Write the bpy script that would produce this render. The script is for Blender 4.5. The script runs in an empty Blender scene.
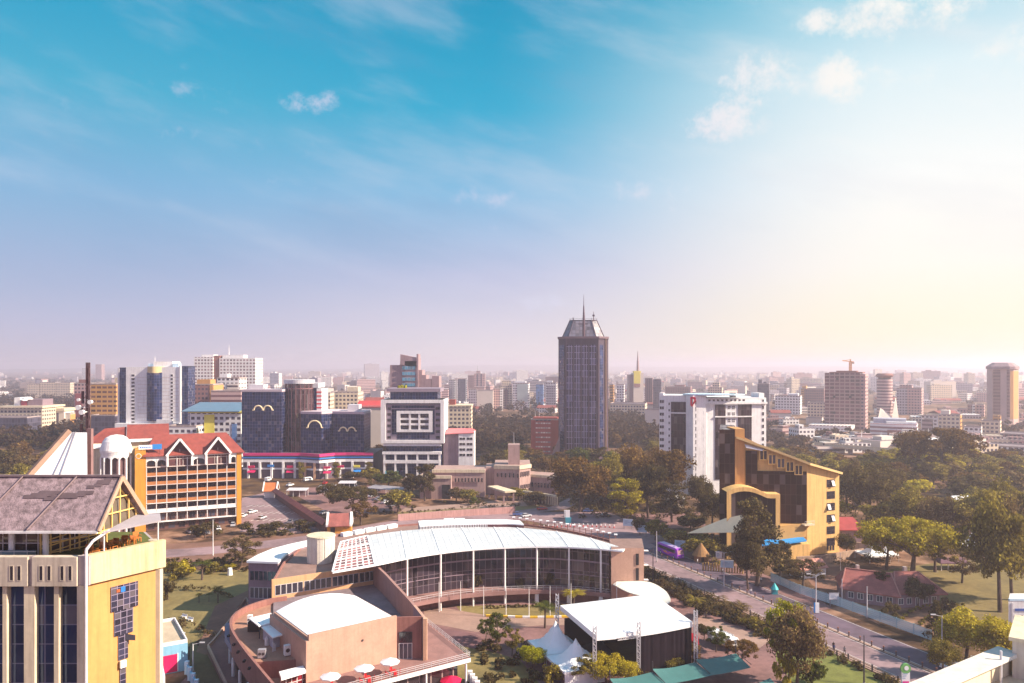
import bpy, math, random
import numpy as np
from mathutils import Vector, Matrix, Euler
SC = bpy.context.scene
COL = SC.collection
rad = math.radians
# ------------------------------------------------------------------ camera, sky, sun, exposure
F, CX, HY, CH = 760.0, 512.0, 366.0, 60.0        # focal length in pixels, principal column, horizon row, camera height
cd = bpy.data.cameras.new('camera')
cd.sensor_width = 36.0
cd.lens = F * 36.0 / 1024.0
cd.shift_y = (HY - 341.5) / 1024.0
cd.clip_start, cd.clip_end = 0.5, 60000.0
cam = bpy.data.objects.new('camera', cd)
cam.location = (0, 0, CH)
cam.rotation_euler = (rad(90), 0, 0)
COL.objects.link(cam)
SC.camera = cam
SUN_AZ, SUN_EL = 100.0, 33.0                       # degrees clockwise from +Y, above the horizon
SD = Vector((math.sin(rad(SUN_AZ)) * math.cos(rad(SUN_EL)), math.cos(rad(SUN_AZ)) * math.cos(rad(SUN_EL)), math.sin(rad(SUN_EL))))
sl = bpy.data.lights.new('sun', 'SUN')
sl.energy = 5.0
sl.angle = rad(0.6)
sl.color = (1.0, 0.84, 0.67)
sun = bpy.data.objects.new('sun', sl)
sun.rotation_euler = SD.to_track_quat('Z', 'Y').to_euler()
sun.location = SD * 300
COL.objects.link(sun)
vs = SC.view_settings
vs.view_transform = 'Standard'
vs.look = 'None'
vs.exposure = 1.16
vs.gamma = 1.0
vs.use_curve_mapping = False
cy = SC.cycles
cy.max_bounces = 8
cy.diffuse_bounces = 2
cy.glossy_bounces = 2
cy.transmission_bounces = 2
cy.transparent_max_bounces = 4
cy.volume_bounces = 3
cy.use_denoising = True
cy.caustics_reflective = False
cy.caustics_refractive = False
cy.sample_clamp_indirect = 4.0
def lin(r, g, b):
 def f(c):
  c /= 255.0
  return c / 12.92 if c <= 0.04045 else ((c + 0.055) / 1.055) ** 2.4
 return (f(r), f(g), f(b), 1.0)
class NT:
 def __init__(s, tree):
  s.t = tree
  s.n = tree.nodes
  s.l = tree.links
 def add(s, kind, **kw):
  n = s.n.new(kind)
  for k, v in kw.items():
   if k == 'ins':
    for i, val in v.items():
     s.put(n, i, val)
   else:
    setattr(n, k, v)
  return n
 def put(s, n, i, val):
  if isinstance(val, bpy.types.NodeSocket):
   s.l.new(val, n.inputs[i])
  else:
   n.inputs[i].default_value = val
 def m(s, op, a, b=0.0, c=0.0, clamp=False):
  n = s.add('ShaderNodeMath', operation=op, use_clamp=clamp)
  s.put(n, 0, a)
  s.put(n, 1, b)
  s.put(n, 2, c)
  return n.outputs[0]
 def mixc(s, fac, a, b, blend='MIX'):
  n = s.add('ShaderNodeMix', data_type='RGBA', blend_type=blend)
  s.put(n, 0, fac)
  s.put(n, 6, a)
  s.put(n, 7, b)
  return n.outputs[2]
 def ramp(s, fac, stops, interp='LINEAR'):
  n = s.add('ShaderNodeValToRGB')
  n.color_ramp.interpolation = interp
  e = n.color_ramp.elements
  while len(e) < len(stops):
   e.new(0.5)
  for k, (p, c) in enumerate(stops):
   e[k].position = p
   e[k].color = c if len(c) == 4 else (*c, 1)
  s.put(n, 0, fac)
  return n.outputs[0]
 def noise(s, vec, scale, detail=3.0, rough=0.55):
  n = s.add('ShaderNodeTexNoise')
  if vec is not None:
   s.put(n, 'Vector', vec)
  n.inputs['Scale'].default_value = scale
  n.inputs['Detail'].default_value = detail
  n.inputs['Roughness'].default_value = rough
  return n.outputs[0]
 def smooth(s, x, a, b):
  n = s.add('ShaderNodeMapRange', interpolation_type='SMOOTHSTEP')
  s.put(n, 0, x)
  n.inputs[1].default_value = a
  n.inputs[2].default_value = b
  n.inputs[3].default_value = 0
  n.inputs[4].default_value = 1
  return n.outputs[0]
def make_world():
 w = bpy.data.worlds.new('World')
 SC.world = w
 w.use_nodes = True
 t = NT(w.node_tree)
 t.n.clear()
 out = t.add('ShaderNodeOutputWorld')
 sky = t.add('ShaderNodeTexSky', sky_type='NISHITA', sun_disc=False, sun_elevation=rad(SUN_EL), sun_rotation=rad(SUN_AZ))
 sky.altitude = 1700
 sky.dust_density = 2.0
 bg1 = t.add('ShaderNodeBackground', ins={0: sky.outputs[0], 1: 0.10})
 tc = t.add('ShaderNodeTexCoord')
 d = tc.outputs['Generated']
 sep = t.add('ShaderNodeSeparateXYZ', ins={0: d})
 x, y, z = sep.outputs
 zz = t.m('MULTIPLY', z, 2.0)
 L = t.ramp(zz, [(0.0, lin(200, 190, 208)), (0.10, lin(186, 186, 214)), (0.24, lin(160, 180, 214)), (0.42, lin(126, 180, 218)),
     (0.62, lin(70, 174, 208)), (0.80, lin(24, 160, 200)), (1.0, lin(6, 138, 184))])
 M = t.ramp(zz, [(0.0, lin(232, 220, 222)), (0.10, lin(218, 210, 224)), (0.24, lin(192, 196, 224)), (0.44, lin(132, 188, 224)),
     (0.64, lin(34, 170, 208)), (0.82, lin(0, 156, 196)), (1.0, lin(0, 138, 184))])
 R = t.ramp(zz, [(0.0, lin(255, 240, 208)), (0.10, lin(255, 244, 216)), (0.24, lin(255, 249, 238)), (0.44, lin(250, 251, 248)),
     (0.66, lin(222, 240, 245)), (0.86, lin(128, 202, 224)), (1.0, lin(90, 184, 214))])
 az = t.m('ARCTAN2', x, y)                     # 0 ahead, + to the right
 f1 = t.smooth(az, -0.50, 0.02)
 f2 = t.smooth(az, -0.04, 0.50)
 c = t.mixc(f1, L, M)
 c = t.mixc(f2, c, R)
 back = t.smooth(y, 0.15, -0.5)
 rear_fill = t.ramp(zz, [(0.0, (0.92, 0.66, 0.80)), (0.35, (0.88, 0.66, 0.92)), (0.7, (0.70, 0.68, 0.95)), (1.0, (0.50, 0.62, 0.90))])  # unseen sky behind the camera, pinkish fill added for camera-facing fronts
 rear_fill = t.mixc(1.0, rear_fill, (0.84, 0.77, 0.90, 1), 'MULTIPLY')
 c = t.mixc(t.m('MULTIPLY', back, 0.9), c, rear_fill)
 zp = t.m('ADD', z, 0.12)
 cv = t.add('ShaderNodeCombineXYZ', ins={0: t.m('DIVIDE', x, zp), 1: t.m('DIVIDE', y, zp), 2: 0.0})
 n1 = t.noise(cv.outputs[0], 3.2, 7, 0.58)
 n2 = t.noise(d, 34.0, 10, 0.70)
 nn = t.m('ADD', t.m('MULTIPLY', n1, 0.38), t.m('MULTIPLY', n2, 0.62))
 acc = None
 for (px, py, sx, sy, amp) in [(720, 122, 30, 14, 1.2), (755, 80, 34, 20, 1.0), (845, 80, 30, 22, 0.9), (822, 20, 14, 10, 1.0), (905, 14, 60, 16, 0.95),
                                  (312, 102, 26, 9, 0.75), (160, 100, 60, 30, 0.40), (486, 200, 24, 22, 0.60), (650, 195, 46, 20, 0.55), (556, 304, 44, 10, 0.75),
                                  (285, 160, 50, 28, 0.30), (90, 40, 70, 26, 0.22), (940, 200, 90, 24, 0.40), (1010, 60, 50, 40, 0.55), (150, 160, 40, 14, 0.25), (60, 80, 60, 22, 0.3)]:
  v = Vector(((px - CX) / F, 1.0, -(py - HY) / F))
  el = math.asin(v.normalized().z)
  a0 = math.atan2(v.x, v.y)
  da = t.m('DIVIDE', t.m('SUBTRACT', az, a0), sx / F * 1.3)
  de = t.m('DIVIDE', t.m('SUBTRACT', z, math.sin(el)), sy / F * 1.3)
  q = t.m('ADD', t.m('MULTIPLY', da, da), t.m('MULTIPLY', de, de))
  g = t.m('MULTIPLY', t.m('EXPONENT', t.m('MULTIPLY', q, -0.75)), amp)
  acc = g if acc is None else t.m('MAXIMUM', acc, g)
 thr = t.m('SUBTRACT', nn, t.m('SUBTRACT', 0.62, t.m('MULTIPLY', acc, 0.24)))
 cl = t.m('MULTIPLY', t.smooth(thr, -0.01, 0.19), t.m('MINIMUM', t.m('ADD', t.m('MULTIPLY', acc, 1.0), 0.10), 0.9))
 up = t.smooth(z, 0.02, 0.10)
 cl = t.m('MULTIPLY', cl, up)
 ccol = t.mixc(f2, lin(214, 214, 236), lin(255, 250, 242))
 c = t.mixc(cl, c, ccol)
 vv = t.add('ShaderNodeCombineXYZ', ins={0: t.m('MULTIPLY', az, 2.6), 1: t.m('ADD', t.m('MULTIPLY', z, 10.0), t.m('MULTIPLY', az, 2.2)), 2: 3.7})
 wv = t.noise(vv.outputs[0], 1.5, 6, 0.55)
 veil = t.m('MULTIPLY', t.smooth(wv, 0.46, 0.74), t.smooth(z, 0.05, 0.22))
 vcol = t.mixc(f2, lin(205, 214, 232), lin(255, 250, 244))
 c = t.mixc(t.m('MULTIPLY', veil, 0.34), c, vcol)
 vd = t.noise(vv.outputs[0], 0.9, 5, 0.6)
 dk = t.m('MULTIPLY', t.smooth(vd, 0.50, 0.72), t.smooth(z, 0.03, 0.2))
 c = t.mixc(t.m('MULTIPLY', dk, 0.30), c, t.mixc(f2, lin(120, 160, 200), lin(226, 226, 232)))
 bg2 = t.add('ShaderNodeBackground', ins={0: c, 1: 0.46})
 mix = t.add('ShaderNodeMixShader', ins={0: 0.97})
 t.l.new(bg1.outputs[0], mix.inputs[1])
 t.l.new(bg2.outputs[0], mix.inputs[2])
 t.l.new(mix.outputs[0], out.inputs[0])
 w.cycles.sampling_method = 'MANUAL'
 w.cycles.sample_map_resolution = 512
make_world()
# ------------------------------------------------------------------ helpers
def G(px, py, z=0.0):
 """where the sight line through a pixel of the survey photograph meets height z"""
 D = (CH - z) * F / (py - HY)
 return ((px - CX) / F * D, D)
def XX(px, D):
 return (px - CX) / F * D
def ZZ(py, D):
 return CH - (py - HY) / F * D
MATS = {}
def mat(name, col, rough=0.75, var=0.18, scale=0.5, bump=0.0, bscale=4.0, metal=0.0, spec=0.4, streak=0.0):
 if name in MATS:
  return MATS[name]
 m = bpy.data.materials.new(name)
 m.use_nodes = True
 t = NT(m.node_tree)
 b = t.n['Principled BSDF']
 tc = t.add('ShaderNodeTexCoord')
 o = tc.outputs['Object']
 n1 = t.noise(o, scale, 4, 0.6)
 n2 = t.noise(o, scale * 7.3, 3, 0.6)
 f = t.m('ADD', t.m('MULTIPLY', n1, 0.65), t.m('MULTIPLY', n2, 0.35))
 f = t.smooth(f, 0.3, 0.7)
 c0 = (*[max(0, k * (1 - var)) for k in col[:3]], 1)
 c1 = (*[min(1, k * (1 + var * 0.7)) for k in col[:3]], 1)
 c = t.mixc(f, c0, c1)
 if streak > 0:
  mp = t.add('ShaderNodeMapping', ins={0: o})
  mp.inputs['Scale'].default_value = (1.6, 1.6, 0.09)
  s = t.smooth(t.noise(mp.outputs[0], 1.0, 6, 0.7), 0.44, 0.70)
  c = t.mixc(t.m('MULTIPLY', s, min(.75, streak * 1.9)), c, (col[0] * 0.45, col[1] * 0.40, col[2] * 0.38, 1))
 t.l.new(c, b.inputs['Base Color'])
 b.inputs['Roughness'].default_value = rough
 b.inputs['Metallic'].default_value = metal
 b.inputs['Specular IOR Level'].default_value = spec
 if bump > 0:
  bp = t.add('ShaderNodeBump', ins={'Strength': bump, 'Distance': 0.1, 'Height': t.noise(o, bscale, 4, 0.6)})
  t.l.new(bp.outputs[0], b.inputs['Normal'])
 MATS[name] = m
 return m
def glass(name, col=(0.02, 0.025, 0.045), pu=1.4, pv=1.8, mull=(0.12, 0.10, 0.13), line=0.05, rough=0.06, tilt=0.035, tint=None, vvar=1.0, spec=0.9):
 """curtain wall: panes laid out in metres on the UV map, every pane a little out of true"""
 if name in MATS:
  return MATS[name]
 m = bpy.data.materials.new(name)
 m.use_nodes = True
 t = NT(m.node_tree)
 b = t.n['Principled BSDF']
 uv = t.add('ShaderNodeUVMap').outputs[0]
 sp = t.add('ShaderNodeSeparateXYZ', ins={0: uv})
 u = t.m('DIVIDE', sp.outputs[0], pu)
 v = t.m('DIVIDE', sp.outputs[1], pv)
 fu, fv = t.m('FRACT', u), t.m('FRACT', v)
 lu = t.m('MAXIMUM', t.m('LESS_THAN', fu, line / pu), t.m('GREATER_THAN', fu, 1 - line / pu))
 lv = t.m('MAXIMUM', t.m('LESS_THAN', fv, line / pv), t.m('GREATER_THAN', fv, 1 - line / pv))
 g = t.m('MAXIMUM', lu, lv)
 cell = t.add('ShaderNodeCombineXYZ', ins={0: t.m('FLOOR', u), 1: t.m('FLOOR', v), 2: 0.0})
 wn = t.add('ShaderNodeTexWhiteNoise', noise_dimensions='3D', ins={0: cell.outputs[0]})
 r = wn.outputs['Value']
 k = t.m('ADD', 1 - 0.5 * vvar, t.m('MULTIPLY', r, vvar))
 gc = t.mixc(1.0, (*col, 1), t.add('ShaderNodeCombineXYZ', ins={0: k, 1: k, 2: k}).outputs[0], 'MULTIPLY')
 blind = t.m('GREATER_THAN', r, 0.90)
 if rough < .3:
  gc = t.mixc(t.m('MULTIPLY', blind, 0.5), gc, (0.16, 0.13, 0.13, 1))
 c = t.mixc(g, gc, (*mull, 1))
 t.l.new(c, b.inputs['Base Color'])
 t.l.new(t.m('ADD', rough, t.m('MULTIPLY', g, 0.4)), b.inputs['Roughness'])
 b.inputs['Specular IOR Level'].default_value = spec if rough < .3 else .4
 if tint:
  b.inputs['Specular Tint'].default_value = (*tint, 1)
 geo = t.add('ShaderNodeNewGeometry')
 off = t.add('ShaderNodeVectorMath', operation='SUBTRACT', ins={0: wn.outputs['Color'], 1: (0.5, 0.5, 0.5)})
 sc = t.add('ShaderNodeVectorMath', operation='SCALE', ins={0: off.outputs[0], 'Scale': tilt})
 ad = t.add('ShaderNodeVectorMath', operation='ADD', ins={0: geo.outputs['Normal'], 1: sc.outputs[0]})
 no = t.add('ShaderNodeVectorMath', operation='NORMALIZE', ins={0: ad.outputs[0]})
 t.l.new(no.outputs[0], b.inputs['Normal'])
 MATS[name] = m
 return m
def facade(name, wall, gl=(0.05, 0.045, 0.07), pu=3.0, pv=3.3, a=0.2, b_=0.8, c0=0.3, c1=0.8, var=0.12):
 """far wall with openings laid out in metres on the UV map"""
 if name in MATS:
  return MATS[name]
 m = bpy.data.materials.new(name)
 m.use_nodes = True
 t = NT(m.node_tree)
 b = t.n['Principled BSDF']
 uv = t.add('ShaderNodeUVMap').outputs[0]
 sp = t.add('ShaderNodeSeparateXYZ', ins={0: uv})
 u = t.m('DIVIDE', sp.outputs[0], pu)
 v = t.m('DIVIDE', sp.outputs[1], pv)
 fu, fv = t.m('FRACT', u), t.m('FRACT', v)
 wu = t.m('MULTIPLY', t.m('GREATER_THAN', fu, a), t.m('LESS_THAN', fu, b_))
 wv = t.m('MULTIPLY', t.m('GREATER_THAN', fv, c0), t.m('LESS_THAN', fv, c1))
 g = t.m('MULTIPLY', wu, wv)
 cell = t.add('ShaderNodeCombineXYZ', ins={0: t.m('FLOOR', u), 1: t.m('FLOOR', v), 2: 0.0})
 wn = t.add('ShaderNodeTexWhiteNoise', noise_dimensions='3D', ins={0: cell.outputs[0]})
 r = wn.outputs['Value']
 gc = t.mixc(r, (gl[0] * 0.5, gl[1] * 0.5, gl[2] * 0.5, 1), (gl[0] * 1.8, gl[1] * 1.7, gl[2] * 1.6, 1))
 o = t.add('ShaderNodeTexCoord').outputs['Object']
 n = t.noise(o, 0.12, 5, 0.65)
 k = t.m('ADD', 1 - var, t.m('MULTIPLY', n, 2 * var))
 oi = t.add('ShaderNodeObjectInfo').outputs['Random']
 k = t.m('MULTIPLY', k, t.m('ADD', 0.92, t.m('MULTIPLY', oi, 0.12)))
 wc = t.mixc(1.0, (*wall, 1), t.add('ShaderNodeCombineXYZ', ins={0: k, 1: k, 2: k}).outputs[0], 'MULTIPLY')
 t.l.new(t.mixc(g, wc, gc), b.inputs['Base Color'])
 t.l.new(t.m('SUBTRACT', 0.8, t.m('MULTIPLY', g, 0.6)), b.inputs['Roughness'])
 MATS[name] = m
 return m
def leafmat(name, c0, c1, c2=None):
 m = bpy.data.materials.new(name)
 m.use_nodes = True
 t = NT(m.node_tree)
 t.n.remove(t.n['Principled BSDF'])
 out = t.n['Material Output']
 geo = t.add('ShaderNodeNewGeometry')
 r = geo.outputs['Random Per Island']
 o = t.add('ShaderNodeTexCoord').outputs['Object']
 n = t.smooth(t.noise(o, 0.35, 2, 0.5), 0.35, 0.65)
 oi = t.add('ShaderNodeObjectInfo').outputs['Random']
 f = t.m('ADD', t.m('MULTIPLY', r, 0.55), t.m('MULTIPLY', n, 0.45))
 c = t.mixc(f, (*c0, 1), (*c1, 1))
 if c2:
  c = t.mixc(t.m('MULTIPLY', t.m('GREATER_THAN', r, 0.82), 0.8), c, (*c2, 1))
 k = t.m('ADD', 0.82, t.m('MULTIPLY', oi, 0.36))
 c = t.mixc(1.0, c, t.add('ShaderNodeCombineXYZ', ins={0: k, 1: k, 2: k}).outputs[0], 'MULTIPLY')
 d = t.add('ShaderNodeBsdfDiffuse', ins={0: c})
 tr = t.add('ShaderNodeBsdfTranslucent', ins={0: c})
 mx = t.add('ShaderNodeMixShader', ins={0: 0.42})
 t.l.new(d.outputs[0], mx.inputs[1])
 t.l.new(tr.outputs[0], mx.inputs[2])
 t.l.new(mx.outputs[0], out.inputs[0])
 MATS[name] = m
 return m
ORG = {}
def tag(o, label=None, cat=None, group=None, kind=None):
 if label:
  o['label'] = label
 if cat:
  o['category'] = cat
 if group:
  o['group'] = group
 if kind:
  o['kind'] = kind
 return o
def thing(name, loc, label, cat, group=None, rz=0.0):
 o = bpy.data.objects.new(name, None)
 o.empty_display_size = 0.5
 o.location = loc if len(loc) == 3 else (*loc, 0.0)
 o.rotation_euler = (0, 0, rz)
 COL.objects.link(o)
 ORG[o.name] = Vector(o.location)
 return tag(o, label, cat, group)
class Frame:
 """local axes: x along the front to the right, y away behind it, z up"""
 def __init__(s, ox=0.0, oy=0.0, ang=0.0):
  s.ox, s.oy, s.a = ox, oy, ang
  s.c, s.s = math.cos(ang), math.sin(ang)
 def __call__(s, p):
  return (s.ox + p[0] * s.c - p[1] * s.s, s.oy + p[0] * s.s + p[1] * s.c, p[2] if len(p) > 2 else 0.0)
WORLD = Frame()
class Turn(Frame):
 def __init__(s, cx, cy_, ang):
  s.px_, s.py_ = cx, cy_
  s.ox = s.oy = 0.0
  s.a = ang
  s.c, s.s = math.cos(ang), math.sin(ang)
 def __call__(s, p):
  x, y = p[0] - s.px_, p[1] - s.py_
  return (s.ox + s.px_ + x * s.c - y * s.s, s.oy + s.py_ + x * s.s + y * s.c, p[2] if len(p) > 2 else 0.0)
class MB:
 def __init__(s, fr=WORLD, fit=None):
  s.fr, s.fit = fr, fit
  s.v, s.f, s.m, s.uv = [], [], [], []
 def face(s, pts, m=0, uv=None):
  b = len(s.v)
  s.v += [s.fr(p) for p in pts]
  s.f.append(tuple(range(b, b + len(pts))))
  s.m.append(m)
  s.uv.append(uv or [(p[0], p[1]) for p in pts])
  return s
 def prism(s, pts, z0, z1, ms=0, mt=None, u0=0.0, closed=True, cap=True):
  """pts counter-clockwise seen from above"""
  mt = ms if mt is None else mt
  n = len(pts)
  for i in range(n if closed else n - 1):
   p, q = pts[i], pts[(i + 1) % n]
   L = math.hypot(q[0] - p[0], q[1] - p[1])
   U = max(1, round(L / s.fit)) * s.fit if s.fit else L
   s.face([(*p, z0), (*q, z0), (*q, z1), (*p, z1)], ms, [(u0, z0), (u0 + U, z0), (u0 + U, z1), (u0, z1)])
   if not s.fit:
    u0 += L
  if cap:
   s.face([(*p, z1) for p in pts], mt)
   s.face([(*p, z0) for p in reversed(pts)], ms)
  return s
 def box(s, x0, x1, y0, y1, z0, z1, ms=0, mt=None):
  return s.prism([(x0, y0), (x1, y0), (x1, y1), (x0, y1)], z0, z1, ms, mt)
 def wall(s, pts, th, z0, z1, m=0, mt=None):
  """a wall of even thickness along a polyline"""
  n = len(pts)
  L, R = [], []
  for i, p in enumerate(pts):
   a = Vector(pts[max(0, i - 1)][:2])
   b = Vector(pts[min(n - 1, i + 1)][:2])
   d = (b - a).normalized()
   nn = Vector((-d.y, d.x)) * th * 0.5
   L.append((p[0] + nn.x, p[1] + nn.y))
   R.append((p[0] - nn.x, p[1] - nn.y))
  u = 0.0
  for i in range(n - 1):
   l = math.hypot(pts[i + 1][0] - pts[i][0], pts[i + 1][1] - pts[i][1])
   za, zb = (z1[i], z1[i + 1]) if isinstance(z1, (list, tuple)) else (z1, z1)
   ya, yb = (z0[i], z0[i + 1]) if isinstance(z0, (list, tuple)) else (z0, z0)
   uvq = [(u, ya), (u + l, yb), (u + l, zb), (u, za)]
   s.face([(*R[i], ya), (*R[i + 1], yb), (*R[i + 1], zb), (*R[i], za)], m, uvq)
   s.face([(*L[i + 1], yb), (*L[i], ya), (*L[i], za), (*L[i + 1], zb)], m, [uvq[1], uvq[0], uvq[3], uvq[2]])
   s.face([(*R[i], za), (*R[i + 1], zb), (*L[i + 1], zb), (*L[i], za)], m if mt is None else mt)
   s.face([(*L[i], ya), (*L[i + 1], yb), (*R[i + 1], yb), (*R[i], ya)], m)
   if i == 0:
    s.face([(*L[0], ya), (*R[0], ya), (*R[0], za), (*L[0], za)], m, [(0, ya), (th, ya), (th, za), (0, za)])
   if i == n - 2:
    s.face([(*R[-1], yb), (*L[-1], yb), (*L[-1], zb), (*R[-1], zb)], m, [(0, yb), (th, yb), (th, zb), (0, zb)])
   u += l
  return s
 def cyl(s, cx, cy_, r0, r1, z0, z1, n=16, ms=0, mt=None):
  mt = ms if mt is None else mt
  a = [2 * math.pi * k / n for k in range(n)]
  for k in range(n):
   j = (k + 1) % n
   u0, u1 = 2 * math.pi * r0 * k / n, 2 * math.pi * r0 * (k + 1) / n
   s.face([(cx + r0 * math.cos(a[k]), cy_ + r0 * math.sin(a[k]), z0), (cx + r0 * math.cos(a[j]), cy_ + r0 * math.sin(a[j]), z0),
     (cx + r1 * math.cos(a[j]), cy_ + r1 * math.sin(a[j]), z1), (cx + r1 * math.cos(a[k]), cy_ + r1 * math.sin(a[k]), z1)], ms,
                   [(u0, z0), (u1, z0), (u1, z1), (u0, z1)])
  s.face([(cx + r1 * math.cos(t), cy_ + r1 * math.sin(t), z1) for t in a], mt)
  s.face([(cx + r0 * math.cos(t), cy_ + r0 * math.sin(t), z0) for t in reversed(a)], ms)
  return s
 def tube(s, p, q, r, r2=None, n=6, m=0):
  r2 = r if r2 is None else r2
  p, q = Vector(p), Vector(q)
  d = (q - p)
  if d.length < 1e-6:
   return s
  d.normalize()
  a = d.orthogonal().normalized()
  b = d.cross(a)
  A = [p + (a * math.cos(2 * math.pi * k / n) + b * math.sin(2 * math.pi * k / n)) * r for k in range(n)]
  B = [q + (a * math.cos(2 * math.pi * k / n) + b * math.sin(2 * math.pi * k / n)) * r2 for k in range(n)]
  for k in range(n):
   j = (k + 1) % n
   s.face([A[k], A[j], B[j], B[k]], m)
  s.face(list(reversed(A)), m)
  s.face(B, m)
  return s
 def bar(s, p, q, w, h=None, m=0):
  """square-section bar between two points"""
  h = w if h is None else h
  p, q = Vector(p), Vector(q)
  d = (q - p).normalized()
  up = Vector((0, 0, 1)) if abs(d.z) < 0.95 else Vector((0, 1, 0))
  a = d.cross(up).normalized() * w * 0.5
  b = a.cross(d).normalized() * h * 0.5
  A = [p - a - b, p + a - b, p + a + b, p - a + b]
  B = [q - a - b, q + a - b, q + a + b, q - a + b]
  for k in range(4):
   j = (k + 1) % 4
   s.face([A[k], B[k], B[j], A[j]], m)
  s.face(A, m)
  s.face(list(reversed(B)), m)
  return s
 def slab(s, pts, th, m=0, mb=None):
  """thick sheet: 3D outline seen counter-clockwise from above, thickness downwards"""
  lo = [(p[0], p[1], p[2] - th) for p in pts]
  s.face(pts, m)
  s.face(list(reversed(lo)), m if mb is None else mb)
  n = len(pts)
  for i in range(n):
   j = (i + 1) % n
   L = math.dist(pts[i], pts[j])
   s.face([lo[i], lo[j], pts[j], pts[i]], m, [(0, 0), (L, 0), (L, th), (0, th)])
  return s
 def build(s, name, mats, parent=None, smooth=False, org=None):
  me = bpy.data.meshes.new(name)
  o0 = Vector((0, 0, 0))
  if parent is not None:
   o0 = ORG.get(parent.name, o0)
  elif org is not None:
   o0 = Vector(org)
  V = [(p[0] - o0.x, p[1] - o0.y, p[2] - o0.z) for p in s.v]
  me.from_pydata(V, [], s.f)
  ul = me.uv_layers.new(name='UVMap')
  flat = [c for q in s.uv for p in q for c in p[:2]]
  ul.data.foreach_set('uv', flat)
  if not isinstance(mats, (list, tuple)):
   mats = [mats]
  for m in mats:
   me.materials.append(m)
  me.polygons.foreach_set('material_index', s.m)
  if smooth:
   me.polygons.foreach_set('use_smooth', [True] * len(s.f))
  me.update()
  o = bpy.data.objects.new(name, me)
  COL.objects.link(o)
  if parent is not None:
   o.parent = parent
   ORG[o.name] = o0
  elif org is not None:
   o.location = org
   ORG[o.name] = Vector(org)
  return o
WCACHE = {}
def window(parent, fr, x, y, z, w, h, gm, fm, rot=0.0, nx=1, nz=1, name='window', fw=0.09, deep=0.06):
 """one window: panes and a proud frame; rot turns it from the front (0) to the right (+90) or left (-90) side"""
 key = (round(w, 2), round(h, 2), gm.name, fm.name, nx, nz, name, fw)
 me = WCACHE.get(key)
 if me is None:
  b = MB()
  b.box(-w / 2, w / 2, -0.02, 0.05, 0, h, 0)
  for k in range(nx + 1):
   xx = -w / 2 + w * k / nx
   b.box(xx - fw / 2, xx + fw / 2, -deep, 0.04, -fw / 2, h + fw / 2, 1)
  for k in range(nz + 1):
   zz = h * k / nz
   b.box(-w / 2 + fw / 2 + 0.002, w / 2 - fw / 2 - 0.002, -deep + 0.004, 0.04, zz - fw / 2, zz + fw / 2, 1)
  o = b.build(name, [gm, fm])
  me = o.data
  WCACHE[key] = me
 else:
  o = bpy.data.objects.new(name, me)
  COL.objects.link(o)
 p = Vector(fr((x, y, z))) - ORG[parent.name]
 o.location = p
 o.rotation_euler = (0, 0, fr.a + rad(rot))
 o.parent = parent
 ORG[o.name] = ORG[parent.name]
 return o
def copy_tree(o, parent=None):
 c = o.copy()
 COL.objects.link(c)
 if parent is not None:
  c.parent = parent
 for ch in list(o.children):
  copy_tree(ch, c)
 return c
def put(proto_used, proto, loc, rz=0.0, scale=None, label=None, group=None):
 """the first call moves the prototype itself, the later ones copies"""
 o = copy_tree(proto) if proto_used[0] else proto
 proto_used[0] = True
 o.location = loc if len(loc) == 3 else (*loc, 0)
 o.rotation_euler = (0, 0, rz)
 if scale is not None:
  o.scale = scale if isinstance(scale, (tuple, list)) else (scale,) * 3
 if label:
  o['label'] = label
 if group:
  o['group'] = group
 return o
def arc(c, r, a0, a1, n):
 """points on a circle, angles in degrees clockwise from +Y"""
 return [(c[0] + r * math.sin(rad(a0 + (a1 - a0) * k / n)), c[1] + r * math.cos(rad(a0 + (a1 - a0) * k / n))) for k in range(n + 1)]
def sheet(name, pts, z, m, label=None):
 b = MB()
 b.face([(p[0], p[1], z) for p in pts], 0)
 o = b.build(name, m)
 o['kind'] = 'structure'
 return o
def strip(name, pts, width, z, m):
 """a flat ribbon along a polyline"""
 b = MB()
 n = len(pts)
 L, R = [], []
 for i, p in enumerate(pts):
  a = Vector(pts[max(0, i - 1)])
  c = Vector(pts[min(n - 1, i + 1)])
  d = (c - a).normalized()
  w = width[i] if isinstance(width, (list, tuple)) else width
  nn = Vector((-d.y, d.x)) * w * 0.5
  L.append((p[0] + nn.x, p[1] + nn.y, z))
  R.append((p[0] - nn.x, p[1] - nn.y, z))
 for i in range(n - 1):
  b.face([R[i], R[i + 1], L[i + 1], L[i]], 0)
 o = b.build(name, m)
 o['kind'] = 'structure'
 return o
def smooth_line(pts, n=6):
 """Catmull-Rom through the given points"""
 out = []
 P = [Vector(p) for p in pts]
 P = [P[0] * 2 - P[1]] + P + [P[-1] * 2 - P[-2]]
 for i in range(1, len(P) - 2):
  for k in range(n):
   t = k / n
   a, b, c, d = P[i - 1], P[i], P[i + 1], P[i + 2]
   q = 0.5 * ((2 * b) + (c - a) * t + (2 * a - 5 * b + 4 * c - d) * t * t + (3 * b - a - 3 * c + d) * t ** 3)
   out.append(tuple(q))
 out.append(tuple(P[-2]))
 return out
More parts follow.
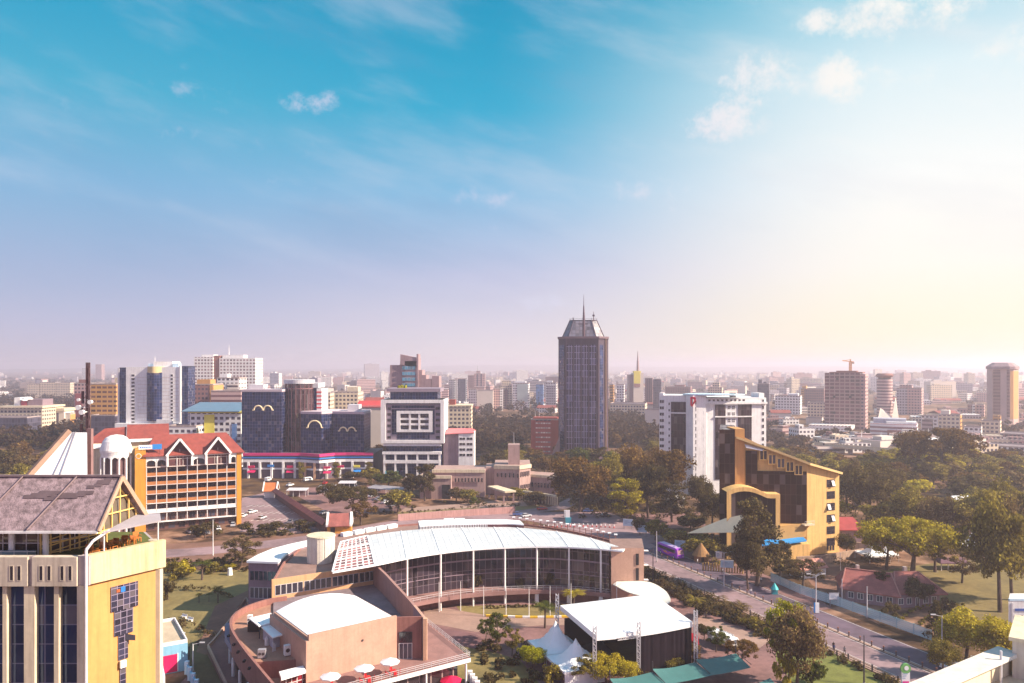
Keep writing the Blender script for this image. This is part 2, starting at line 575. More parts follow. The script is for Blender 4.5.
# ------------------------------------------------------------------ materials
white = mat('white_paint', (0.78, 0.77, 0.76), 0.6, 0.10, 0.3, streak=0.18)
white2 = mat('white_membrane', (0.82, 0.83, 0.84), 0.5, 0.06, 0.2)
cream = mat('cream_render', (0.66, 0.56, 0.40), 0.8, 0.12, 0.4, streak=0.25)
creamd = mat('cream_panel', (0.56, 0.48, 0.38), 0.8, 0.14, 0.4, streak=0.30)
gold = mat('golden_render', (0.57, 0.29, 0.095), 0.75, 0.10, 0.3, streak=0.15)
yellow = mat('yellow_render', (0.74, 0.46, 0.165), 0.8, 0.12, 0.25, streak=0.25)
orange = mat('orange_render', (0.60, 0.26, 0.03), 0.75, 0.12, 0.3, streak=0.15)
peach = mat('peach_render', (0.48, 0.29, 0.215), 0.8, 0.14, 0.3, streak=0.10)
brick = mat('brick_brown', (0.28, 0.125, 0.105), 0.85, 0.16, 0.4, streak=0.22)
redtile = mat('red_tile', (0.25, 0.055, 0.042), 0.8, 0.25, 0.6, bump=0.3)
maroon = mat('maroon_tile', (0.30, 0.095, 0.08), 0.8, 0.3, 0.5, bump=0.3)
shingle = mat('grey_shingle', (0.27, 0.20, 0.215), 0.9, 0.6, 1.9, bump=0.6, bscale=6)
darkm = mat('dark_metal', (0.045, 0.035, 0.045), 0.5, 0.2, 1)
greym = mat('grey_metal', (0.30, 0.28, 0.31), 0.45, 0.15, 1)
lightm = mat('light_metal', (0.58, 0.56, 0.58), 0.45, 0.12, 1)
concrete = mat('concrete', (0.40, 0.33, 0.31), 0.9, 0.2, 0.4, bump=0.1, streak=0.3)
roofbrown = mat('roof_felt_brown', (0.25, 0.155, 0.13), 0.9, 0.25, 0.25)
roofgrey = mat('roof_felt_grey', (0.20, 0.155, 0.17), 0.9, 0.25, 0.3)
paving = mat('pink_paving', (0.20, 0.105, 0.10), 0.9, 0.4, 0.12)
tan = mat('tan_paving', (0.31, 0.20, 0.16), 0.9, 0.2, 0.2)
asphalt = mat('asphalt', (0.11, 0.075, 0.105), 0.9, 0.4, 0.07)
asphaltl = mat('asphalt_worn', (0.25, 0.165, 0.175), 0.9, 0.38, 0.07)
earth = mat('red_earth', (0.19, 0.095, 0.065), 0.95, 0.3, 0.15)
lawn = mat('lawn', (0.19, 0.145, 0.05), 0.95, 0.35, 0.12, bump=0.5, bscale=3)
lawng = mat('green_lawn', (0.14, 0.15, 0.03), 0.95, 0.3, 0.3, bump=0.5, bscale=3)
woodm = mat('orange_wood', (0.50, 0.16, 0.03), 0.6, 0.2, 2)
bark = mat('bark', (0.10, 0.065, 0.05), 0.95, 0.3, 2)
tealc = mat('teal_canvas', (0.045, 0.145, 0.14), 0.7, 0.12, 0.5)
bluec = mat('blue_render', (0.22, 0.45, 0.62), 0.8, 0.1, 0.3, streak=0.2)
skyblue = mat('blue_canvas', (0.02, 0.26, 0.62), 0.6, 0.1, 0.3)
magenta = mat('magenta_paint', (0.55, 0.01, 0.10), 0.5, 0.1, 0.5)
pinkroof = mat('magenta_roof', (0.62, 0.03, 0.18), 0.5, 0.12, 0.3)
red = mat('red_paint', (0.60, 0.02, 0.03), 0.45, 0.1, 0.5)
blackc = mat('black_cloth', (0.012, 0.008, 0.014), 0.85, 0.2, 0.4)
blackm = mat('dark_void', (0.012, 0.010, 0.014), 0.7, 0.2, 0.4)
sand = mat('sand_canvas', (0.90, 0.80, 0.50), 0.8, 0.08, 0.3)
thatch = mat('thatch', (0.28, 0.15, 0.06), 0.95, 0.3, 1.5)
turq = mat('turquoise_paint', (0.02, 0.40, 0.42), 0.6, 0.1, 0.5)
purple = mat('purple_paint', (0.30, 0.04, 0.50), 0.35, 0.08, 0.5)
hotpink = mat('pink_paint', (0.75, 0.06, 0.32), 0.35, 0.08, 0.5)
signblue = mat('sign_blue', (0.02, 0.20, 0.55), 0.5, 0.05, 0.5)
palebl = mat('pale_blue_panel', (0.50, 0.66, 0.76), 0.5, 0.06, 0.5)
rubber = mat('rubber', (0.02, 0.02, 0.022), 0.8, 0.2, 1)
bluetile = mat('blue_steel_roof', (0.11, 0.19, 0.27), 0.6, 0.12, 0.3)
violet = mat('purple_grey_wall', (0.25, 0.175, 0.21), 0.85, 0.14, 0.3, streak=0.2)
signred = mat('emblem_red', (0.75, 0.0, 0.04), 0.5, 0.05, 0.5)
lemon = mat('lemon_paint', (0.72, 0.62, 0.08), 0.7, 0.08, 0.4)
wing = glass('dark_window', (0.02, 0.018, 0.03), 50, 50, line=0.0, tilt=0.0, rough=0.12)
wingl = glass('bluish_window', (0.05, 0.055, 0.085), 50, 50, line=0.0, tilt=0.0, rough=0.1)
cw_navy = glass('curtain_navy', (0.010, 0.020, 0.070), 1.5, 1.75, (0.12, 0.11, 0.17), 0.05, tint=(.42, .58, 1))
cw_brown = glass('curtain_bronze', (0.035, 0.018, 0.022), 1.5, 2.6, (0.09, 0.06, 0.07), 0.05)
cw_arc = glass('curtain_arc', (0.03, 0.022, 0.035), 1.5, 2.4, (0.16, 0.12, 0.15), 0.05, tilt=0.05)
cw_prism = glass('curtain_tower', (0.030, 0.028, 0.06), 1.57, 3.8, (0.34, 0.29, 0.40), 0.17, tilt=0.25, rough=0.08, tint=(.75, .75, 1))
seam = glass('white_seamed', (0.80, 0.80, 0.81), 1.5, 3.0, (0.60, 0.60, 0.63), 0.04, rough=0.55, tilt=0.03, vvar=0.14)
cw_block = glass('glass_block', (0.03, 0.03, 0.06), 0.58, 0.58, (0.22, 0.18, 0.26), 0.03, tilt=0.06)
LD = leafmat('leaves_dark', (0.040, 0.029, 0.016), (0.125, 0.092, 0.034), (0.20, 0.155, 0.05))
LO = leafmat('leaves_olive', (0.09, 0.07, 0.017), (0.30, 0.235, 0.042), (0.46, 0.37, 0.07))
LB = leafmat('leaves_russet', (0.070, 0.038, 0.016), (0.21, 0.118, 0.034), (0.30, 0.19, 0.05))
LY = leafmat('leaves_yellow', (0.20, 0.15, 0.018), (0.52, 0.42, 0.03), (0.66, 0.56, 0.06))
LL = leafmat('leaves_lime', (0.20, 0.19, 0.01), (0.42, 0.40, 0.02), (0.55, 0.50, 0.04))
LP = leafmat('leaves_plum', (0.060, 0.040, 0.024), (0.19, 0.13, 0.055), (0.28, 0.21, 0.08))
LR = leafmat('leaves_rosy', (0.11, 0.07, 0.04), (0.30, 0.20, 0.09), (0.42, 0.32, 0.10))
LG = leafmat('leaves_green', (0.035, 0.045, 0.010), (0.12, 0.135, 0.025), (0.20, 0.21, 0.04))
# ------------------------------------------------------------------ ground, roads, air
def ground_mat():
 m = bpy.data.materials.new('ground')
 m.use_nodes = True
 t = NT(m.node_tree)
 b = t.n['Principled BSDF']
 o = t.add('ShaderNodeTexCoord').outputs['Object']
 n1 = t.noise(o, 0.012, 6, 0.62)
 n2 = t.noise(o, 0.11, 5, 0.6)
 n3 = t.noise(o, 1.4, 4, 0.6)
 veg = t.mixc(t.smooth(n2, 0.35, 0.65), (0.045, 0.026, 0.018, 1), (0.12, 0.07, 0.032, 1))
 soil = t.mixc(t.smooth(n2, 0.35, 0.65), (0.20, 0.10, 0.065, 1), (0.32, 0.19, 0.13, 1))
 c = t.mixc(t.smooth(t.m('ADD', t.m('MULTIPLY', n1, 0.7), t.m('MULTIPLY', n2, 0.3)), 0.46, 0.60), veg, soil)
 k = t.m('ADD', 0.7, t.m('MULTIPLY', n3, 0.6))
 c = t.mixc(1.0, c, t.add('ShaderNodeCombineXYZ', ins={0: k, 1: k, 2: k}).outputs[0], 'MULTIPLY')
 t.l.new(c, b.inputs['Base Color'])
 b.inputs['Roughness'].default_value = 0.95
 b.inputs['Specular IOR Level'].default_value = 0.1
 return m
gb = MB()
NR = 96
rings = [0, 150, 400, 900, 2000, 5000, 14000]
for i in range(len(rings) - 1):
 for k in range(NR):
  a0, a1 = 2 * math.pi * k / NR, 2 * math.pi * (k + 1) / NR
  r0, r1 = rings[i], rings[i + 1]
  if r0 == 0:
   gb.face([(0, 0, 0), (r1 * math.cos(a0), r1 * math.sin(a0), 0), (r1 * math.cos(a1), r1 * math.sin(a1), 0)])
  else:
   gb.face([(r0 * math.cos(a0), r0 * math.sin(a0), 0), (r1 * math.cos(a0), r1 * math.sin(a0), 0),
                     (r1 * math.cos(a1), r1 * math.sin(a1), 0), (r0 * math.cos(a1), r0 * math.sin(a1), 0)])
tag(gb.build('ground', ground_mat()), kind='structure')
hb = MB()
rng = random.Random(5)
HP = []
for k in range(121):
 a = rad(-60 + k)
 h = 38 + 26 * math.sin(a * 5.0 + 1.0) + 16 * math.sin(a * 13 + 2) + rng.uniform(-4, 4)
 HP.append((a, max(14, h)))
for k in range(120):
 (a0, h0), (a1, h1) = HP[k], HP[k + 1]
 P = lambda a, r, z: (r * math.sin(a), r * math.cos(a), z)
 hb.face([P(a0, 9000, -0.5), P(a1, 9000, -0.5), P(a1, 10500, h1), P(a0, 10500, h0)])
 hb.face([P(a0, 10500, h0), P(a1, 10500, h1), P(a1, 12500, -0.5), P(a0, 12500, -0.5)])
tag(hb.build('hills', mat('far_hill', (0.09, 0.075, 0.06), 0.95, 0.3, 0.004)), kind='structure')
hz = MB()
hz.box(-15500, 15500, -15500, 15500, -1.0, 116.0)
hm = bpy.data.materials.new('haze_air')
hm.use_nodes = True
ht = NT(hm.node_tree)
ht.n.remove(ht.n['Principled BSDF'])
pv = ht.add('ShaderNodeVolumePrincipled')
pv.inputs['Color'].default_value = (0.97, 0.89, 1.0, 1)
pv.inputs['Density'].default_value = 0.00026
pv.inputs['Anisotropy'].default_value = 0.42
ht.l.new(pv.outputs[0], ht.n['Material Output'].inputs['Volume'])
hm.volume_intersection_method = 'FAST' if hasattr(hm, 'volume_intersection_method') else None
HAZE = hz.build('haze', hm)
tag(HAZE, kind='stuff')
MA, MD = Vector((46.7, 237.5)), Vector((0.374, -0.927)).normalized()
MN = Vector((0.927, 0.374)).normalized()
def road_pt(s, off):
 p = MA + MD * s + MN * off
 return (p.x, p.y)
cl = smooth_line([road_pt(190, 4.2), road_pt(120, 4.2), road_pt(40, 4.2), road_pt(0, 4.2), (45, 258)], 6)
strip('road', cl, 7.6, 0.016, asphalt)
cl = smooth_line([road_pt(190, -4.4), road_pt(120, -4.4), road_pt(40, -4.4), road_pt(0, -4.4), (38, 256)], 6)
strip('road', cl, 7.8, 0.018, asphaltl)
cl = smooth_line([(43, 250), (37, 272), (24, 290), (4, 301), (-22, 301), (-44, 289), (-63, 270), (-84, 255), (-112, 243), (-170, 236), (-300, 240)], 8)
strip('road', cl, 11.0, 0.020, asphaltl)
sheet('junction', [(26, 272), (42, 254), (54, 262), (48, 285), (40, 312), (6, 312), (4, 298)], 0.024, asphaltl)
strip('road', [(-16, 307), (4, 312), (20, 322), (30, 345)], 8.0, 0.022, asphaltl)
strip('pavement', [road_pt(190, -9.6), road_pt(0, -9.6)], 2.0, 0.11, tan)
strip('pavement', [road_pt(190, 10.0), road_pt(95, 10.0)], 3.0, 0.014, earth)
sheet('pavement', [road_pt(-8, 8.2), road_pt(-8, 17), road_pt(40, 17), road_pt(58, 12), road_pt(58, 8.2)], 0.014, paving)
strip('median_strip', [road_pt(-14, 0), road_pt(190, 0)], 0.9, 0.12, tan)
white_line = mat('road_paint', (0.62, 0.58, 0.54), 0.8, 0.3, 1.5)
for off in (0.75, 7.7, -0.8, -8.1):
 strip('road_marking', [road_pt(-8, off), road_pt(190, off)], 0.14, 0.026, white_line)
strip('verge', smooth_line([(-300, 229), (-170, 226.5), (-112, 233), (-86, 245), (-66, 260), (-48, 279)], 6), 6.0, 0.012, earth)
strip('verge', smooth_line([(-300, 250), (-170, 246.5), (-112, 253), (-82, 264), (-58, 279), (-40, 298), (-22, 309)], 6), 8.0, 0.012, earth)
sheet('plaza', [(-62, 118), (44, 118), (60, 160), (36, 225), (-40, 214), (-64, 190)], 0.006, paving)
sheet('lawn', [G(160, 571), G(252, 570), G(253, 600), G(222, 622), G(190, 646), G(160, 660)], 0.010, lawn)
sheet('lawn', [G(215, 606), G(253, 588), G(256, 600), G(236, 628), G(206, 655), G(196, 652)], 0.014, earth)
sheet('lawn', [G(190, 640), G(206, 652), G(226, 690), G(190, 690)], 0.012, mat('dark_grass', (0.11, 0.08, 0.035), 0.95, 0.3, 0.2))
C0 = (8.0, 123.7)
ringg = [(-14, 190), (26, 192), (24, 184), (6, 182.5), (-12, 183.5)]
sheet('lawn', ringg, 0.012, lawn)
sheet('path', [G(424, 606), G(450, 609), G(485, 615), (-6, 181.2), (10, 180.4), (28, 181.5), (28, 177.2), (6, 175.6), G(476, 632), G(424, 622)], 0.018, tan)
kb = MB()
kpts = smooth_line([G(486, 616.5), G(530, 618), G(575, 617), G(600, 615.5)], 6)
for i in range(len(kpts) - 1):
 kb.wall([kpts[i], kpts[i + 1]], 0.5, 0.02, 0.45, i % 2)
tag(kb.build('kerb', [mat('kerb_yellow', (0.70, 0.45, 0.03), 0.8, 0.15, 1), white]), kind='structure')
sheet('lawn', [G(430, 640), G(470, 645), G(520, 660), G(545, 690), G(470, 690), G(440, 660)], 0.016, lawn)
sheet('lawn', [G(430, 626), G(476, 634), G(500, 652), G(470, 648), G(440, 640)], 0.020, mat('painted_shade_path', (0.16, 0.08, 0.085), 0.9, 0.2, 0.3))  # dark maroon sheet paints the shadow on the ground below the path
sheet('lawn', [G(595, 630), G(640, 632), G(690, 640), G(690, 668), G(600, 672)], 0.014, mat('trampled_grass', (0.10, 0.09, 0.03), 0.95, 0.3, 0.2))
sheet('car_park', [G(690, 690), G(752, 660), G(700, 636), G(740, 628), G(772, 646), G(775, 690)], 0.014, paving)
sheet('path', [G(688, 622), G(704, 616), G(770, 640), G(760, 648), G(730, 640)], 0.018, tan)
sheet('lawn', [G(776, 628), G(822, 648), G(880, 676), G(900, 692), G(800, 692), G(776, 660)], 0.020, lawng)
sheet('lawn', [G(850, 575), G(955, 560), G(1040, 562), G(1050, 620), G(990, 646), G(960, 640), G(940, 632), G(930, 600)], 0.010, mat('garden_lawn', (0.17, 0.125, 0.04), 0.95, 0.35, 0.1, bump=0.5, bscale=3))
sheet('yard', [G(800, 570), G(840, 566), G(850, 600), G(880, 625), G(860, 615), G(812, 585)], 0.012, earth)
sheet('car_park', [G(242, 498), G(268, 492), G(330, 527), G(328, 534), G(240, 532)], 0.012, asphaltl)
lb = MB()
for k in range(9):
 for j in range(3):
  a = G(246 + k * 6 + j * 2, 507 + j * 7)
  lb.face([(a[0], a[1], 0.018), (a[0] + 0.35, a[1], 0.018), (a[0] + 1.6, a[1] + 4.6, 0.018), (a[0] + 1.25, a[1] + 4.6, 0.018)])
tag(lb.build('parking_marking', white_line), kind='structure')
sheet('car_park', [G(285, 490), G(350, 484), G(372, 492), G(378, 510), G(345, 522), G(332, 514)], 0.014, paving)
sheet('yard', [G(366, 485), G(396, 489), G(408, 510), G(380, 512)], 0.016, paving)
sheet('path', [G(405, 508), G(470, 503), G(520, 498), G(528, 506), G(470, 508), G(400, 512)], 0.018, tan)
sheet('lawn', [G(398, 512), G(470, 508), G(540, 505), G(540, 512), G(470, 514), G(398, 519)], 0.014, lawn)
sheet('yard', [G(630, 514), G(700, 512), G(706, 526), G(650, 530)], 0.012, paving)
# ------------------------------------------------------------------ office block in the left foreground
A = thing('office_block', (-60, 75, 0), 'cream and golden office block with stepped glass panels on its golden side wall', 'building')
FL, FR, BR = (-84.0, 68.0), (-38.3, 68.0), (-34.4, 73.7)
b = MB()
b.prism([(-84, 68.35), (-38.55, 68.35), (-38.3, 68.9), (-34.7, 74.2), (-39.5, 82), (-84, 82)], 0, 40.4, 1)
b.build('glass_front', [gold, cw_navy], A)
b = MB()
b.slab([(-38.25, 68.12, 40.4), (-34.35, 73.85, 40.4), (-34.75, 74.15, 40.4), (-38.62, 68.4, 40.4)], 40.4)
b.build('side_wall', gold, A)
b = MB()
for px, w in ((-18, .5), (6.5, .38), (31, .95), (58, .42), (82, .62)):
 x = XX(px, 68)
 b.box(x - w / 2, x + w / 2, 67.75, 68.32, 0, 40.4)
b.box(-34.55, -34.1, 73.6, 74.25, 0, 40.3)
b.build('pier', cream, A)
b = MB()
segs = [(-120, -24), (-22, 30.5), (35, 79.5)]
for i, (p0, p1) in enumerate(segs):
 b.box(XX(p0, 68), XX(p1, 68), 67.55, 68.34, 40.41, 43.0)
b.box(XX(30.5, 68), XX(35, 68), 67.8, 68.34, 40.42, 43.0, 1)
b.box(XX(79.5, 68), XX(90, 68), 67.8, 68.6, 40.42, 43.02, 1)
b.slab([(-37.95, 67.9, 43.05), (-33.75, 74.1, 43.05), (-34.2, 74.5, 43.05), (-38.4, 68.4, 43.05)], 2.62, 2)
b.prism([(-84, 68.34), (-38.4, 68.34), (-34.2, 74.5), (-39.5, 82), (-84, 82)], 40.43, 42.1, 1)
b.build('parapet', [creamd, mat('grey_corner_panel', (0.40, 0.33, 0.33), 0.8, 0.12, 0.4, streak=0.3), mat('pale_yellow_parapet', (0.64, 0.50, 0.29), 0.8, 0.12, 0.35, streak=0.28)], A)
AF = Frame(0, 0, 0)
for c in (-8, -3.5, 11.5, 19, 41, 49, 62, 70):
 window(A, AF, XX(c, 67.55), 67.55, ZZ(580.5, 67.55), 0.32, 1.3, wing, creamd, fw=0.05, deep=0.03)
sd = Vector((FR[0] - BR[0], FR[1] - BR[1], 0)) * -1
sl_ = sd.length
sd.normalize()
SFr = Frame(-38.25 + 0.02, 68.12 - 0.02, math.atan2(sd.y, sd.x))
for (t0, t1, z0, z1) in ((0.33, 0.70, 37.3, 39.62), (0.375, 0.63, 34.98, 37.3), (0.43, 0.56, 32.66, 34.98), (0.45, 0.53, 19.3, 31.9)):
 w = MB(SFr)
 xa, xb = t0 * sl_, t1 * sl_
 w.box(xa, xb, -0.07, 0.05, z0 + 0.0, z1)
 for f in w.uv:
  pass
 w.build('glass_panel', cw_block, A)
w = MB(SFr)
w.box(0.44 * sl_, 0.52 * sl_, -0.30, -0.08, 31.95, 32.6)
w.build('vent_box', white, A)
w = MB(SFr)
w.face([(0.52 * sl_, -0.09, 34.4), (0.62 * sl_, -0.55, 34.25), (0.62 * sl_, -0.55, 34.75), (0.52 * sl_, -0.09, 35.0)], 0)
w.face([(0.52 * sl_, -0.11, 35.0), (0.62 * sl_, -0.57, 34.75), (0.62 * sl_, -0.57, 34.25), (0.52 * sl_, -0.11, 34.4)], 0)
w.build('open_casement', wingl, A)
w = MB(SFr)
w.box(0.46 * sl_, 0.52 * sl_, -0.10, -0.075, 38.95, 39.45)
w.build('blue_pane', mat('bright_blue_glass', (0.03, 0.18, 0.55), 0.2, 0.1, 1), A)
w = MB(SFr)
w.box(0.40 * sl_, 0.45 * sl_, -0.10, -0.075, 39.0, 39.3)
w.build('orange_pane', mat('dull_orange_glass', (0.35, 0.10, 0.04), 0.3, 0.1, 1), A)
b = MB()
pts = [(-37.95, 67.72, 0.0), (-37.95, 67.72, 43.6), (-37.6, 68.2, 44.3), (-36.9, 69.6, 44.95)]
for i in range(3):
 b.tube(pts[i], pts[i + 1], 0.13, n=8)
b.build('downpipe', lightm, A)
b = MB()
b.prism([(-84, 69), (-38.9, 69), (-34.6, 74.6), (-39.6, 81.6), (-84, 81.6)], 42.12, 42.2)
b.build('terrace_lawn', mat('roof_garden_turf', (0.10, 0.11, 0.02), 0.95, 0.3, 0.8, bump=0.6, bscale=8), A)
PV = thing('rooftop_pavilion', (-60, 72, 42.2), 'pavilion with a wide grey shingle roof and yellow gable on the office block terrace', 'pavilion')
E0, E1 = (-84, 68.7, 45.1), (XX(98, 68.9), 68.9, 45.1)
R0, R1 = (-84, 72.2, 49.5), (XX(121.5, 72.2), 72.2, 49.5)
K0, K1 = (-84, 75.4, 45.1), (XX(147.5, 75.0), 75.0, 45.1)
b = MB()
b.slab([E0, E1, R1, R0], 0.28)
b.slab([R0, R1, K1, K0], 0.28)
b.build('roof', shingle, PV)
b = MB()
b.bar((-84, 72.2, 49.58), (R1[0] + .1, 72.2, 49.58), 0.35, 0.16)
for px in (22, 76):
 x0 = XX(px, 72)
 b.bar((x0, 72.1, 49.55), (x0 - 2.6, 68.75, 45.2), 0.22, 0.10)
b.build('ridge_cap', mat('ridge_grey', (0.22, 0.16, 0.17), 0.9, 0.2, 1), PV)
b = MB()
for (px, y, w, tz) in ((40, 0.62, 2.2, 0), (56, 0.58, 1.2, 0), (75, 0.62, 1.5, 0), (92, 0.80, 0.7, 0), (100, 0.90, 0.7, 0)):
 cx = XX(px, 70.6)
 p = Vector((cx, 68.7 + 3.5 * y, 45.1 + 4.4 * y + 0.03))
 for s, t in ((0, 0), (0.7, 0.25), (-0.6, -0.2)):
  b.slab([(p.x + s - w / 2, p.y + t * .6, p.z + t * .75), (p.x + s + w / 2, p.y + t * .6, p.z + t * .75), (p.x + s + w / 2, p.y + t * .6 + .2, p.z + t * .75 + .27), (p.x + s - w / 2, p.y + t * .6 + .2, p.z + t * .75 + .27)], 0.03)
b.build('lifted_shingle', mat('torn_shingle', (0.12, 0.085, 0.095), 0.9, 0.2, 1), PV)
gv = Vector((K1[0] - E1[0], K1[1] - E1[1], 0)).normalized()
gn = Vector((gv.y, -gv.x, 0))
b = MB()
o_ = gn * 0.10
b.bar(Vector(E1) + o_ + Vector((0, 0, -.1)), Vector(R1) + o_ + Vector((0, 0, -.05)), 0.16, 0.38)
b.bar(Vector(R1) + o_ + Vector((0, 0, -.05)), Vector(K1) + o_ + Vector((0, 0, -.1)), 0.16, 0.38)
b.build('barge_board', mat('barge_brown', (0.42, 0.28, 0.20), 0.8, 0.2, 1), PV)
b = MB()
b.bar((-84, 68.62, 44.95), (E1[0], 68.82, 44.95), 0.14, 0.22)
b.build('gutter', white, PV)
b = MB()
i_ = -gn * 0.55
Lp, Tp, Rp = Vector(E1) + i_ + Vector((0, 0, -0.35)), Vector(R1) + i_ + Vector((0, 0, -0.75)), Vector(K1) + i_ + Vector((0, 0, -0.35))
b.bar(Lp, Tp, 0.16)
b.bar(Tp, Rp, 0.16)
b.bar(Lp, Rp, 0.16)
def gable_top(t):
 s = (t * (Rp - Lp).length) / ((R1[0] - E1[0]) * gv.x + (R1[1] - E1[1]) * gv.y)
 return Lp.lerp(Tp, s) if s < 1 else Tp.lerp(Rp, (s - 1) / max(0.01, ((Rp - Lp).length / ((R1[0] - E1[0]) * gv.x + (R1[1] - E1[1]) * gv.y) - 1)))
for t in (0.2, 0.36, 0.52, 0.7, 0.85):
 base = Lp.lerp(Rp, t)
 top = gable_top(t)
 b.bar(base, (base.x, base.y, top.z), 0.11)
for zz, ta, tb in ((46.2, 0.14, 0.86), (47.6, 0.32, 0.70)):
 a, c = Lp.lerp(Rp, ta), Lp.lerp(Rp, tb)
 b.bar((a.x, a.y, zz), (c.x, c.y, zz), 0.11)
b.build('gable_frame', mat('yellow_timber', (0.78, 0.52, 0.18), 0.6, 0.1, 1), PV)
b = MB()
g2 = -gn * 0.62
b.face([Lp + g2 * .1, Rp + g2 * .1, Tp + g2 * .1], 0)
b.build('gable_glass', glass('pavilion_glass', (0.10, 0.08, 0.06), 50, 50, line=0, tilt=0, rough=0.1), PV)
gl_room = mat('warm_room_wall', (0.20, 0.10, 0.05), 0.9, 0.4, 1.2)
b = MB()
b.prism([(-84, 71.2), (-44.2, 71.2), (-40.6, 76.3), (-41.2, 76.6), (-44.6, 71.8), (-84, 71.8)], 42.21, 45.0, 0)
b.build('glazed_wall', glass('pavilion_wall_glass', (0.07, 0.045, 0.04), 1.1, 1.4, (0.55, 0.5, 0.48), 0.05, tilt=0.05), PV)
b = MB()
wv = Vector((3.6, 5.1, 0)).normalized()
for k in range(8):
 p = Vector((-44.1, 71.1, 42.2)) + wv * (k * 0.87)
 b.bar(p, p + Vector((0, 0, 2.8)), 0.12)
for z in (42.35, 43.3, 44.2, 44.95):
 b.bar((-44.1, 71.1, z), (-40.4, 76.35, z), 0.11)
for k in range(3):
 p = Vector((-44.1, 71.1, 42.3 + k * .6))
 b.bar(p, p + wv * 6.2 + Vector((0, 0, 1.0)), 0.09)
b.build('yellow_lattice', MATS['yellow_timber'] if 'yellow_timber' in MATS else white, PV)
for px in (13, 47):
 b = MB()
 b.cyl(XX(px, 70.8), 70.6, 0.26, 0.26, 42.21, 45.0, 12)
 b.build('column', white, PV)
b = MB()
b.box(-84, XX(38, 70), 69.6, 69.75, 42.21, 43.1)
b.build('balustrade', glass('blue_balustrade', (0.10, 0.16, 0.20), 1.2, 1.0, (0.4, 0.4, 0.4), 0.03, tilt=0.03), PV)
b = MB()
b.slab([(XX(101, 68.5), 68.9, 44.95), (XX(161, 74.0), 74.0, 45.0), (XX(160, 75.6), 75.6, 45.35), (XX(140, 75.0), 74.6, 45.5)], 0.14)
b.build('awning', mat('grey_canvas', (0.30, 0.27, 0.30), 0.8, 0.1, 0.5), PV)
for px, D in ((104, 69.6), (158, 74.4)):
 b = MB()
 b.bar((XX(px, D), D, 42.2), (XX(px, D), D, 44.9), 0.10)
 b.build('awning_post', white, PV)
def chair_proto():
 c = thing('chair', (0, 0, 0), 'orange wooden armchair under the awning on the roof terrace', 'chair', 'orange terrace chairs')
 MB().box(-.3, .3, -.3, .3, 0.38, 0.46).build('seat', woodm, c)
 MB().box(-.3, .3, .25, .32, 0.461, 1.0).build('backrest', woodm, c)
 for x in (-.27, .27):
  for y in (-.27, .27):
   MB().box(x - .035, x + .035, y - .035, y + .035, 0, .379).build('leg', woodm, c)
 for x in (-.32, .32):
  MB().box(x - .03, x + .03, -.28, .248, .62, .67).build('armrest', woodm, c)
 return c
def table_proto(mt, label, group):
 c = thing('table', (0, 0, 0), label, 'table', group)
 MB().box(-.55, .55, -.45, .45, 0.70, 0.76).build('tabletop', mt, c)
 for x in (-.45, .45):
  for y in (-.36, .36):
   MB().box(x - .04, x + .04, y - .04, y + .04, 0, .699).build('leg', mt, c)
 return c
ch, used = chair_proto(), [False]
spots = [(103, 72.4, .4), (107, 73.6, 2.2), (113, 73.4, 1.2), (118, 74.6, 3.0), (124, 75.2, .2), (133, 76.2, 2.0), (137, 77.0, .9), (96, 71.6, 1.9), (88, 71.4, .2)]
for px, D, a in spots:
 put(used, ch, (XX(px, D), D, 42.2), a)
tb, used = table_proto(woodm, 'orange wooden table among the chairs on the roof terrace', 'orange terrace tables'), [False]
for px, D, a in ((105, 73.0, .5), (115, 74.2, .5), (128, 75.8, .8)):
 put(used, tb, (XX(px, D), D, 42.2), a)
b = MB()
b.cyl(XX(153, 75.5), 75.5, 0.35, 0.45, 42.2, 42.75, 12)
tag(b.build('planter', creamd, org=(XX(153, 75.5), 75.5, 42.2)), 'round stone planter at the far corner of the roof terrace', 'planter')
Ln = thing('roof_lantern', (-48, 84, 42.2), 'white sloping roof lantern edged with brown beams behind the shingle roof', 'lantern')
pa, pb = (XX(14, 81), 81, 46.0), (XX(87.5, 81), 81, 46.0)
pc, pd = (XX(87, 86), 86, ZZ(432.5, 86)), (XX(71.5, 86), 86, ZZ(432.5, 86))
b = MB()
b.slab([pa, pb, pc, pd], 0.25)
b.build('sloped_sheet', white2, Ln)
b = MB()
b.bar(Vector(pa) + Vector((-.3, -.15, .1)), Vector(pd) + Vector((-.25, -.1, .25)), 0.55, 0.5)
b.build('edge_beam', mat('beam_brown', (0.30, 0.19, 0.14), 0.85, 0.2, 1), Ln)
b = MB()
b.box(XX(87.6, 86.2), XX(92, 86.2), 86.0, 86.5, 42.0, 52.9)
b.build('end_post', mat('post_brown', (0.24, 0.14, 0.14), 0.85, 0.2, 1), Ln)
b = MB()
for t in (0.42, 0.56):
 q0 = Vector(pa).lerp(Vector(pb), t * 0.9 + .02)
 q1 = Vector(pd).lerp(Vector(pc), t * 0.9 - .22)
 b.bar(q0 + Vector((0, -.05, .06)), q1 + Vector((0, -.05, .06)), 0.09, 0.06)
b.build('seam', greym, Ln)
b = MB()
b.slab([pb, (pb[0], pb[1], 42.2), (pc[0], pc[1], 42.2), pc], .2)
b.prism([(pa[0] + 1.0, 81.4), (pb[0] - .1, 81.4), (XX(87, 86), 86), (pd[0] + .3, 86)], 0.0, 45.6)
b.build('wall', brick, Ln)
Ma = thing('radio_mast', (XX(88, 87.5), 87.5, 0), 'tall dark lattice mast carrying white dishes behind the white sloping lantern', 'mast')
mx, my = XX(88, 87.5), 87.5
b = MB()
hw = 0.13
zs = [40 + k * 1.0 for k in range(21)]
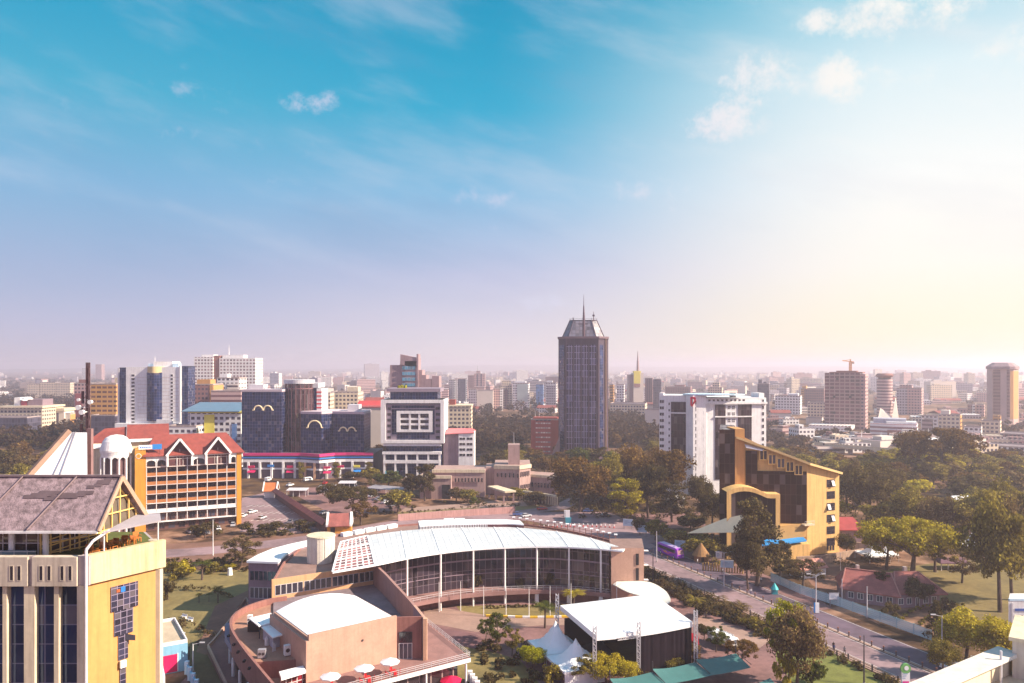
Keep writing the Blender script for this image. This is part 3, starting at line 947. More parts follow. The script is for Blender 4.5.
for sx, sy in ((-1, -1), (1, -1), (1, 1), (-1, 1)):
 b.bar((mx + sx * hw, my + sy * hw, 0), (mx + sx * hw, my + sy * hw, 60.4), 0.09)
for i in range(len(zs) - 1):
 z0, z1 = zs[i], min(60.3, zs[i + 1])
 s = 1 if i % 2 else -1
 for y in (-1, 1):
  b.bar((mx - s * hw, my + y * hw, z0), (mx + s * hw, my + y * hw, z1), 0.08)
  b.bar((mx - hw, my + y * hw, z0), (mx + hw, my + y * hw, z0), 0.08)
 for x in (-1, 1):
  b.bar((mx + x * hw, my - s * hw, z0), (mx + x * hw, my + s * hw, z1), 0.08)
b.build('lattice', mat('rusty_mast', (0.09, 0.05, 0.06), 0.7, 0.25, 1.2), Ma)
for dx, py, r, dy in ((-0.8, 407.5, .30, -.4), (0.6, 402, .26, -.5), (-0.2, 412, .30, -.75), (-1.0, 400, .18, 0)):
 z = ZZ(py, 87)
 b = MB()
 b.tube((mx + dx, my + dy - .28, z), (mx + dx, my + dy + .1, z), r, r * .85, 14)
 b.bar((mx, my, z), (mx + dx, my + dy + .05, z), 0.08)
 b.build('dish_antenna', white, Ma, smooth=False)
for dx, z in ((-.75, 54.5), (-.75, 52.6), (-.9, 50.9), (-.6, 56.4)):
 b = MB()
 b.box(mx + dx - .12, mx + dx + .12, my - .1, my + .1, z - .7, z + .7)
 b.bar((mx, my, z), (mx + dx, my, z), 0.07)
 b.build('panel_antenna', MATS['rusty_mast'], Ma)
# ------------------------------------------------------------------ little blue building beside it
ang = math.atan2(8.5, 13.5)
SB = thing('blue_hut', (-64, 150, 0), 'small pale blue flat-roofed building with a magenta door', 'building')
fb = Frame(-64, 150, math.atan2(8.5, 13.5) * 1.0)
b = MB(fb)
b.box(-13, 0, 0, 15.5, 0, 5.4)
b.build('wall', bluec, SB)
b = MB(fb)
b.box(-12.7, -.3, .3, 15.2, 5.4, 5.5)
b.build('roof', mat('tan_roof', (0.48, 0.38, 0.27), 0.9, 0.2, 0.4), SB)
b = MB(fb)
b.wall([(-13, 0.15), (-.15, 0.15), (-.15, 15.35), (-13, 15.35)], 0.3, 5.41, 6.1, 0)
b.build('parapet', white, SB)
b = MB(fb)
b.box(-4.6, -1.9, -0.08, 0, 0.2, 3.6)
b.build('door', magenta, SB)
b = MB(fb)
b.box(-4.75, -4.6, -.10, .02, .2, 3.75)
b.box(-1.9, -1.75, -.10, .02, .2, 3.75)
b.build('door_frame', white, SB)
BW = thing('garden_wall', (*G(192, 668), 0), 'low blue wall with white-capped piers running down beside the blue hut', 'wall')
w0, w1 = Vector(G(184, 668)), Vector(G(200, 700))
b = MB()
b.wall([tuple(w0), tuple(w1)], 0.3, 0, 1.9)
b.build('panel', bluec, BW)
for k in range(6):
 p = w0.lerp(w1, k / 5)
 b = MB()
 b.box(p.x - .35, p.x + .35, p.y - .35, p.y + .35, 0, 2.5)
 b.build('pier', mat('pale_blue_pier', (0.55, 0.68, 0.78), 0.7, 0.1, 1), BW)
w2 = Vector(G(160, 672))
b = MB()
b.wall([G(164, 688), G(160, 668)], 0.4, 0, 2.2)
tag(b.build('boundary_wall', white, org=(*G(164, 688), 0)), 'short white wall end between the golden side and the blue hut', 'wall')
# ------------------------------------------------------------------ the curved hall
CH_ = thing('curved_hall', (-10, 205, 0), 'long curved hall with white panel roof on slim columns above a concave glass front', 'hall')
Fp = smooth_line([(-39.8, 168.6), (-31.5, 174.8), (-25, 180.8), (-17.5, 186), (-9.7, 189.6), (-1.8, 191.5), (6.3, 192.4), (14.4, 191.9), (22.2, 189.8), (27.4, 187.8)], 5)
Bp = smooth_line([(-43.4, 193), (-38, 200), (-30, 205.5), (-22, 208.5), (-14, 210), (-5, 210.5), (1.4, 210), (12, 205), (20.5, 199), (28.2, 189.6)], 5)
NF = len(Fp)
def lerp2(a, b, t):
 return (a[0] + (b[0] - a[0]) * t, a[1] + (b[1] - a[1]) * t)
outer = smooth_line([(-55.5, 199), (-54.2, 205), (-49.4, 214), (-36, 226), (-18, 231.5), (1.5, 229), (16, 220), (28, 206), (34, 197)], 5)
inner = [(-53, 168), (-32.5, 180.6)] + [lerp2(Fp[i], Bp[i], 0.24) for i in range(10, NF - 2, 2)] + [(25, 192)]
ringp = inner + list(reversed(outer)) + [(-55.4, 184)]
b = MB()
b.prism(ringp, 0, 12.0, 0, 1)
b.build('wall', [brick, roofbrown], CH_)
b = MB()
b.wall([(-52.9, 168.3), (-55.3, 184), (-55.3, 199)] + outer[1:], 0.35, 12.0, 12.5)
b.build('parapet', brick, CH_)
roofm = glass('white_roof_panel', (0.56, 0.59, 0.60), 1.6, 2.2, (0.36, 0.38, 0.41), 0.07, rough=0.35, tilt=0.04, vvar=0.22)
b = MB()
lat = MB()
NR_ = 6
U = [0.0]
for i in range(1, NF):
 U.append(U[-1] + math.dist(Fp[i], Fp[i - 1]))
def roofp(i, j, dz=0.0):
 t = j / NR_
 p = lerp2(Fp[i], Bp[i], t)
 return (p[0], p[1], 14.3 + 1.1 * math.sin(t * math.pi * 0.5) * min(1, (NF - 1 - i) / 12 + 0.2) + dz)
for i in range(NF - 1):
 for j in range(NR_):
  q = [roofp(i, j), roofp(i + 1, j), roofp(i + 1, j + 1), roofp(i, j + 1)]
  v0, v1 = j * 3.3, (j + 1) * 3.3
  tgt = lat if i < 5 else b
  tgt.face(q, 0, [(U[i], v0), (U[i + 1], v0), (U[i + 1], v1), (U[i], v1)])
  b.face([roofp(i, j + 1, -.35), roofp(i + 1, j + 1, -.35), roofp(i + 1, j, -.35), roofp(i, j, -.35)], 1)
 b.face([roofp(i, 0, -.35), roofp(i + 1, 0, -.35), roofp(i + 1, 0), roofp(i, 0)], 1)
 b.face([roofp(i + 1, NR_, -.35), roofp(i, NR_, -.35), roofp(i, NR_), roofp(i + 1, NR_)], 1)
for i, s in ((0, 1), (NF - 1, -1)):
 for j in range(NR_):
  q = [roofp(i, j + 1, -.35), roofp(i, j, -.35), roofp(i, j), roofp(i, j + 1)]
  b.face(q if s > 0 else list(reversed(q)), 1)
b.build('roof', [roofm, white2], CH_)
lat.build('skylight_grid', glass('skylight_grid', (0.26, 0.10, 0.09), 1.5, 1.6, (0.80, 0.78, 0.76), 0.17, rough=0.4, vvar=1.4), CH_)
b = MB()
for j in (0.02, 2.0, 4.0, 5.98):
 for i in range(5):
  p, q = roofp(i, 0), roofp(i, 0)
  a0, a1 = lerp2(Fp[i], Bp[i], j / 6), lerp2(Fp[i + 1], Bp[i + 1], j / 6)
  b.bar((*a0, roofp(i, j)[2] + .05), (*a1, roofp(i + 1, j)[2] + .05), 0.4, 0.12)
for i in (0, 5):
 for j in range(NR_):
  b.bar(roofp(i, j, .08), roofp(i, j + 1, .08), 0.45, 0.12)
b.build('roof_frame', white2, CH_)
ci = []
for px in (407, 440.5, 473, 505, 537, 569, 601):
 k = min(range(NF), key=lambda i: abs(CX + F * Fp[i][0] / Fp[i][1] - px))
 ci.append(k)
 rb = MB()
 for j in range(NR_):
  rb.bar(roofp(k, j, .06), roofp(k, j + 1, .06), 0.28, 0.10)
 rb.build('roof_rib', white2, CH_)
 c = MB()
 x, y = Fp[k][0], Fp[k][1] + 0.35
 z0 = 0.0
 c.cyl(x, y, 0.24, 0.24, z0, 13.93, 10)
 if px > 520:
  c.cyl(x, y, 0.55, 0.5, z0, 2.9, 10)
 c.build('column', white, CH_, smooth=False)
gf = MB()
gl = [lerp2(Fp[i], Bp[i], 0.22) for i in range(0, NF)]
u = 0
NG = next(i for i in range(NF) if gl[i][0] > 24.2)
NS = next(i for i in range(NF) if CX + F * gl[i][0] / gl[i][1] > 374)
for i in range(NS, NG):
 d = math.dist(gl[i], gl[i + 1])
 gf.face([(*gl[i], 3.0), (*gl[i + 1], 3.0), (*gl[i + 1], 14.0), (*gl[i], 14.0)], 0, [(u, 0), (u + d, 0), (u + d, 11), (u, 11)])
 u += d
gf.build('glass_front', cw_arc, CH_)
for z in (6.9, 10.4):
 tr = MB()
 for i in range(NS, NG):
  a, c = lerp2(Fp[i], Bp[i], 0.215), lerp2(Fp[i + 1], Bp[i + 1], 0.215)
  tr.bar((*a, z), (*c, z), 0.12, 0.34 if z > 8 else 0.2)
 tr.build('transom', mat('mauve_transom', (0.23, 0.17, 0.21), 0.6, 0.1, 1), CH_)
dk = MB()
for i in range(8, NG):
 a0, a1 = lerp2(Fp[i], Bp[i], -0.02), lerp2(Fp[i + 1], Bp[i + 1], -0.02)
 c0, c1 = gl[i], gl[i + 1]
 dk.slab([(*a0, 3.4), (*a1, 3.4), (*c1, 3.4), (*c0, 3.4)], 1.0, 0)
dk.build('deck', mat('deck_pink', (0.27, 0.15, 0.14), 0.85, 0.15, 0.4), CH_)
rc = MB()
for i in range(8, NG):
 a0, a1 = lerp2(Fp[i], Bp[i], 0.16), lerp2(Fp[i + 1], Bp[i + 1], 0.16)
 rc.face([(*a0, 0), (*a1, 0), (*a1, 2.4), (*a0, 2.4)])
rc.build('undercroft_wall', brick, CH_)
rl = MB()
for i in range(9, NG):
 a0, a1 = lerp2(Fp[i], Bp[i], -0.012), lerp2(Fp[i + 1], Bp[i + 1], -0.012)
 for z in (3.95, 4.45):
  rl.bar((*a0, z), (*a1, z), 0.06)
 rl.bar((*a0, 3.4), (*a0, 4.45), 0.06)
rl.build('railing', lightm, CH_)
eb = MB()
eb.prism([(24.7, 189.2), (32.9, 189.6), (34.2, 200), (25.6, 200)], 0, 14.6, 0, 1)
eb.build('end_block', [peach, roofbrown], CH_)
eb = MB()
for (x0, x1, z0, z1) in ((30.9, 31.6, 10.4, 13.2), (30.9, 31.6, 6.6, 9.6), (30.9, 31.6, 3.6, 6.0)):
 eb.box(x0, x1, 189.35, 189.6, z0, z1)
eb.build('slot_window', blackm, CH_)
eb = MB()
for z in (13.6, 10.0, 6.3):
 eb.box(33.05, 34.2, 190.2, 191.4, z, z + .12)
eb.build('ledge', white, CH_)
b = MB()
for i in range(NF - 1):
 px = CX + F * Bp[i][0] / Bp[i][1]
 if 415 < px < 519:
  p0, p1 = Bp[i], Bp[i + 1]
  q0, q1 = lerp2(Fp[i], Bp[i], 1.22), lerp2(Fp[i + 1], Bp[i + 1], 1.22)
  b.slab([(*p0, 16.4), (*p1, 16.4), (*q1, 16.7), (*q0, 16.7)], .3, 0)
  b.face([(*p0, 15.4), (*p1, 15.4), (*p1, 16.1), (*p0, 16.1)], 1)
  b.face([(*q1, 12.0), (*q0, 12.0), (*q0, 16.4), (*q1, 16.4)], 0)
b.build('clerestory', [white2, mat('louvre_red_brown', (0.11, 0.035, 0.045), 0.7, 0.4, 3)], CH_)
lo = MB()
n = 0
for i in range(NF - 1):
 px = CX + F * Bp[i][0] / Bp[i][1]
 if 418 < px < 484:
  for t in (0.05, .3, .55, .8):
   p = lerp2(Bp[i], Bp[i + 1], t)
   lo.box(p[0], p[0] + .16, p[1] - .12, p[1] - .02, 15.4, 16.1)
lo.build('louvre_blade', white2, CH_)
for px, py in ((342, 535.5), (354, 533.3), (365, 531.2), (376, 529.4), (387, 527.6)):
 g = G(px, py, 12.3)
 q = G(px + 9, py - 1.7, 12.3)
 b = MB()
 b.wall([g, q], 1.6, 12.0, 13.0)
 b.build('skylight', white2, CH_)
op = smooth_line([(0.5, 228.6), (16, 219), (28, 205.2)], 8)
for k in range(len(op)):
 p = op[k]
 b = MB()
 b.box(p[0] - .09, p[0] + .09, p[1] - .09, p[1] + .09, 12.0, 14.4, 0)
 b.box(p[0] - .45, p[0] + .45, p[1] - .45, p[1] + .45, 14.41, 14.62, 1)
 b.build('parapet_light', [brick, white2], CH_)
b = MB()
for z in (13.0, 13.8):
 for k in range(len(op) - 1):
  b.bar((*op[k], z), (*op[k + 1], z), 0.09)
b.build('railing', brick, CH_)
ov = Vector((-32.5 + 53, 180.6 - 168))
OF = Frame(-53, 168, math.atan2(ov.y, ov.x))
b = MB(OF)
b.box(-.2, 24.0, -0.45, -0.05, 0, 12.9)
b.build('window_wall', mat('apricot_render', (0.62, 0.35, 0.18), 0.8, 0.1, 0.3, streak=0.2), CH_)
for k in range(18):
 xx = 1.1 + k * 1.25 + (k // 5) * 0.25
 window(CH_, OF, xx, -0.46, 9.3, 1.12, 2.2, wing, lightm, fw=0.08)
W_o = [(-63.8, 184), (-63.4, 190), (-61.8, 196), (-58.8, 201), (-55.2, 205.5)]
W_i = [(-56.4, 183), (-56.6, 190), (-56.2, 196), (-54.6, 199.5), (-53.2, 202)]
WG = thing('side_wing', (-60, 190, 0), 'mauve-brown curved wing with a pale sheet roof at the left end of the curved hall', 'building')
b = MB()
b.prism([W_i[0]] + W_i[1:] + list(reversed(W_o)), 0, 12.4, 0)
b.build('wall', violet, WG)
b = MB()
b.slab([(W_o[0][0] - .3, W_o[0][1] - .5, 12.95)] + [(W_i[0][0] + .2, W_i[0][1] - .5, 12.95)] + [(*p, 12.95) for p in W_i[1:]] + [(*p, 12.95) for p in reversed(W_o[1:])], .5)
b.build('roof', white2, WG)
wf = Frame(-63.8, 184, math.atan2(-1.0, 7.4))
for z, h in ((8.2, 2.3), (3.9, 2.6)):
 for k in range(6):
  window(WG, wf, 0.95 + k * 1.12, -0.02, z, 1.05, h, wing if z > 5 else wingl, violet if z > 5 else lightm, fw=0.09)
DR = thing('water_tank', (-47, 187, 12), 'big cream drum-shaped water tank on the brown roof of the hall', 'tank')
b = MB()
b.cyl(-47, 187, 3.35, 3.35, 12.02, 18.2, 32)
b.build('drum', mat('tank_cream', (0.66, 0.61, 0.52), 0.7, 0.12, 0.4, streak=0.12), DR, smooth=False)
b = MB()
b.cyl(-47, 187, 3.5, 3.45, 18.2, 18.5, 32)
b.build('rim', cream, DR)
b = MB()
for a in range(0, 360, 30):
 x, y = -47 + 3.37 * math.cos(rad(a)), 187 + 3.37 * math.sin(rad(a))
 b.bar((x, y, 12.1), (x, y, 18.2), 0.12)
b.build('rib', mat('tank_cream', (0.66, 0.60, 0.50)), DR)
# ------------------------------------------------------------------ theatre and its terraces
TH = thing('theatre', (-30, 145, 0), 'tan theatre block with a white vaulted roof and a tall curved brown wall', 'building')
FLp, FRp = Vector((-35, 131)), Vector((-21.4, 141.2))
tv = (FRp - FLp).normalized()
td = Vector((-tv.y, tv.x))
TF = Frame(FLp.x, FLp.y, math.atan2(tv.y, tv.x))
TW = (FRp - FLp).length
b = MB(TF)
b.box(0, TW, 0, 0.5, 0, 13.6)
b.box(0, TW, 0.5, 17.3, 0, 13.1)
b.box(-.5, 0, 0.0, 18.2, 0, 12.6)
b.build('wall', peach, TH)
b = MB(TF)
N = 12
for i in range(N):
 for j in range(6):
  def vp(i, j):
   u_, v_ = i / N, j / 6
   return (0.35 + u_ * (TW - .6), 0.5 + v_ * 16.7, 13.2 + 6.6 * u_ * (1 - u_) * (0.12 + 0.88 * v_ ** 0.8))
  b.face([vp(i, j), vp(i + 1, j), vp(i + 1, j + 1), vp(i, j + 1)], 0, [(i * 1.4, j * 2.8), (i * 1.4 + 1.4, j * 2.8), (i * 1.4 + 1.4, j * 2.8 + 2.8), (i * 1.4, j * 2.8 + 2.8)])
 q = [vp(i + 1, 6), vp(i, 6)]
 b.face([q[0], q[1], (q[1][0], q[1][1], 11), (q[0][0], q[0][1], 11)], 0)
q0, q1 = vp(0, 0), vp(0, 6)
b.face([q1, q0, (q0[0], q0[1], 12.5), (q1[0], q1[1], 12.5)], 0)
q0, q1 = vp(N, 0), vp(N, 6)
b.face([q0, q1, (q1[0], q1[1], 11), (q0[0], q0[1], 11)], 0)
b.build('vault_roof', seam, TH)
cw = smooth_line([(-32.6, 180.0), (-28.6, 171.5), (-24.6, 162), (-21.2, 154), (-18.4, 147), (-16.2, 141.2)], 4)
b = MB()
b.wall(cw[:16], 0.55, 0, 13.2, 0)
b.build('curved_wall', mat('curved_wall_pink', (0.36, 0.20, 0.17), 0.85, 0.12, 0.3, streak=0.25), TH)
b = MB()
b.wall(cw[15:], 0.55, 0, 13.2, 0, 1)
b.build('curved_wall_end', [violet, peach], TH)
b = MB()
b.box(-16.45, -15.75, 140.5, 141.3, 0, 13.25)
b.build('painted_lit_end', mat('lit_end_tan', (0.62, 0.38, 0.25), 0.85, 0.12, 0.3, streak=0.2), TH)  # lighter tan puts the sunlit narrow wall end into the colour
b = MB()
br = FRp + td * 17.4
b.prism([(FRp.x + .1, FRp.y + .1), (-19.2, 148), (-21.6, 154), (-25.0, 162), (-29.0, 171.5), (-32.8, 179.6), (-52.6, 167.6), (FLp + td * 17.9).to_tuple(), (br.x, br.y)], 0, 8.4, 0, 1)
b.build('lower_roof', [brick, roofgrey], TH)
DF = Frame(FRp.x, FRp.y, rad(4))
b = MB(DF)
b.box(-.1, 4.6, 0.1, .4, 5.5, 13.3, 0)
b.build('recess_wall', brick, TH)
for k, (nm, z0, h) in enumerate((('window', 8.6, 1.9), ('door', 5.5, 2.9))):
 window(TH, DF, 1.6, 0.08, z0, 2.4, h, wing if k == 0 else wingl, white if k else darkm, nx=3, name=nm)
b = MB(TF)
b.cyl(6.6, -0.12, 0.01, 0.01, 0, 0.01, 3) if False else None
b.box(9.9, 10.2, -0.14, 0, 10.4, 10.7)
b.build('wall_lamp', darkm, TH)
TR = thing('terrace', (-20, 138, 0), 'brown café terrace with white railings wrapping round the foot of the theatre', 'terrace')
terr = [(FLp.x, FLp.y), (-40, 124), (-38, 120.5), (-24, 130.7), (-7.7, 142), (-18.2, 162), (-19.0, 149), (-16.5, 142.0), (FRp.x, FRp.y)]
b = MB()
b.prism(terr, 4.7, 5.5, 1, 0)
b.build('floor', [mat('terrace_tile', (0.27, 0.145, 0.13), 0.85, 0.2, 0.4), white], TR)
b = MB()
b.prism([(-40, 126), (-36, 123.2), (-24, 131.9), (-10.2, 142.2), (-18.4, 158), (-19.0, 149), (-21, 141)], 0, 4.68, 0)
b.build('undercroft', glass('undercroft_glass', (0.03, 0.02, 0.025), 2.4, 4.7, (0.30, 0.22, 0.2), 0.12), TR)
rp = [(-18.1, 161.2), (-7.8, 142.0), (-24, 130.8), (-38, 121)]
for i in range(3):
 a, c = Vector(rp[i]), Vector(rp[i + 1])
 n = int((c - a).length / 1.6)
 b = MB()
 for k in range(n + 1):
  p = a.lerp(c, k / n)
  b.bar((p.x, p.y, 5.5), (p.x, p.y, 6.5), 0.07)
 for z in (5.85, 6.18, 6.5):
  b.bar((a.x, a.y, z), (c.x, c.y, z), 0.055)
 b.build('railing', lightm, TR)
for p in ((-8.6, 142.0), (-15.5, 137.2), (-21.5, 133.0), (-29, 127.8)):
 b = MB()
 b.cyl(p[0], p[1], .2, .2, 0, 4.69, 10)
 b.build('column', white, TR)
def parasol_proto(canvas, label, group=None):
 c = thing('parasol', (0, 0, 0), label, 'parasol', group)
 b = MB()
 n = 8
 for k in range(n):
  a0, a1 = 2 * math.pi * k / n, 2 * math.pi * (k + 1) / n
  p0, p1 = (1.75 * math.cos(a0), 1.75 * math.sin(a0), 2.25), (1.75 * math.cos(a1), 1.75 * math.sin(a1), 2.25)
  b.face([p0, p1, (0, 0, 2.95)])
  b.face([(p0[0], p0[1], 2.08), (p1[0], p1[1], 2.08), p1, p0])
  b.face([p1, p0, (0, 0, 2.86)])
 b.build('canopy', canvas, c)
 MB().cyl(0, 0, .035, .035, 0, 2.84, 8).build('pole', lightm, c)
 MB().cyl(0, 0, .35, .3, 0, .12, 12).build('base', concrete, c)
 return c
pr, used = parasol_proto(white2, 'white octagonal parasol over a red table, nearest the theatre door', 'white terrace parasols'), [False]
for (x, y, l) in ((-21.6, 134.4, None), (-25.6, 131.5, 'white octagonal parasol standing between the two others in front of the tan theatre wall'), (-30.6, 128.0, 'white octagonal parasol cut by the bottom edge, farthest from the theatre door')):
 put(used, pr, (x, y, 5.5), 0.2, label=l)
tb, used = table_proto(red, 'red table under a white parasol on the theatre terrace', 'red terrace tables'), [False]
for (x, y) in ((-21.6, 133.4), (-25.6, 130.6), (-30.4, 127.2)):
 for d in ((-.2, 0), ):
  put(used, tb, (x + d[0] + .75, y + .9, 5.5), 0.5)
def cchair_proto():
 c = thing('chair', (0, 0, 0), 'red chair at a table under a white parasol', 'chair', 'red terrace chairs')
 MB().box(-.25, .25, -.25, .25, 0.40, 0.46).build('seat', red, c)
 MB().box(-.25, .25, .2, .25, 0.461, .9).build('backrest', red, c)
 for x in (-.22, .22):
  for y in (-.22, .22):
   MB().box(x - .03, x + .03, y - .03, y + .03, 0, .399).build('leg', red, c)
 return c
cc, used = cchair_proto(), [False]
for (x, y) in ((-21.6, 134.4), (-25.6, 131.5), (-30.6, 128.0)):
 for k, a in enumerate((0.4, 2.0, 3.6, 5.2)):
  put(used, cc, (x + .55 + 1.1 * math.cos(a), y - .2 + 1.0 * math.sin(a), 5.5), a - 1.57)
rp_, used = parasol_proto(mat('crimson_canvas', (0.62, 0.0, 0.06), 0.7, 0.1, 0.5), 'crimson parasol on the ground below the terrace corner'), [False]
put(used, rp_, (-11.2, 139.0, 0), 0.3, 1.15)
b = MB()
for x0, z in ((0, 0), ):
 p, q = Vector(G(470, 676, .9)), Vector(G(480, 690, .9))
 d = (q - p)
 for k in range(4):
  a = p + d * (k / 4)
  c = p + d * ((k + .8) / 4)
  b.wall([tuple(a), tuple(c)], 0.4, 0, 1.5)
  b.box(a.x - .45, a.x + .45, a.y - .45, a.y + .45, 0, 1.9)
tag(b.build('low_wall', white, org=(*G(470, 676), 0)), 'low white stepped wall with piers below the terrace corner', 'wall')
# ------------------------------------------------------------------ service yard left of the theatre
SY = thing('service_wing', (-48, 140, 0), 'brown service wing with a curved outer wall and an open roof yard of plant', 'building')
ew = smooth_line([(-49.6, 167.4), (-53.4, 165), (-56.2, 160), (-56.6, 154), (-54.4, 147.4), (-49.4, 138.6), (-43.2, 129), (-37.2, 120), (-33, 113.6)], 4)
b = MB()
b.wall(list(reversed(ew)), 0.45, 4.6, 9.3, 0)
b.build('outer_wall', brick, SY)
lw = FLp + td * 17.9
inn = [(FLp.x - .35, FLp.y - .2), (lw.x - .3, lw.y)]
b = MB()
yard = [tuple(p) for p in ew if p[1] > 133.8]
b.prism([(-45.9, 133.4), (-38.0, 134.6), (lw.x - .35, lw.y), (-49.6, 167.2)] + yard[1:], 4.7, 8.0, 0, 1)
b.build('yard_floor', [brick, mat('yard_tile', (0.36, 0.19, 0.13), 0.9, 0.2, 0.3)], SY)
b = MB()
b.prism([(-33.2, 113.8), (-24, 124), (FLp.x - .4, FLp.y - .3), (-38.1, 134.5), (-46.0, 133.3)], 0, 5.0, 0, 1)
b.build('lower_yard_floor', [brick, MATS['yard_tile']], SY)
pod = [G(208, 648, 1.2), G(228, 690, 1.2), (-44, 128), (-50.5, 141), (-55.5, 152), (-57, 160), (-54, 166), G(246, 600, 1.2), G(230, 622, 1.2), G(213, 643, 1.2)]
b = MB()
b.prism(pod, 0, 1.2, 0, 0)
b.build('podium', mat('podium_brown', (0.24, 0.115, 0.10), 0.9, 0.2, 0.3), SY)
b = MB()
b.wall(pod[6:] + [pod[0], pod[1]], .35, 1.2, 1.9)
b.build('podium_kerb', peach, SY)
b = MB()
core = [tuple(p) for p in smooth_line([(-52, 163), (-53.5, 155), (-51, 147), (-46.5, 138.5), (-40.5, 129), (-34, 118)], 3)]
b.wall(list(reversed(core)), .4, 1.2, 4.7)
b.build('arcade_wall', blackm, SY)
for p in ((-55.3, 150.5), (-52.4, 144.2), (-49.0, 138.3), (-45.6, 133), (-42, 127.5)):
 b = MB()
 b.cyl(p[0] - .5, p[1], .32, .32, 1.2, 4.62, 10)
 b.build('column', white, SY)
for k, (x, y) in enumerate(((-50.9, 141.2), (-48.8, 137.6), (-46.2, 133.4), (-44.2, 130.2), (-53.6, 145.9))):
 b = MB()
 b.box(x - .95, x - .55, y - .5, y + .2, 8.1, 8.45)
 b.build('slot_vent', blackm, SY)
b = MB()
bf = Frame(*G(231, 636, 4.6), rad(58))
b.wall([G(228, 628, 5.2), G(227, 640, 5.2), G(233, 650, 5.2), G(240, 661, 5.2)], .9, 5.0, 6.3)
b.build('curved_balcony', mat('slate_blue', (0.20, 0.17, 0.24), 0.7, 0.1, 0.5), SY)
def P3(px, py, z):
 g = G(px, py, z)
 return (g[0], g[1], z)
s1 = thing('plant_shed', (-49.5, 149, 8), 'open shed with a flat white roof at the back of the roof yard', 'shed')
b = MB()
b.slab([P3(249, 618, 10.9), P3(258.8, 626, 10.9), P3(278, 620.8, 10.9), P3(271, 612.8, 10.9)], .2)
b.build('roof', white2, s1)
b = MB()
for q in ((250.5, 618.5), (259.5, 625), (276.5, 620.6), (270.8, 613.8)):
 p = P3(*q, 10.6)
 b.box(p[0] - .08, p[0] + .08, p[1] - .08, p[1] + .08, 8, 10.69)
b.build('post', darkm, s1)
g = P3(253, 624, 9.5)
b = MB()
b.box(g[0] - 1.0, g[0] + 1.2, g[1] - .2, g[1] + 1.4, 8.01, 9.9)
b.build('cabinet', blackm, s1)
s2 = thing('plant_shed', (-44.5, 143, 8), 'blue-grey plant shed with a flat white roof against the theatre wall', 'shed')
b = MB()
b.slab([P3(260, 625.4, 10.6), P3(272.5, 637.5, 10.6), P3(291.6, 632, 10.6), P3(278.6, 620.8, 10.6)], .2)
b.build('roof', white2, s2)
b = MB()
b.prism([P3(263, 627, 10.3)[:2], P3(273, 636, 10.3)[:2], P3(289, 631.5, 10.3)[:2], P3(279, 622, 10.3)[:2]], 8.01, 10.38)
b.build('wall', mat('bluegrey_wall', (0.40, 0.40, 0.47), 0.8, 0.1, 0.4, streak=0.2), s2)
def ac_unit(px, py, z, w, h, label, m_, rz=0.6):
 x, y = G(px, py, z)
 c = thing('air_conditioner', (x, y, z), label, 'air conditioner')
 f = Frame(x, y, rz)
 MB(f).box(-w / 2, w / 2, -.45, .45, z + 0.12, z + h).build('casing', m_, c)
 b = MB(f)
 for k in (-1, 1):
  n = 12
  r = min(w, h) * .2
  pts = [(k * w * .23 + r * math.cos(2 * math.pi * i / n), -.47, z + h * .55 + r * math.sin(2 * math.pi * i / n)) for i in range(n)]
  b.face(pts, 0)
 b.build('fan_grille', darkm, c)
 MB(f).box(-w / 2 + .1, w / 2 - .1, -.4, .4, z, z + 0.118).build('base', darkm, c)
 return c
ac_unit(289.5, 655, 8.0, 1.9, 1.9, 'large white air conditioning unit with two fans beside the theatre wall', white)
ac_unit(262, 658, 8.0, 1.3, 1.6, 'grey air conditioning unit standing alone in the middle of the roof yard', greym, 0.1)
ac_unit(250, 624, 8.0, 0.9, 1.8, 'small white air conditioning unit behind the open shed in the roof yard', white, 0.1)
x, y = G(267, 645, 8.0)
t_ = thing('gas_tank', (x, y, 8), 'small white upright tank beside the blue-grey plant shed', 'tank')
MB().cyl(x, y, .42, .42, 8.0, 9.3, 14).build('body', white, t_)
MB().cyl(x, y, .3, .12, 9.3, 9.6, 14).build('cap', lightm, t_)
kf = thing('kiosk', (*G(290, 682, 5.0), 5.0), 'red and glass kiosk under a white canopy at the foot of the roof yard', 'kiosk')
b = MB()
b.slab([P3(279, 671.5, 8.0), P3(281.5, 678, 8.0), P3(306, 670.5, 8.0), P3(303, 665.5, 8.0)], .45)
b.build('canopy', white2, kf)
b = MB()
p0, p1, p2, p3 = P3(280.5, 677, 7.5), P3(305, 670, 7.5), P3(302, 666, 7.5), P3(280, 672, 7.5)
b.prism([p0[:2], p1[:2], p2[:2], p3[:2]], 5.01, 7.54, 0)
b.build('shopfront', glass('kiosk_front', (0.16, 0.012, 0.02), 1.0, 3.0, (0.55, 0.5, 0.5), 0.08, vvar=1.6), kf)
for i in range(3):
 x, y = G(273 + i * 1.2, 668 - i * .4, 5.0)
 c = thing('vent_pipe', (x, y, 5), 'thin steel pipe standing beside the kiosk in the roof yard', 'pipe', 'pipes beside the kiosk')
 MB().cyl(x, y, .09, .09, 5, 9.6 - i * .3, 8).build('tube', lightm, c)
 MB().cyl(x, y, .13, .13, 9.6 - i * .3, 9.75 - i * .3, 8).build('cap', lightm, c)
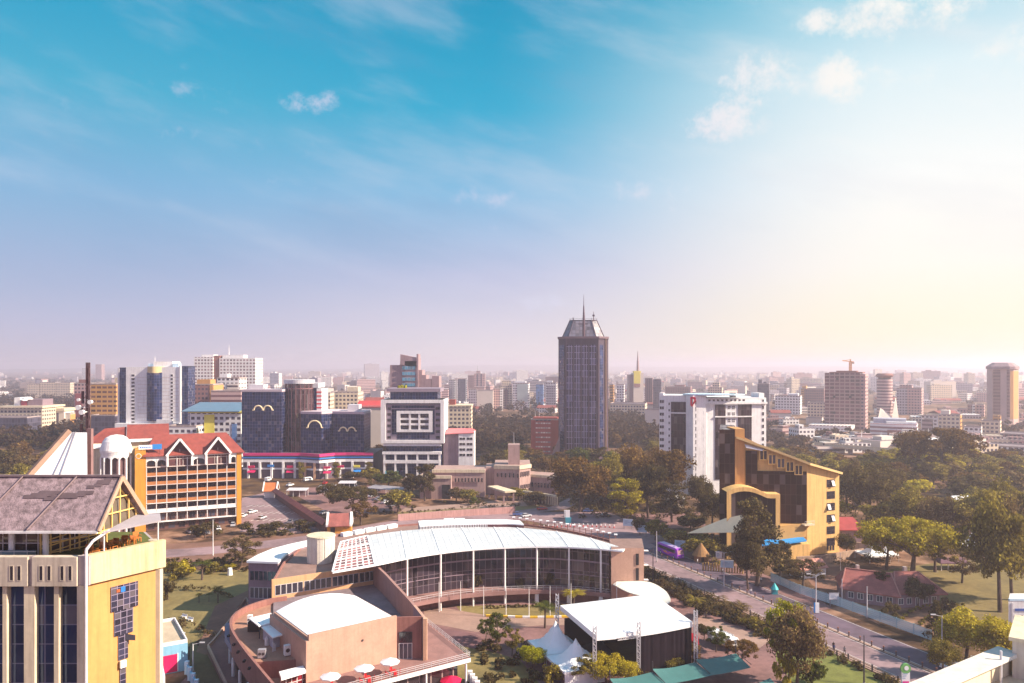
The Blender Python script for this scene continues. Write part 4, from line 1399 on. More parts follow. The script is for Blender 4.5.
# ------------------------------------------------------------------ white crescent canopy by the end block
CN = thing('entrance_canopy', (34, 192, 0), 'white curved canopy sweeping round from the tan end of the hall', 'canopy')
b = MB()
co = smooth_line([(26, 189.0), (33.6, 189.0), (36.4, 182.5), (36.6, 176), (35.9, 172.6)], 5)
ci_ = smooth_line([(25, 188.4), (28, 181.6), (31.5, 178.2), (33.6, 175.6), (35.2, 172.8)], 5)
for i in range(len(co) - 1):
 b.slab([(*ci_[i], 5.9), (*co[i], 6.4), (*co[i + 1], 6.4), (*ci_[i + 1], 5.9)][::-1], .22)
b.build('canopy_sheet', mat('ivory_sheet', (0.76, 0.72, 0.62), 0.6, 0.06, 0.3), CN)
for i in (1, 6, 11, 16):
 b = MB()
 b.cyl(ci_[i][0] + .2, ci_[i][1] + .2, .12, .12, 0, 5.75, 8)
 b.build('post', white, CN)
# ------------------------------------------------------------------ flag poles and lamps on the forecourt
fp = None
used = [False]
fp = thing('flagpole', (0, 0, 0), 'bare white flagpole in the row on the lawn before the glass front', 'flagpole', 'bare flagpoles before the hall')
MB().cyl(0, 0, .10, .06, 0.1, 7.2, 8).build('pole', white, fp)
MB().cyl(0, 0, .22, .2, 0, .1, 8).build('base', concrete, fp)
MB().cyl(0, 0, .02, .09, 7.2, 7.35, 8).build('finial', lightm, fp)
for px, py in ((418, 607), (439, 612), (460.6, 611), (483.6, 616.5), (506, 617), (529, 617.5), (550, 616.5), (571, 614)):
 put(used, fp, G(px, py))
def lamp_proto(h, arms, label, group=None, col=greym):
 c = thing('street_lamp', (0, 0, 0), label, 'lamp post', group)
 MB().cyl(0, 0, .16, .08, 0.3, h, 10).build('pole', col, c)
 MB().cyl(0, 0, .28, .25, 0, .3, 10).build('base', concrete, c)
 for s in arms:
  b = MB()
  b.bar((0, 0, h - .1), (s * 1.5, 0, h + .25), .07)
  b.build('arm', col, c)
  b = MB()
  b.prism([(s * 1.4 - .1, -.13), (s * 1.4 + s * .8 + .1, -.13), (s * 1.4 + s * .8 + .1, .13), (s * 1.4 - .1, .13)] if s > 0 else
    [(s * 2.2 - .1, -.13), (s * 1.4 + .1, -.13), (s * 1.4 + .1, .13), (s * 2.2 - .1, .13)], h + .2, h + .38)
  b.build('lamp_head', lightm, c)
 return c
def one_lamp(px, py, h, arms, label, col=greym, rz=0.0):
 c = lamp_proto(h, arms, label, None, col)
 c.location = (*G(px, py), 0)
 c.rotation_euler.z = rz
 return c
one_lamp(816, 612, 9.0, (-1, 1), 'double-armed lamp post with a white and blue banner at the blue mesh fence', lightm)
one_lamp(942, 660, 9.0, (-1,), 'single-armed grey lamp post in front of the yellow-leaved tree at lower right', lightm)
one_lamp(724, 587, 9.3, (-1, 1), 'double-armed lamp post on the median beside a pale billboard', lightm)
one_lamp(656.6, 562, 9.5, (), 'bare grey mast standing behind the purple bus', lightm)
one_lamp(653, 582, 9.6, (), 'dark lamp post at the near kerb by the tan end of the hall', darkm)
one_lamp(864, 684, 9.2, (), 'tall dark pole on the green verge at the near kerb', darkm)
one_lamp(213, 556, 11.5, (), 'tall white mast beside the left-hand road in front of the hotel', white)
one_lamp(174, 656, 4.5, (1,), 'short lamp on a thin white pole on the lawn behind the blue hut', white)
one_lamp(193, 672, 5.5, (1,), 'slender white garden lamp on the dark grass right of the blue hut', white)
one_lamp(842, 607, 7.0, (), 'thin pale pole in the yard between the mesh fence and the red-roofed bungalow', lightm)
one_lamp(867, 618, 7.5, (), 'thin pale pole close to the front wall of the red-roofed bungalow', lightm)
one_lamp(565, 523.5, 5.0, (), 'thin pole beside the white pylon on the junction', darkm)
one_lamp(599, 535, 5.0, (), 'dark pair post on the island at the junction', darkm)
one_lamp(631, 606, 6.0, (-1,), 'white lamp post in the planting left of the white crescent canopy', white)
one_lamp(595, 602, 5.0, (-1,), 'short white lamp post beside the palm at the hall deck', white)
# ------------------------------------------------------------------ stage tent
ST = thing('stage_tent', (23, 156, 0), 'big white stage roof on four truss towers with black side drapes', 'tent')
Lq, Bq, Rq, Fq = Vector((10.2, 161)), Vector((31.2, 169)), Vector((35.8, 150.6)), Vector((15.8, 143))
b = MB()
n = 14
def rp2(i, j, dz=0):
 u_, v_ = i / n, j / n
 p = (Fq * (1 - u_) + Rq * u_) * (1 - v_) + (Lq * (1 - u_) + Bq * u_) * v_
 s = 16 * u_ * (1 - u_) * v_ * (1 - v_)
 w_ = 0.18 * math.sin(u_ * 17 + v_ * 5) * math.sin(v_ * 14) * min(1, s * 2)
 edge = -0.55 * (math.sin(math.pi * u_) * (1 - v_) ** 6 * .7)
 return (p.x, p.y, 9.3 + 1.0 * s ** 0.7 * (0.6 + 0.4 * v_) + w_ + edge + dz)
for i in range(n):
 for j in range(n):
  b.face([rp2(i, j), rp2(i + 1, j), rp2(i + 1, j + 1), rp2(i, j + 1)], 0, [(i * .75, j * 1.5), (i * .75 + .75, j * 1.5), (i * .75 + .75, j * 1.5 + 1.5), (i * .75, j * 1.5 + 1.5)])
  b.face([rp2(i, j + 1, -.12), rp2(i + 1, j + 1, -.12), rp2(i + 1, j, -.12), rp2(i, j, -.12)])
b.build('roof', seam, ST, smooth=True)
b = MB()
edges = [[(i, 0) for i in range(n + 1)], [(n, j) for j in range(n + 1)], [(i, n) for i in range(n, -1, -1)], [(0, j) for j in range(n, -1, -1)]]
for e in edges:
 for (i, j), (k, l) in zip(e[:-1], e[1:]):
  p, q = rp2(i, j), rp2(k, l)
  b.face([(p[0], p[1], p[2] - 1.0), (q[0], q[1], q[2] - 1.0), q, p])
  b.face([p, q, (q[0] - .02, q[1] + .03, q[2] - 1.0), (p[0] - .02, p[1] + .03, p[2] - 1.0)])
b.build('valance', white2, ST)
fq2 = Fq.lerp(Rq, 0.42)
b = MB()
cur = []
for k in range(25):
 p = fq2.lerp(Rq, k / 24)
 nn = Vector((.35, -.93))
 o = nn * (0.10 * math.sin(k * 2.3) * math.sin(k * .7) - .5)
 cur.append((p.x + o.x, p.y + o.y))
b.wall(cur, .08, 0, 8.4)
q_ = fq2 + Vector((-.5, .9))
b.wall([tuple(Rq + Vector((-.8, .4))), tuple(Bq + Vector((-.8, -.8)))], .1, 0, 8.6)
b.build('side_drape', mat('plum_black_cloth', (0.012, 0.007, 0.012), 0.9, 0.35, 0.25, spec=.1), ST)
b = MB()
b.wall([tuple(Lq + Vector((.9, -.2))), tuple(Bq + Vector((-1, -.9)))], .1, 0, 6.6)
b.build('back_drape', blackc, ST)
b = MB()
c_, d_ = fq2 + Vector((-1.2, 2.6)), Fq + Vector((1.0, 3.0))
b.prism([tuple(d_ + Vector((0.5, 2.5))), tuple(c_), tuple(c_ + Vector((-4, 14))), tuple(d_ + Vector((-4, 12)))], 0.0, 1.3)
b.build('stage_floor', blackc, ST)
def truss(p, z1, parent):
 b = MB()
 h = .30
 for sx, sy in ((-1, -1), (1, -1), (1, 1), (-1, 1)):
  b.bar((p.x + sx * h, p.y + sy * h, 0), (p.x + sx * h, p.y + sy * h, z1), .11)
 z, k = 0.2, 0
 while z < z1 - .6:
  s = 1 if k % 2 else -1
  for y in (-1, 1):
   b.bar((p.x - s * h, p.y + y * h, z), (p.x + s * h, p.y + y * h, z + .6), .10)
  for x in (-1, 1):
   b.bar((p.x + x * h, p.y - s * h, z), (p.x + x * h, p.y + s * h, z + .6), .10)
  z += .6
  k += 1
 b.build('truss_tower', lightm, parent)
for p, z in ((Fq + Vector((-.3, -.5)), 11.4), (fq2 + Vector((0, -.9)), 11.2), (Lq + Vector((-.6, .3)), 11.6), (Rq + Vector((.6, 0)), 11.6)):
 truss(p, z, ST)
b = MB()
a_, c_ = rp2(3, 0, -1.2), rp2(6, 0, -1.1)
for dz in (0, .45):
 b.bar((a_[0], a_[1] - .2, a_[2] + dz), (c_[0], c_[1] - .2, c_[2] + dz), .1)
for k in range(9):
 t = k / 9
 p, q = Vector(a_).lerp(Vector(c_), t), Vector(a_).lerp(Vector(c_), t + .11)
 b.bar((p.x, p.y - .2, p.z + (0 if k % 2 else .45)), (q.x, q.y - .2, q.z + (.45 if k % 2 else 0)), .08)
b.build('truss_beam', lightm, ST)
b = MB()
p = Bq.lerp(Rq, .82)
b.slab([(p.x + .5, p.y + 3, 5.6), (p.x + .2, p.y + .5, 4.8), (p.x + 2.2, p.y - 3.0, 4.8), (p.x + 2.6, p.y - .5, 5.6)], .3)
tag(b.build('red_awning', red, org=(p.x, p.y, 0)), 'narrow red awning behind the right end of the stage roof', 'awning')
def marquee(x, y, s, zb, zt, label, group=None, rz=0.0, wall=None, cat='tent'):
 c = thing('marquee', (x, y, 0), label, cat, group)
 f = Frame(x, y, rz)
 b = MB(f)
 n = 12
 def mp(i, j):
  u_, v_ = i / n * 2 - 1, j / n * 2 - 1
  r = max(abs(u_), abs(v_))
  rr = 0.5 * r + 0.5 * min(1, math.hypot(u_, v_))
  sag = 0.12 * s * (1 - min(abs(u_), abs(v_)) / (r + 1e-6)) * (r ** 3) * 0.25
  return (u_ * s, v_ * s, zb + (zt - zb) * max(0, (1 - rr)) ** 1.75 - sag * 0.2)
 for i in range(n):
  for j in range(n):
   b.face([mp(i, j), mp(i + 1, j), mp(i + 1, j + 1), mp(i, j + 1)])
 for i in range(n):
  for (a, d) in (((i, 0), (i + 1, 0)), ((n, i), (n, i + 1)), ((i + 1, n), (i, n)), ((0, i + 1), (0, i))):
   p, q = mp(*a), mp(*d)
   b.face([(p[0], p[1], zb - .45), (q[0], q[1], zb - .45), q, p])
 b.build('canopy', white2, c, smooth=False)
 for sx in (-1, 1):
  for sy in (-1, 1):
   MB(f).cyl(sx * s * .97, sy * s * .97, .06, .06, 0, zb - .02, 8).build('pole', lightm, c)
 for side, m_ in (wall or {}).items():
  b = MB(f)
  e = s * .96
  pts = {'f': [(-e, -e), (e, -e)], 'r': [(e, -e), (e, e)], 'b': [(e, e), (-e, e)], 'l': [(-e, e), (-e, -e)]}[side]
  b.wall(pts, .06, 0, zb - .1)
  b.build('side_wall', m_, c)
 return c
mg = math.atan2(-7.0, 2.7) + math.pi / 2
marquee(8.9, 155.4, 4.4, 3.0, 8.0, 'white peaked marquee with a tall point, left of the stage tent', rz=mg, wall={'l': mat('plum_tent_wall', (0.10, 0.06, 0.10), 0.8, 0.1, 1), 'b': white2})
marquee(12.3, 147.0, 4.4, 3.0, 7.4, 'white peaked marquee with a white front wall, nearer the golden-olive trees than its twin', rz=mg, wall={'l': MATS['plum_tent_wall'], 'f': white2, 'r': white2})
# ------------------------------------------------------------------ teal carport
CP = thing('carport', (33, 142, 0), 'row of teal fabric carport canopies on steel posts', 'carport')
quads = [((17.6, 136.7), (26.1, 141.1), (27.7, 136.7), (19.2, 132.4)), ((26.1, 141.1), (35.2, 145.7), (37, 140.8), (27.7, 136.7)), ((35.2, 145.7), (44.2, 150.1), (45.4, 144.4), (37, 140.8))]
for q in quads:
 b = MB()
 A0, B0, C1, D1 = [Vector(p) for p in q]
 m_ = 8
 for i in range(m_):
  for j in range(m_):
   def cp(i, j):
    u_, v_ = i / m_, j / m_
    p = (A0 * (1 - u_) + B0 * u_) * (1 - v_) + (D1 * (1 - u_) + C1 * u_) * v_
    return (p.x, p.y, 2.7 + 0.55 * (1 - v_) - 0.12 * math.sin(math.pi * u_) + 0.55 * (1 - v_) ** 3 * (1 - u_) ** 3)
   b.face([cp(i, j), cp(i, j + 1), cp(i + 1, j + 1), cp(i + 1, j)])
 b.build('canopy', tealc, CP)
for q in ((17.6, 136.7), (26.1, 141.1), (35.2, 145.7), (44.2, 150.1)):
 b = MB()
 b.cyl(q[0], q[1], .10, .10, 0, 5.2, 8)
 b.bar((q[0], q[1], 3.6), (q[0] + 1.6, q[1] - 4.6, 2.85), .09)
 b.build('post', darkm, CP)
b = MB()
cpn = [G(755, 690, 2.8), G(782, 672, 2.8), G(800, 690, 2.8)]
b.slab([(*G(752, 686, 2.9), 2.9), (*G(765, 700, 2.9), 2.9), (*G(790, 700, 2.9), 2.9), (*G(770, 678, 2.9), 2.9)], .08)
for q in (G(757, 690, 2.8), G(770, 680, 2.8)):
 b.cyl(q[0], q[1], .08, .08, 0, 2.8, 8)
tag(b.build('shade_canopy', tealc, org=(*G(765, 690), 0)), 'corner of a second teal canopy cut by the bottom edge beneath the big tree', 'carport')
# ------------------------------------------------------------------ yellow building with the sloping roof
YB = thing('yellow_building', (88, 250, 0), 'yellow building with a sloping roof, dark glass front and a tall thin golden pier', 'building')
prof = [(71.5, 37.0), (74.5, 37.2), (84, 32.6), (94.5, 28.6), (105.5, 25.2)]
def yz(x):
 for (a, za), (b_, zb) in zip(prof[:-1], prof[1:]):
  if x <= b_:
   return za + (zb - za) * (x - a) / (b_ - a)
 return prof[-1][1]
front = [(74.3, 243), (84, 242.0), (93.6, 241.0), (105.5, 245.0)]
back = [(74.3, 262), (84, 263), (93.6, 264), (104, 265)]
b = MB()
for i in range(3):
 p, q = front[i], front[i + 1]
 b.face([(*p, 0), (*q, 0), (*q, yz(q[0])), (*p, yz(p[0]))], 0)
 p, q = back[i], back[i + 1]
 b.face([(*q, 0), (*p, 0), (*p, yz(p[0])), (*q, yz(q[0]))], 0)
b.face([(*front[3], 0), (*back[3], 0), (*back[3], yz(104)), (*front[3], yz(105.5))], 0)
b.face([(*back[0], 0), (*front[0], 0), (*front[0], yz(74.3)), (*back[0], yz(74.3))], 0)
b.build('wall', yellow, YB)
b = MB()
ftop = [(71.4, 242.0), (84, 240.9), (94, 239.8), (106.2, 244.3)]
btop = [(71.4, 263), (84, 264), (94, 265), (105, 266)]
for i in range(3):
 b.slab([(*ftop[i], yz(ftop[i][0]) + .5), (*ftop[i + 1], yz(ftop[i + 1][0]) + .5), (*btop[i + 1], yz(btop[i + 1][0]) + .5), (*btop[i], yz(btop[i][0]) + .5)], .45, 0, 1)
b.build('roof', [mat('roof_mauve', (0.30, 0.19, 0.16), 0.8, 0.2, 0.3), yellow], YB)
b = MB()
for i in range(3):
 p, q = (ftop[i][0], ftop[i][1] - .12, yz(ftop[i][0]) + .3), (ftop[i + 1][0], ftop[i + 1][1] - .12, yz(ftop[i + 1][0]) + .3)
 b.bar(p, q, .2, .7)
b.build('fascia', mat('pale_fascia', (0.74, 0.52, 0.22), 0.75, 0.1, 0.4), YB)
b = MB()
b.slab([(74.4, 241.6, 34.3), (79.5, 241.2, 33.3), (81.5, 243.5, 34.0), (74.4, 245, 36.2)], .3)
b.build('shell_roof', white2, YB)
b = MB()
b.prism([(66.3, 243), (71.2, 243), (76.5, 262), (71.8, 262)], 0, 39.7)
b.build('glass_tower', glass('curtain_umber', (0.030, 0.014, 0.012), 1.7, 3.2, (0.05, 0.03, 0.025), 0.06, tilt=0.05, tint=(.55, .42, .36), vvar=.7, spec=.45), YB)
b = MB()
b.box(71.22, 74.25, 242.6, 252, 0, 39.9)
b.build('pier', gold, YB)
b = MB()
b.prism([(78.2, 241.9), (93.2, 240.4), (93.2, 240.9), (78.2, 242.4)], 10.2, 26.6, 0)
b.prism([(74.6, 242.4), (78.15, 242.0), (78.15, 242.4), (74.6, 242.8)], 14, 33.0, 0)
b.build('glass_front', MATS['curtain_umber'], YB)
YF = Frame(78.5, 241.7, math.atan2(-1.5, 15))
for k in range(5):
 window(YB, YF, 1.4 + k * 2.7, -0.05 - k * 0.02, yz(79.9 + k * 2.7) - 4.4, 2.3, 3.0, wingl if k in (1, 2) else wing, yellow, nx=2, fw=.22, deep=.25)
YS = Frame(93.6, 241.0, math.atan2(4, 11.9))
for k in range(6):
 w_ = window(YB, YS, 9.2, -0.03, 21.2 - k * 3.75, 3.0, 2.3, wing, darkm, nx=2, nz=2, fw=.14)
 if k in (0, 2, 3):
  b = MB(YS)
  xx = 9.9 if k != 2 else 8.3
  b.slab([(xx - .55, -.75, 21.3 - k * 3.75 + .3), (xx + .55, -.75, 21.3 - k * 3.75 + .3), (xx + .55, -.1, 21.3 - k * 3.75 + 1.9), (xx - .55, -.1, 21.3 - k * 3.75 + 1.9)], .05)
  b.build('open_sash', white, YB)
for k in range(3):
 window(YB, YS, 8.0 + k * 1.1, -0.03, 0.9, .6, 1.4, wing, darkm, fw=.1)
b = MB(YS)
b.box(-2.2, 1.6, -1.6, -.05, 9.7, 10.1)
b.build('balcony', cream, YB)
b = MB(YS)
for k in range(7):
 b.bar((-2.1 + k * .6, -1.55, 10.1), (-2.1 + k * .6, -1.55, 11.1), .06)
b.bar((-2.1, -1.55, 11.1), (1.55, -1.55, 11.1), .08)
b.build('balcony_railing', lightm, YB)
b = MB()
aw = []
for k in range(13):
 t = k / 12
 aw.append((66.8 + 16.9 * t, 236.4 + .8 * t, 20.0 + 2.3 * math.sin(math.pi * min(1, t * 1.15 + .12))))
for k in range(12):
 p, q = aw[k], aw[k + 1]
 if k in (0, 11):
  b.face([(p[0], p[1], 0), (q[0], q[1], 0), q, p], 0)
 else:
  b.face([(p[0], p[1], p[2] - 1.3), (q[0], q[1], q[2] - 1.3), q, p], 0)
  b.face([(p[0], p[1] + .6, 0), (q[0], q[1] + .6, 0), (q[0], q[1] + .6, q[2] - 1.3), (p[0], p[1] + .6, p[2] - 1.3)], 1)
 b.face([p, q, (q[0], q[1] + 6, q[2]), (p[0], p[1] + 6, p[2])], 0)
b.face([(aw[-1][0], aw[-1][1], 0), (aw[-1][0], aw[-1][1] + 6, 0), (aw[-1][0], aw[-1][1] + 6, aw[-1][2]), aw[-1]], 0)
b.build('arched_wall', [yellow, MATS['curtain_umber']], YB)
b = MB()
b.prism([(76, 233.5), (92.6, 236.4), (93.4, 240.8), (80, 238.5), (76, 238)], 0, 4.6, 0)
b.build('ground_floor', yellow, YB)
b = MB()
b.slab([(74.5, 232.6, 5.2), (80, 232.8, 5.3), (91.5, 236.0, 5.9), (92, 240, 6.0), (80, 238, 5.9)], .4)
b.build('blue_canopy', skyblue, YB)
b = MB()
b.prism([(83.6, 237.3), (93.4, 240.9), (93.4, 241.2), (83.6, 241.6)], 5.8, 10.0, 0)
b.build('lobby_wall', mat('ochre_lobby_wall', (0.42, 0.24, 0.08), 0.85, 0.1, 0.4), YB)  # deeper ochre than the yellow render
b = MB()
b.wall([(86, 229.5), (95, 231.5), (111, 240)], .5, 0, 2.4)
tag(b.build('garden_wall', mat('stone_wall_tan', (0.38, 0.26, 0.19), 0.9, 0.25, 0.8, streak=0.3), org=(95, 231, 0)), 'low tan stone wall round the foot of the yellow building', 'wall')
SA = thing('shade_sail', (66, 240, 0), 'large sand-coloured shade sail at the left foot of the yellow building', 'shade sail')
b = MB()
b.slab([(56.1, 243, 6.6), (69.2, 232, 9.3), (72.3, 233.5, 14.6), (66.5, 237.5, 12.4)], .12)
b.build('canvas', sand, SA)
for p in ((56.1, 243, 6.6), (69.2, 232, 9.3), (62.6, 237.5, 7.9)):
 b = MB()
 b.cyl(p[0], p[1], .1, .1, 0, p[2] - .15, 8)
 b.build('post', darkm, SA)
# ------------------------------------------------------------------ white tower with the red emblem
WT = thing('white_tower_block', (92, 358, 0), 'white tower block with dark glass strips and a red emblem at its top corner', 'building')
WTT = Turn(92, 352, rad(-15.5))
q0 = WTT(((707.0 - CX) * 350 / F, 350.4))
WTR = Turn((707.0 - CX) * 350 / F, 350.4, rad(9))
WTR.ox, WTR.oy = q0[0] - WTR.px_, q0[1] - WTR.py_
sc = 350 / F
def wx(px):
 return (px - CX) * sc
def wz(py):
 return CH - (py - HY) * sc
b = MB(WTT)
b.box(wx(660.7), wx(690), 353, 372, 0, wz(396))
b.prism([(wx(687.5), 351.5), (wx(695), 347.2), (wx(707.5), 349.6), (wx(707.5), 366), (wx(687.5), 366)], 0, wz(395.6))
b.build('wall', white, WT)
b = MB(WTR)
b.box(wx(707.5), wx(772), 350.5, 372, 0, wz(398))
b.build('wall', white, WT)
b = MB(WTT)
b.box(wx(672.5), wx(688) - .3, 352.8, 353.0, wz(470), wz(402.5))
b.build('glass_strip', glass('curtain_dark_red', (0.03, 0.018, 0.026), 1.4, 3.3, (0.06, 0.05, 0.06), 0.05, tilt=.05, spec=.5), WT)
for (a, c) in ((717, 728), (741.5, 756)):
 b = MB(WTR)
 b.box(wx(a), wx(c), 350.2, 350.5, wz(480), wz(404.5))
 b.build('glass_strip', MATS['curtain_dark_red'], WT)
b = MB(WTR)
b.box(wx(716.5), wx(757), 349.8, 350.49, wz(417.6), wz(416.4))
b.box(wx(705.5), wx(772.4), 349.5, 350.48, wz(404.5), wz(402.5))
b.build('band', white, WT)
b = MB(WTT)
b.box(wx(672), wx(688.4), 352.3, 352.99, wz(414.5), wz(413.2))
b.build('band', white, WT)
z0 = wz(402.5)
for k in range(7):
 for j in (0, 1):
  window(WT, WTR, wx(732.0 + j * 4.6), 350.47, wz(409.5 + k * 6.6), 1.4, 1.6, wing, white, nx=2, nz=2, fw=.12)
for k in range(13):
 window(WT, WTT, wx(663.3), 352.97, wz(404 + k * 6.5), 2.0, 1.5, wing, white, nx=2, fw=.12)
 window(WT, WTT, wx(670.7), 352.97, wz(406 + k * 6.5), .7, 1.2, wing, white, fw=.1)
 window(WT, WTT, wx(703.4), 349.0, wz(401.5 + k * 6.6), 1.3, 1.7, wing, white, rot=8, nx=1, fw=.12)
 window(WT, WTT, wx(697.2), 347.65, wz(404.5 + k * 6.6), .8, 1.9, wing, white, rot=10, fw=.1)
 window(WT, WTR, wx(768.5), 350.47, wz(403.5 + k * 6.4), 1.1, 1.7, wing, white, fw=.12)
for k in range(9):
 window(WT, WTR, wx(711 + k * 4.6), 350.47, wz(401.6), 1.2, 1.0, wing, white, fw=.1)
b = MB(WTT)
cvx = [(wx(684), 353), (wx(692), 349), (wx(700), 347.5), (wx(716), 348.5), (wx(735), 352), (wx(745), 358), (wx(720), 364), (wx(690), 362)]
b.prism(cvx, wz(395.4), wz(394.2))
b.build('roof_canopy', palebl, WT)
b = MB(WTR)
b.box(wx(741), wx(745), 356, 359, wz(398), wz(393.6), 1)
b.box(wx(766), wx(771.5), 352, 360, wz(398), wz(393.5), 0)
b.build('roof_house', [white, darkm], WT)
b = MB(WTT)
b.box(wx(660.8), wx(665), 353.2, 360, wz(396), wz(393.8), 0)
b.build('roof_house', white, WT)
e0 = WTT((wx(692.3), 347.0))
ef = Frame(e0[0], e0[1], WTT.a)
b = MB(ef)
def plate(b, pts, y0=-0.25, y1=.25, m=0):
 """an outline in the x-z plane given thickness"""
 b.face([(p[0], y0, p[1]) for p in pts], m)
 b.face([(p[0], y1, p[1]) for p in reversed(pts)], m)
 n = len(pts)
 for i in range(n):
  p, q = pts[i], pts[(i + 1) % n]
  b.face([(p[0], y0, p[1]), (p[0], y1, p[1]), (q[0], y1, q[1]), (q[0], y0, q[1])], m)
zb = wz(407)
plate(b, [(0, 4.6 + zb), (0, 3.6 + zb), (.0, .9 + zb), (.75, 0.0 + zb), (.75, 4.7 + zb)])
plate(b, [(.8, 4.7 + zb), (.8, 3.9 + zb), (1.7, 3.7 + zb), (1.7, 2.9 + zb), (.8, 1.3 + zb), (.8, .2 + zb), (2.45, 2.5 + zb), (2.45, 4.3 + zb), (1.9, 4.6 + zb)])
b.build('red_emblem', signred, WT)
LH = thing('gate_lodge', (75, 322, 0), 'small pale lodge with a flat roof under the trees left of the white tower block', 'building')
b = MB()
b.box(XX(669, 322), XX(684, 322), 322, 330, 0, 3.6)
b.build('wall', cream, LH)
b = MB()
b.box(XX(667.5, 322), XX(685, 322), 321.3, 331, 3.61, 4.0)
b.build('roof', white, LH)
for k in range(3):
 window(LH, WORLD, XX(671.5 + k * 5, 322), 321.98, 1.0, 1.2, 1.5, wing, white)
# ------------------------------------------------------------------ dark tower with the glazed crown
PT = thing('crowned_tower', (45, 490, 0), 'tall dark purple tower with a sloping glazed crown and needle mast', 'building')
PTT = Turn(45, 480, rad(-6.5))
zt = ZZ(338.5, 475)
oct_ = [(34, 475), (54.6, 475), (60.5, 480.5), (60.5, 500), (54.6, 506), (34, 506), (29.3, 500), (29.3, 481)]
ptw = mat('tower_purple', (0.060, 0.036, 0.062), 0.6, 0.15, 0.2, streak=.2)
b = MB(PTT)
b.prism(oct_, 0, zt, 0)
b.build('wall', ptw, PT)
b = MB(PTT)
b.box(34.6, 53.4, 474.6, 475.0, 6, zt - 4.0)
b.build('glass_front', cw_prism, PT)
b = MB(PTT)
b.prism([(55.4, 475.6), (57.6, 477.7), (57.5, 478.0), (55.2, 475.9)], 6, zt - 4, 0)
b.prism([(33.1, 475.6), (33.3, 475.85), (30.1, 480.5), (29.9, 480.2)], 6, zt - 4, 0)
b.build('chamfer_glass', cw_navy, PT)
b = MB(PTT)
for x in (34.3, 39, 43.8, 48.5, 53.5):
 b.box(x - .45, x + .45, 474.0, 475.02, 4, zt)
for x in (36.7, 41.4, 46.2, 51):
 b.box(x - .09, x + .09, 474.45, 475.01, 6, zt - 4)
b.build('fin', ptw, PT)
b = MB(PTT)
b.box(58.9, 59.6, 478.4, 479.4, 0, zt)
b.box(60.45, 60.7, 482.5, 486, 0, zt)
b.build('painted_lit_edge', mat('warm_lit_paint', (0.55, 0.36, 0.22), 0.7, 0.1, 0.3), PT)  # pale warm strips paint the sunlit right edge of the tower
b = MB(PTT)
b.prism([(p[0] + (p[0] - 45) * .035, p[1] + (p[1] - 490) * .035) for p in oct_], zt, zt + 1.3)
b.build('cornice', mat('cornice_plum', (0.16, 0.10, 0.12), 0.6, 0.1, .3), PT)
cb = [(45 + (p[0] - 45) * .84, 490 + (p[1] - 490) * .84) for p in oct_]
ct = [(45 + (p[0] - 45) * .55, 490 + (p[1] - 490) * .55) for p in oct_]
z1, z2 = zt + 1.3, ZZ(320, 478)
b = MB(PTT)
for i in range(8):
 j = (i + 1) % 8
 L = math.dist(cb[i], cb[j])
 b.face([(*cb[i], z1), (*cb[j], z1), (*ct[j], z2), (*ct[i], z2)], 0, [(0, 0), (L, 0), (L * .8, 11), (L * .2, 11)])
b.face([(*p, z2) for p in ct], 0)
b.build('crown', glass('crown_glass', (0.17, 0.16, 0.19), 2.2, 2.2, (0.08, 0.06, 0.08), 0.2, rough=.2, tilt=.05), PT)
b = MB(PTT)
for i in range(8):
 b.bar((*cb[i], z1), (*ct[i], z2), .5)
 b.bar((*ct[i], z2), (*ct[(i + 1) % 8], z2), .5)
 b.bar((*ct[i], z2), (*ct[i], z2 + 1.4), .2)
 b.bar((*ct[i], z2 + 1.2), (*ct[(i + 1) % 8], z2 + 1.2), .12)
b.build('crown_frame', ptw, PT)
b = MB(PTT)
mxp = XX(584.5, 476)
b.tube((mxp, 476, zt + 1), (mxp, 476, ZZ(318, 476)), .85, .8, 8)
b.tube((mxp, 476, ZZ(318, 476)), (mxp, 476, ZZ(306, 476)), .75, .35, 8)
b.tube((mxp, 476, ZZ(306, 476)), (mxp, 476, ZZ(294.5, 476)), .25, .06, 8)
b.bar((mxp - 3.4, 476, ZZ(324, 476)), (mxp + 2.6, 476, ZZ(324, 476)), .5)
b.build('mast', mat('mast_plum', (0.10, 0.06, 0.08), .5, .1, 1), PT)
b = MB(PTT)
x2 = XX(593.5, 480)
b.tube((x2, 482, z2 - .5), (x2, 482, z2 + 5.5), .3, .12, 8)
b.box(x2 - .7, x2 + .7, 481.5, 482.5, z2 + 2.5, z2 + 3.6)
x3 = XX(573, 480)
b.tube((x3, 482, z2 - .5), (x3, 482, z2 + 2), .25, .2, 8)
b.build('aerial', MATS['mast_plum'], PT)
for k, py in enumerate((362, 372, 383)):
 b = MB(PTT)
 b.box(XX(560.5, 479), XX(562.3, 479), 478.9, 479.6, ZZ(py + 1, 479), ZZ(py - 1, 479))
 b.build('painted_lit_spot', mat('lit_spot_paint', (0.75, 0.6, 0.5), .3, .05, 1), PT)  # pale blocks paint small lit spots on the left edge, no lamps
b = MB(PTT)
b.prism([(26.5, 473), (34, 473), (34, 475), (29.3, 481), (26.5, 481)], 0, 5, 0)
for x0, s in ((30.5, -1),):
 b.face([(x0, 474, 16), (x0 + s * 6.5, 473, 0), (x0, 473, 0)], 0)
 b.face([(x0, 473, 0), (x0 + s * 6.5, 473, 0), (x0, 474, 16)], 0)
 b.slab([(x0, 473.5, 16.4), (x0 + s * 6.8, 472.5, .4), (x0 + s * 6.8, 478, .4), (x0, 478, 16.4)][::s], .4, 0)
b.build('buttress', violet, PT)
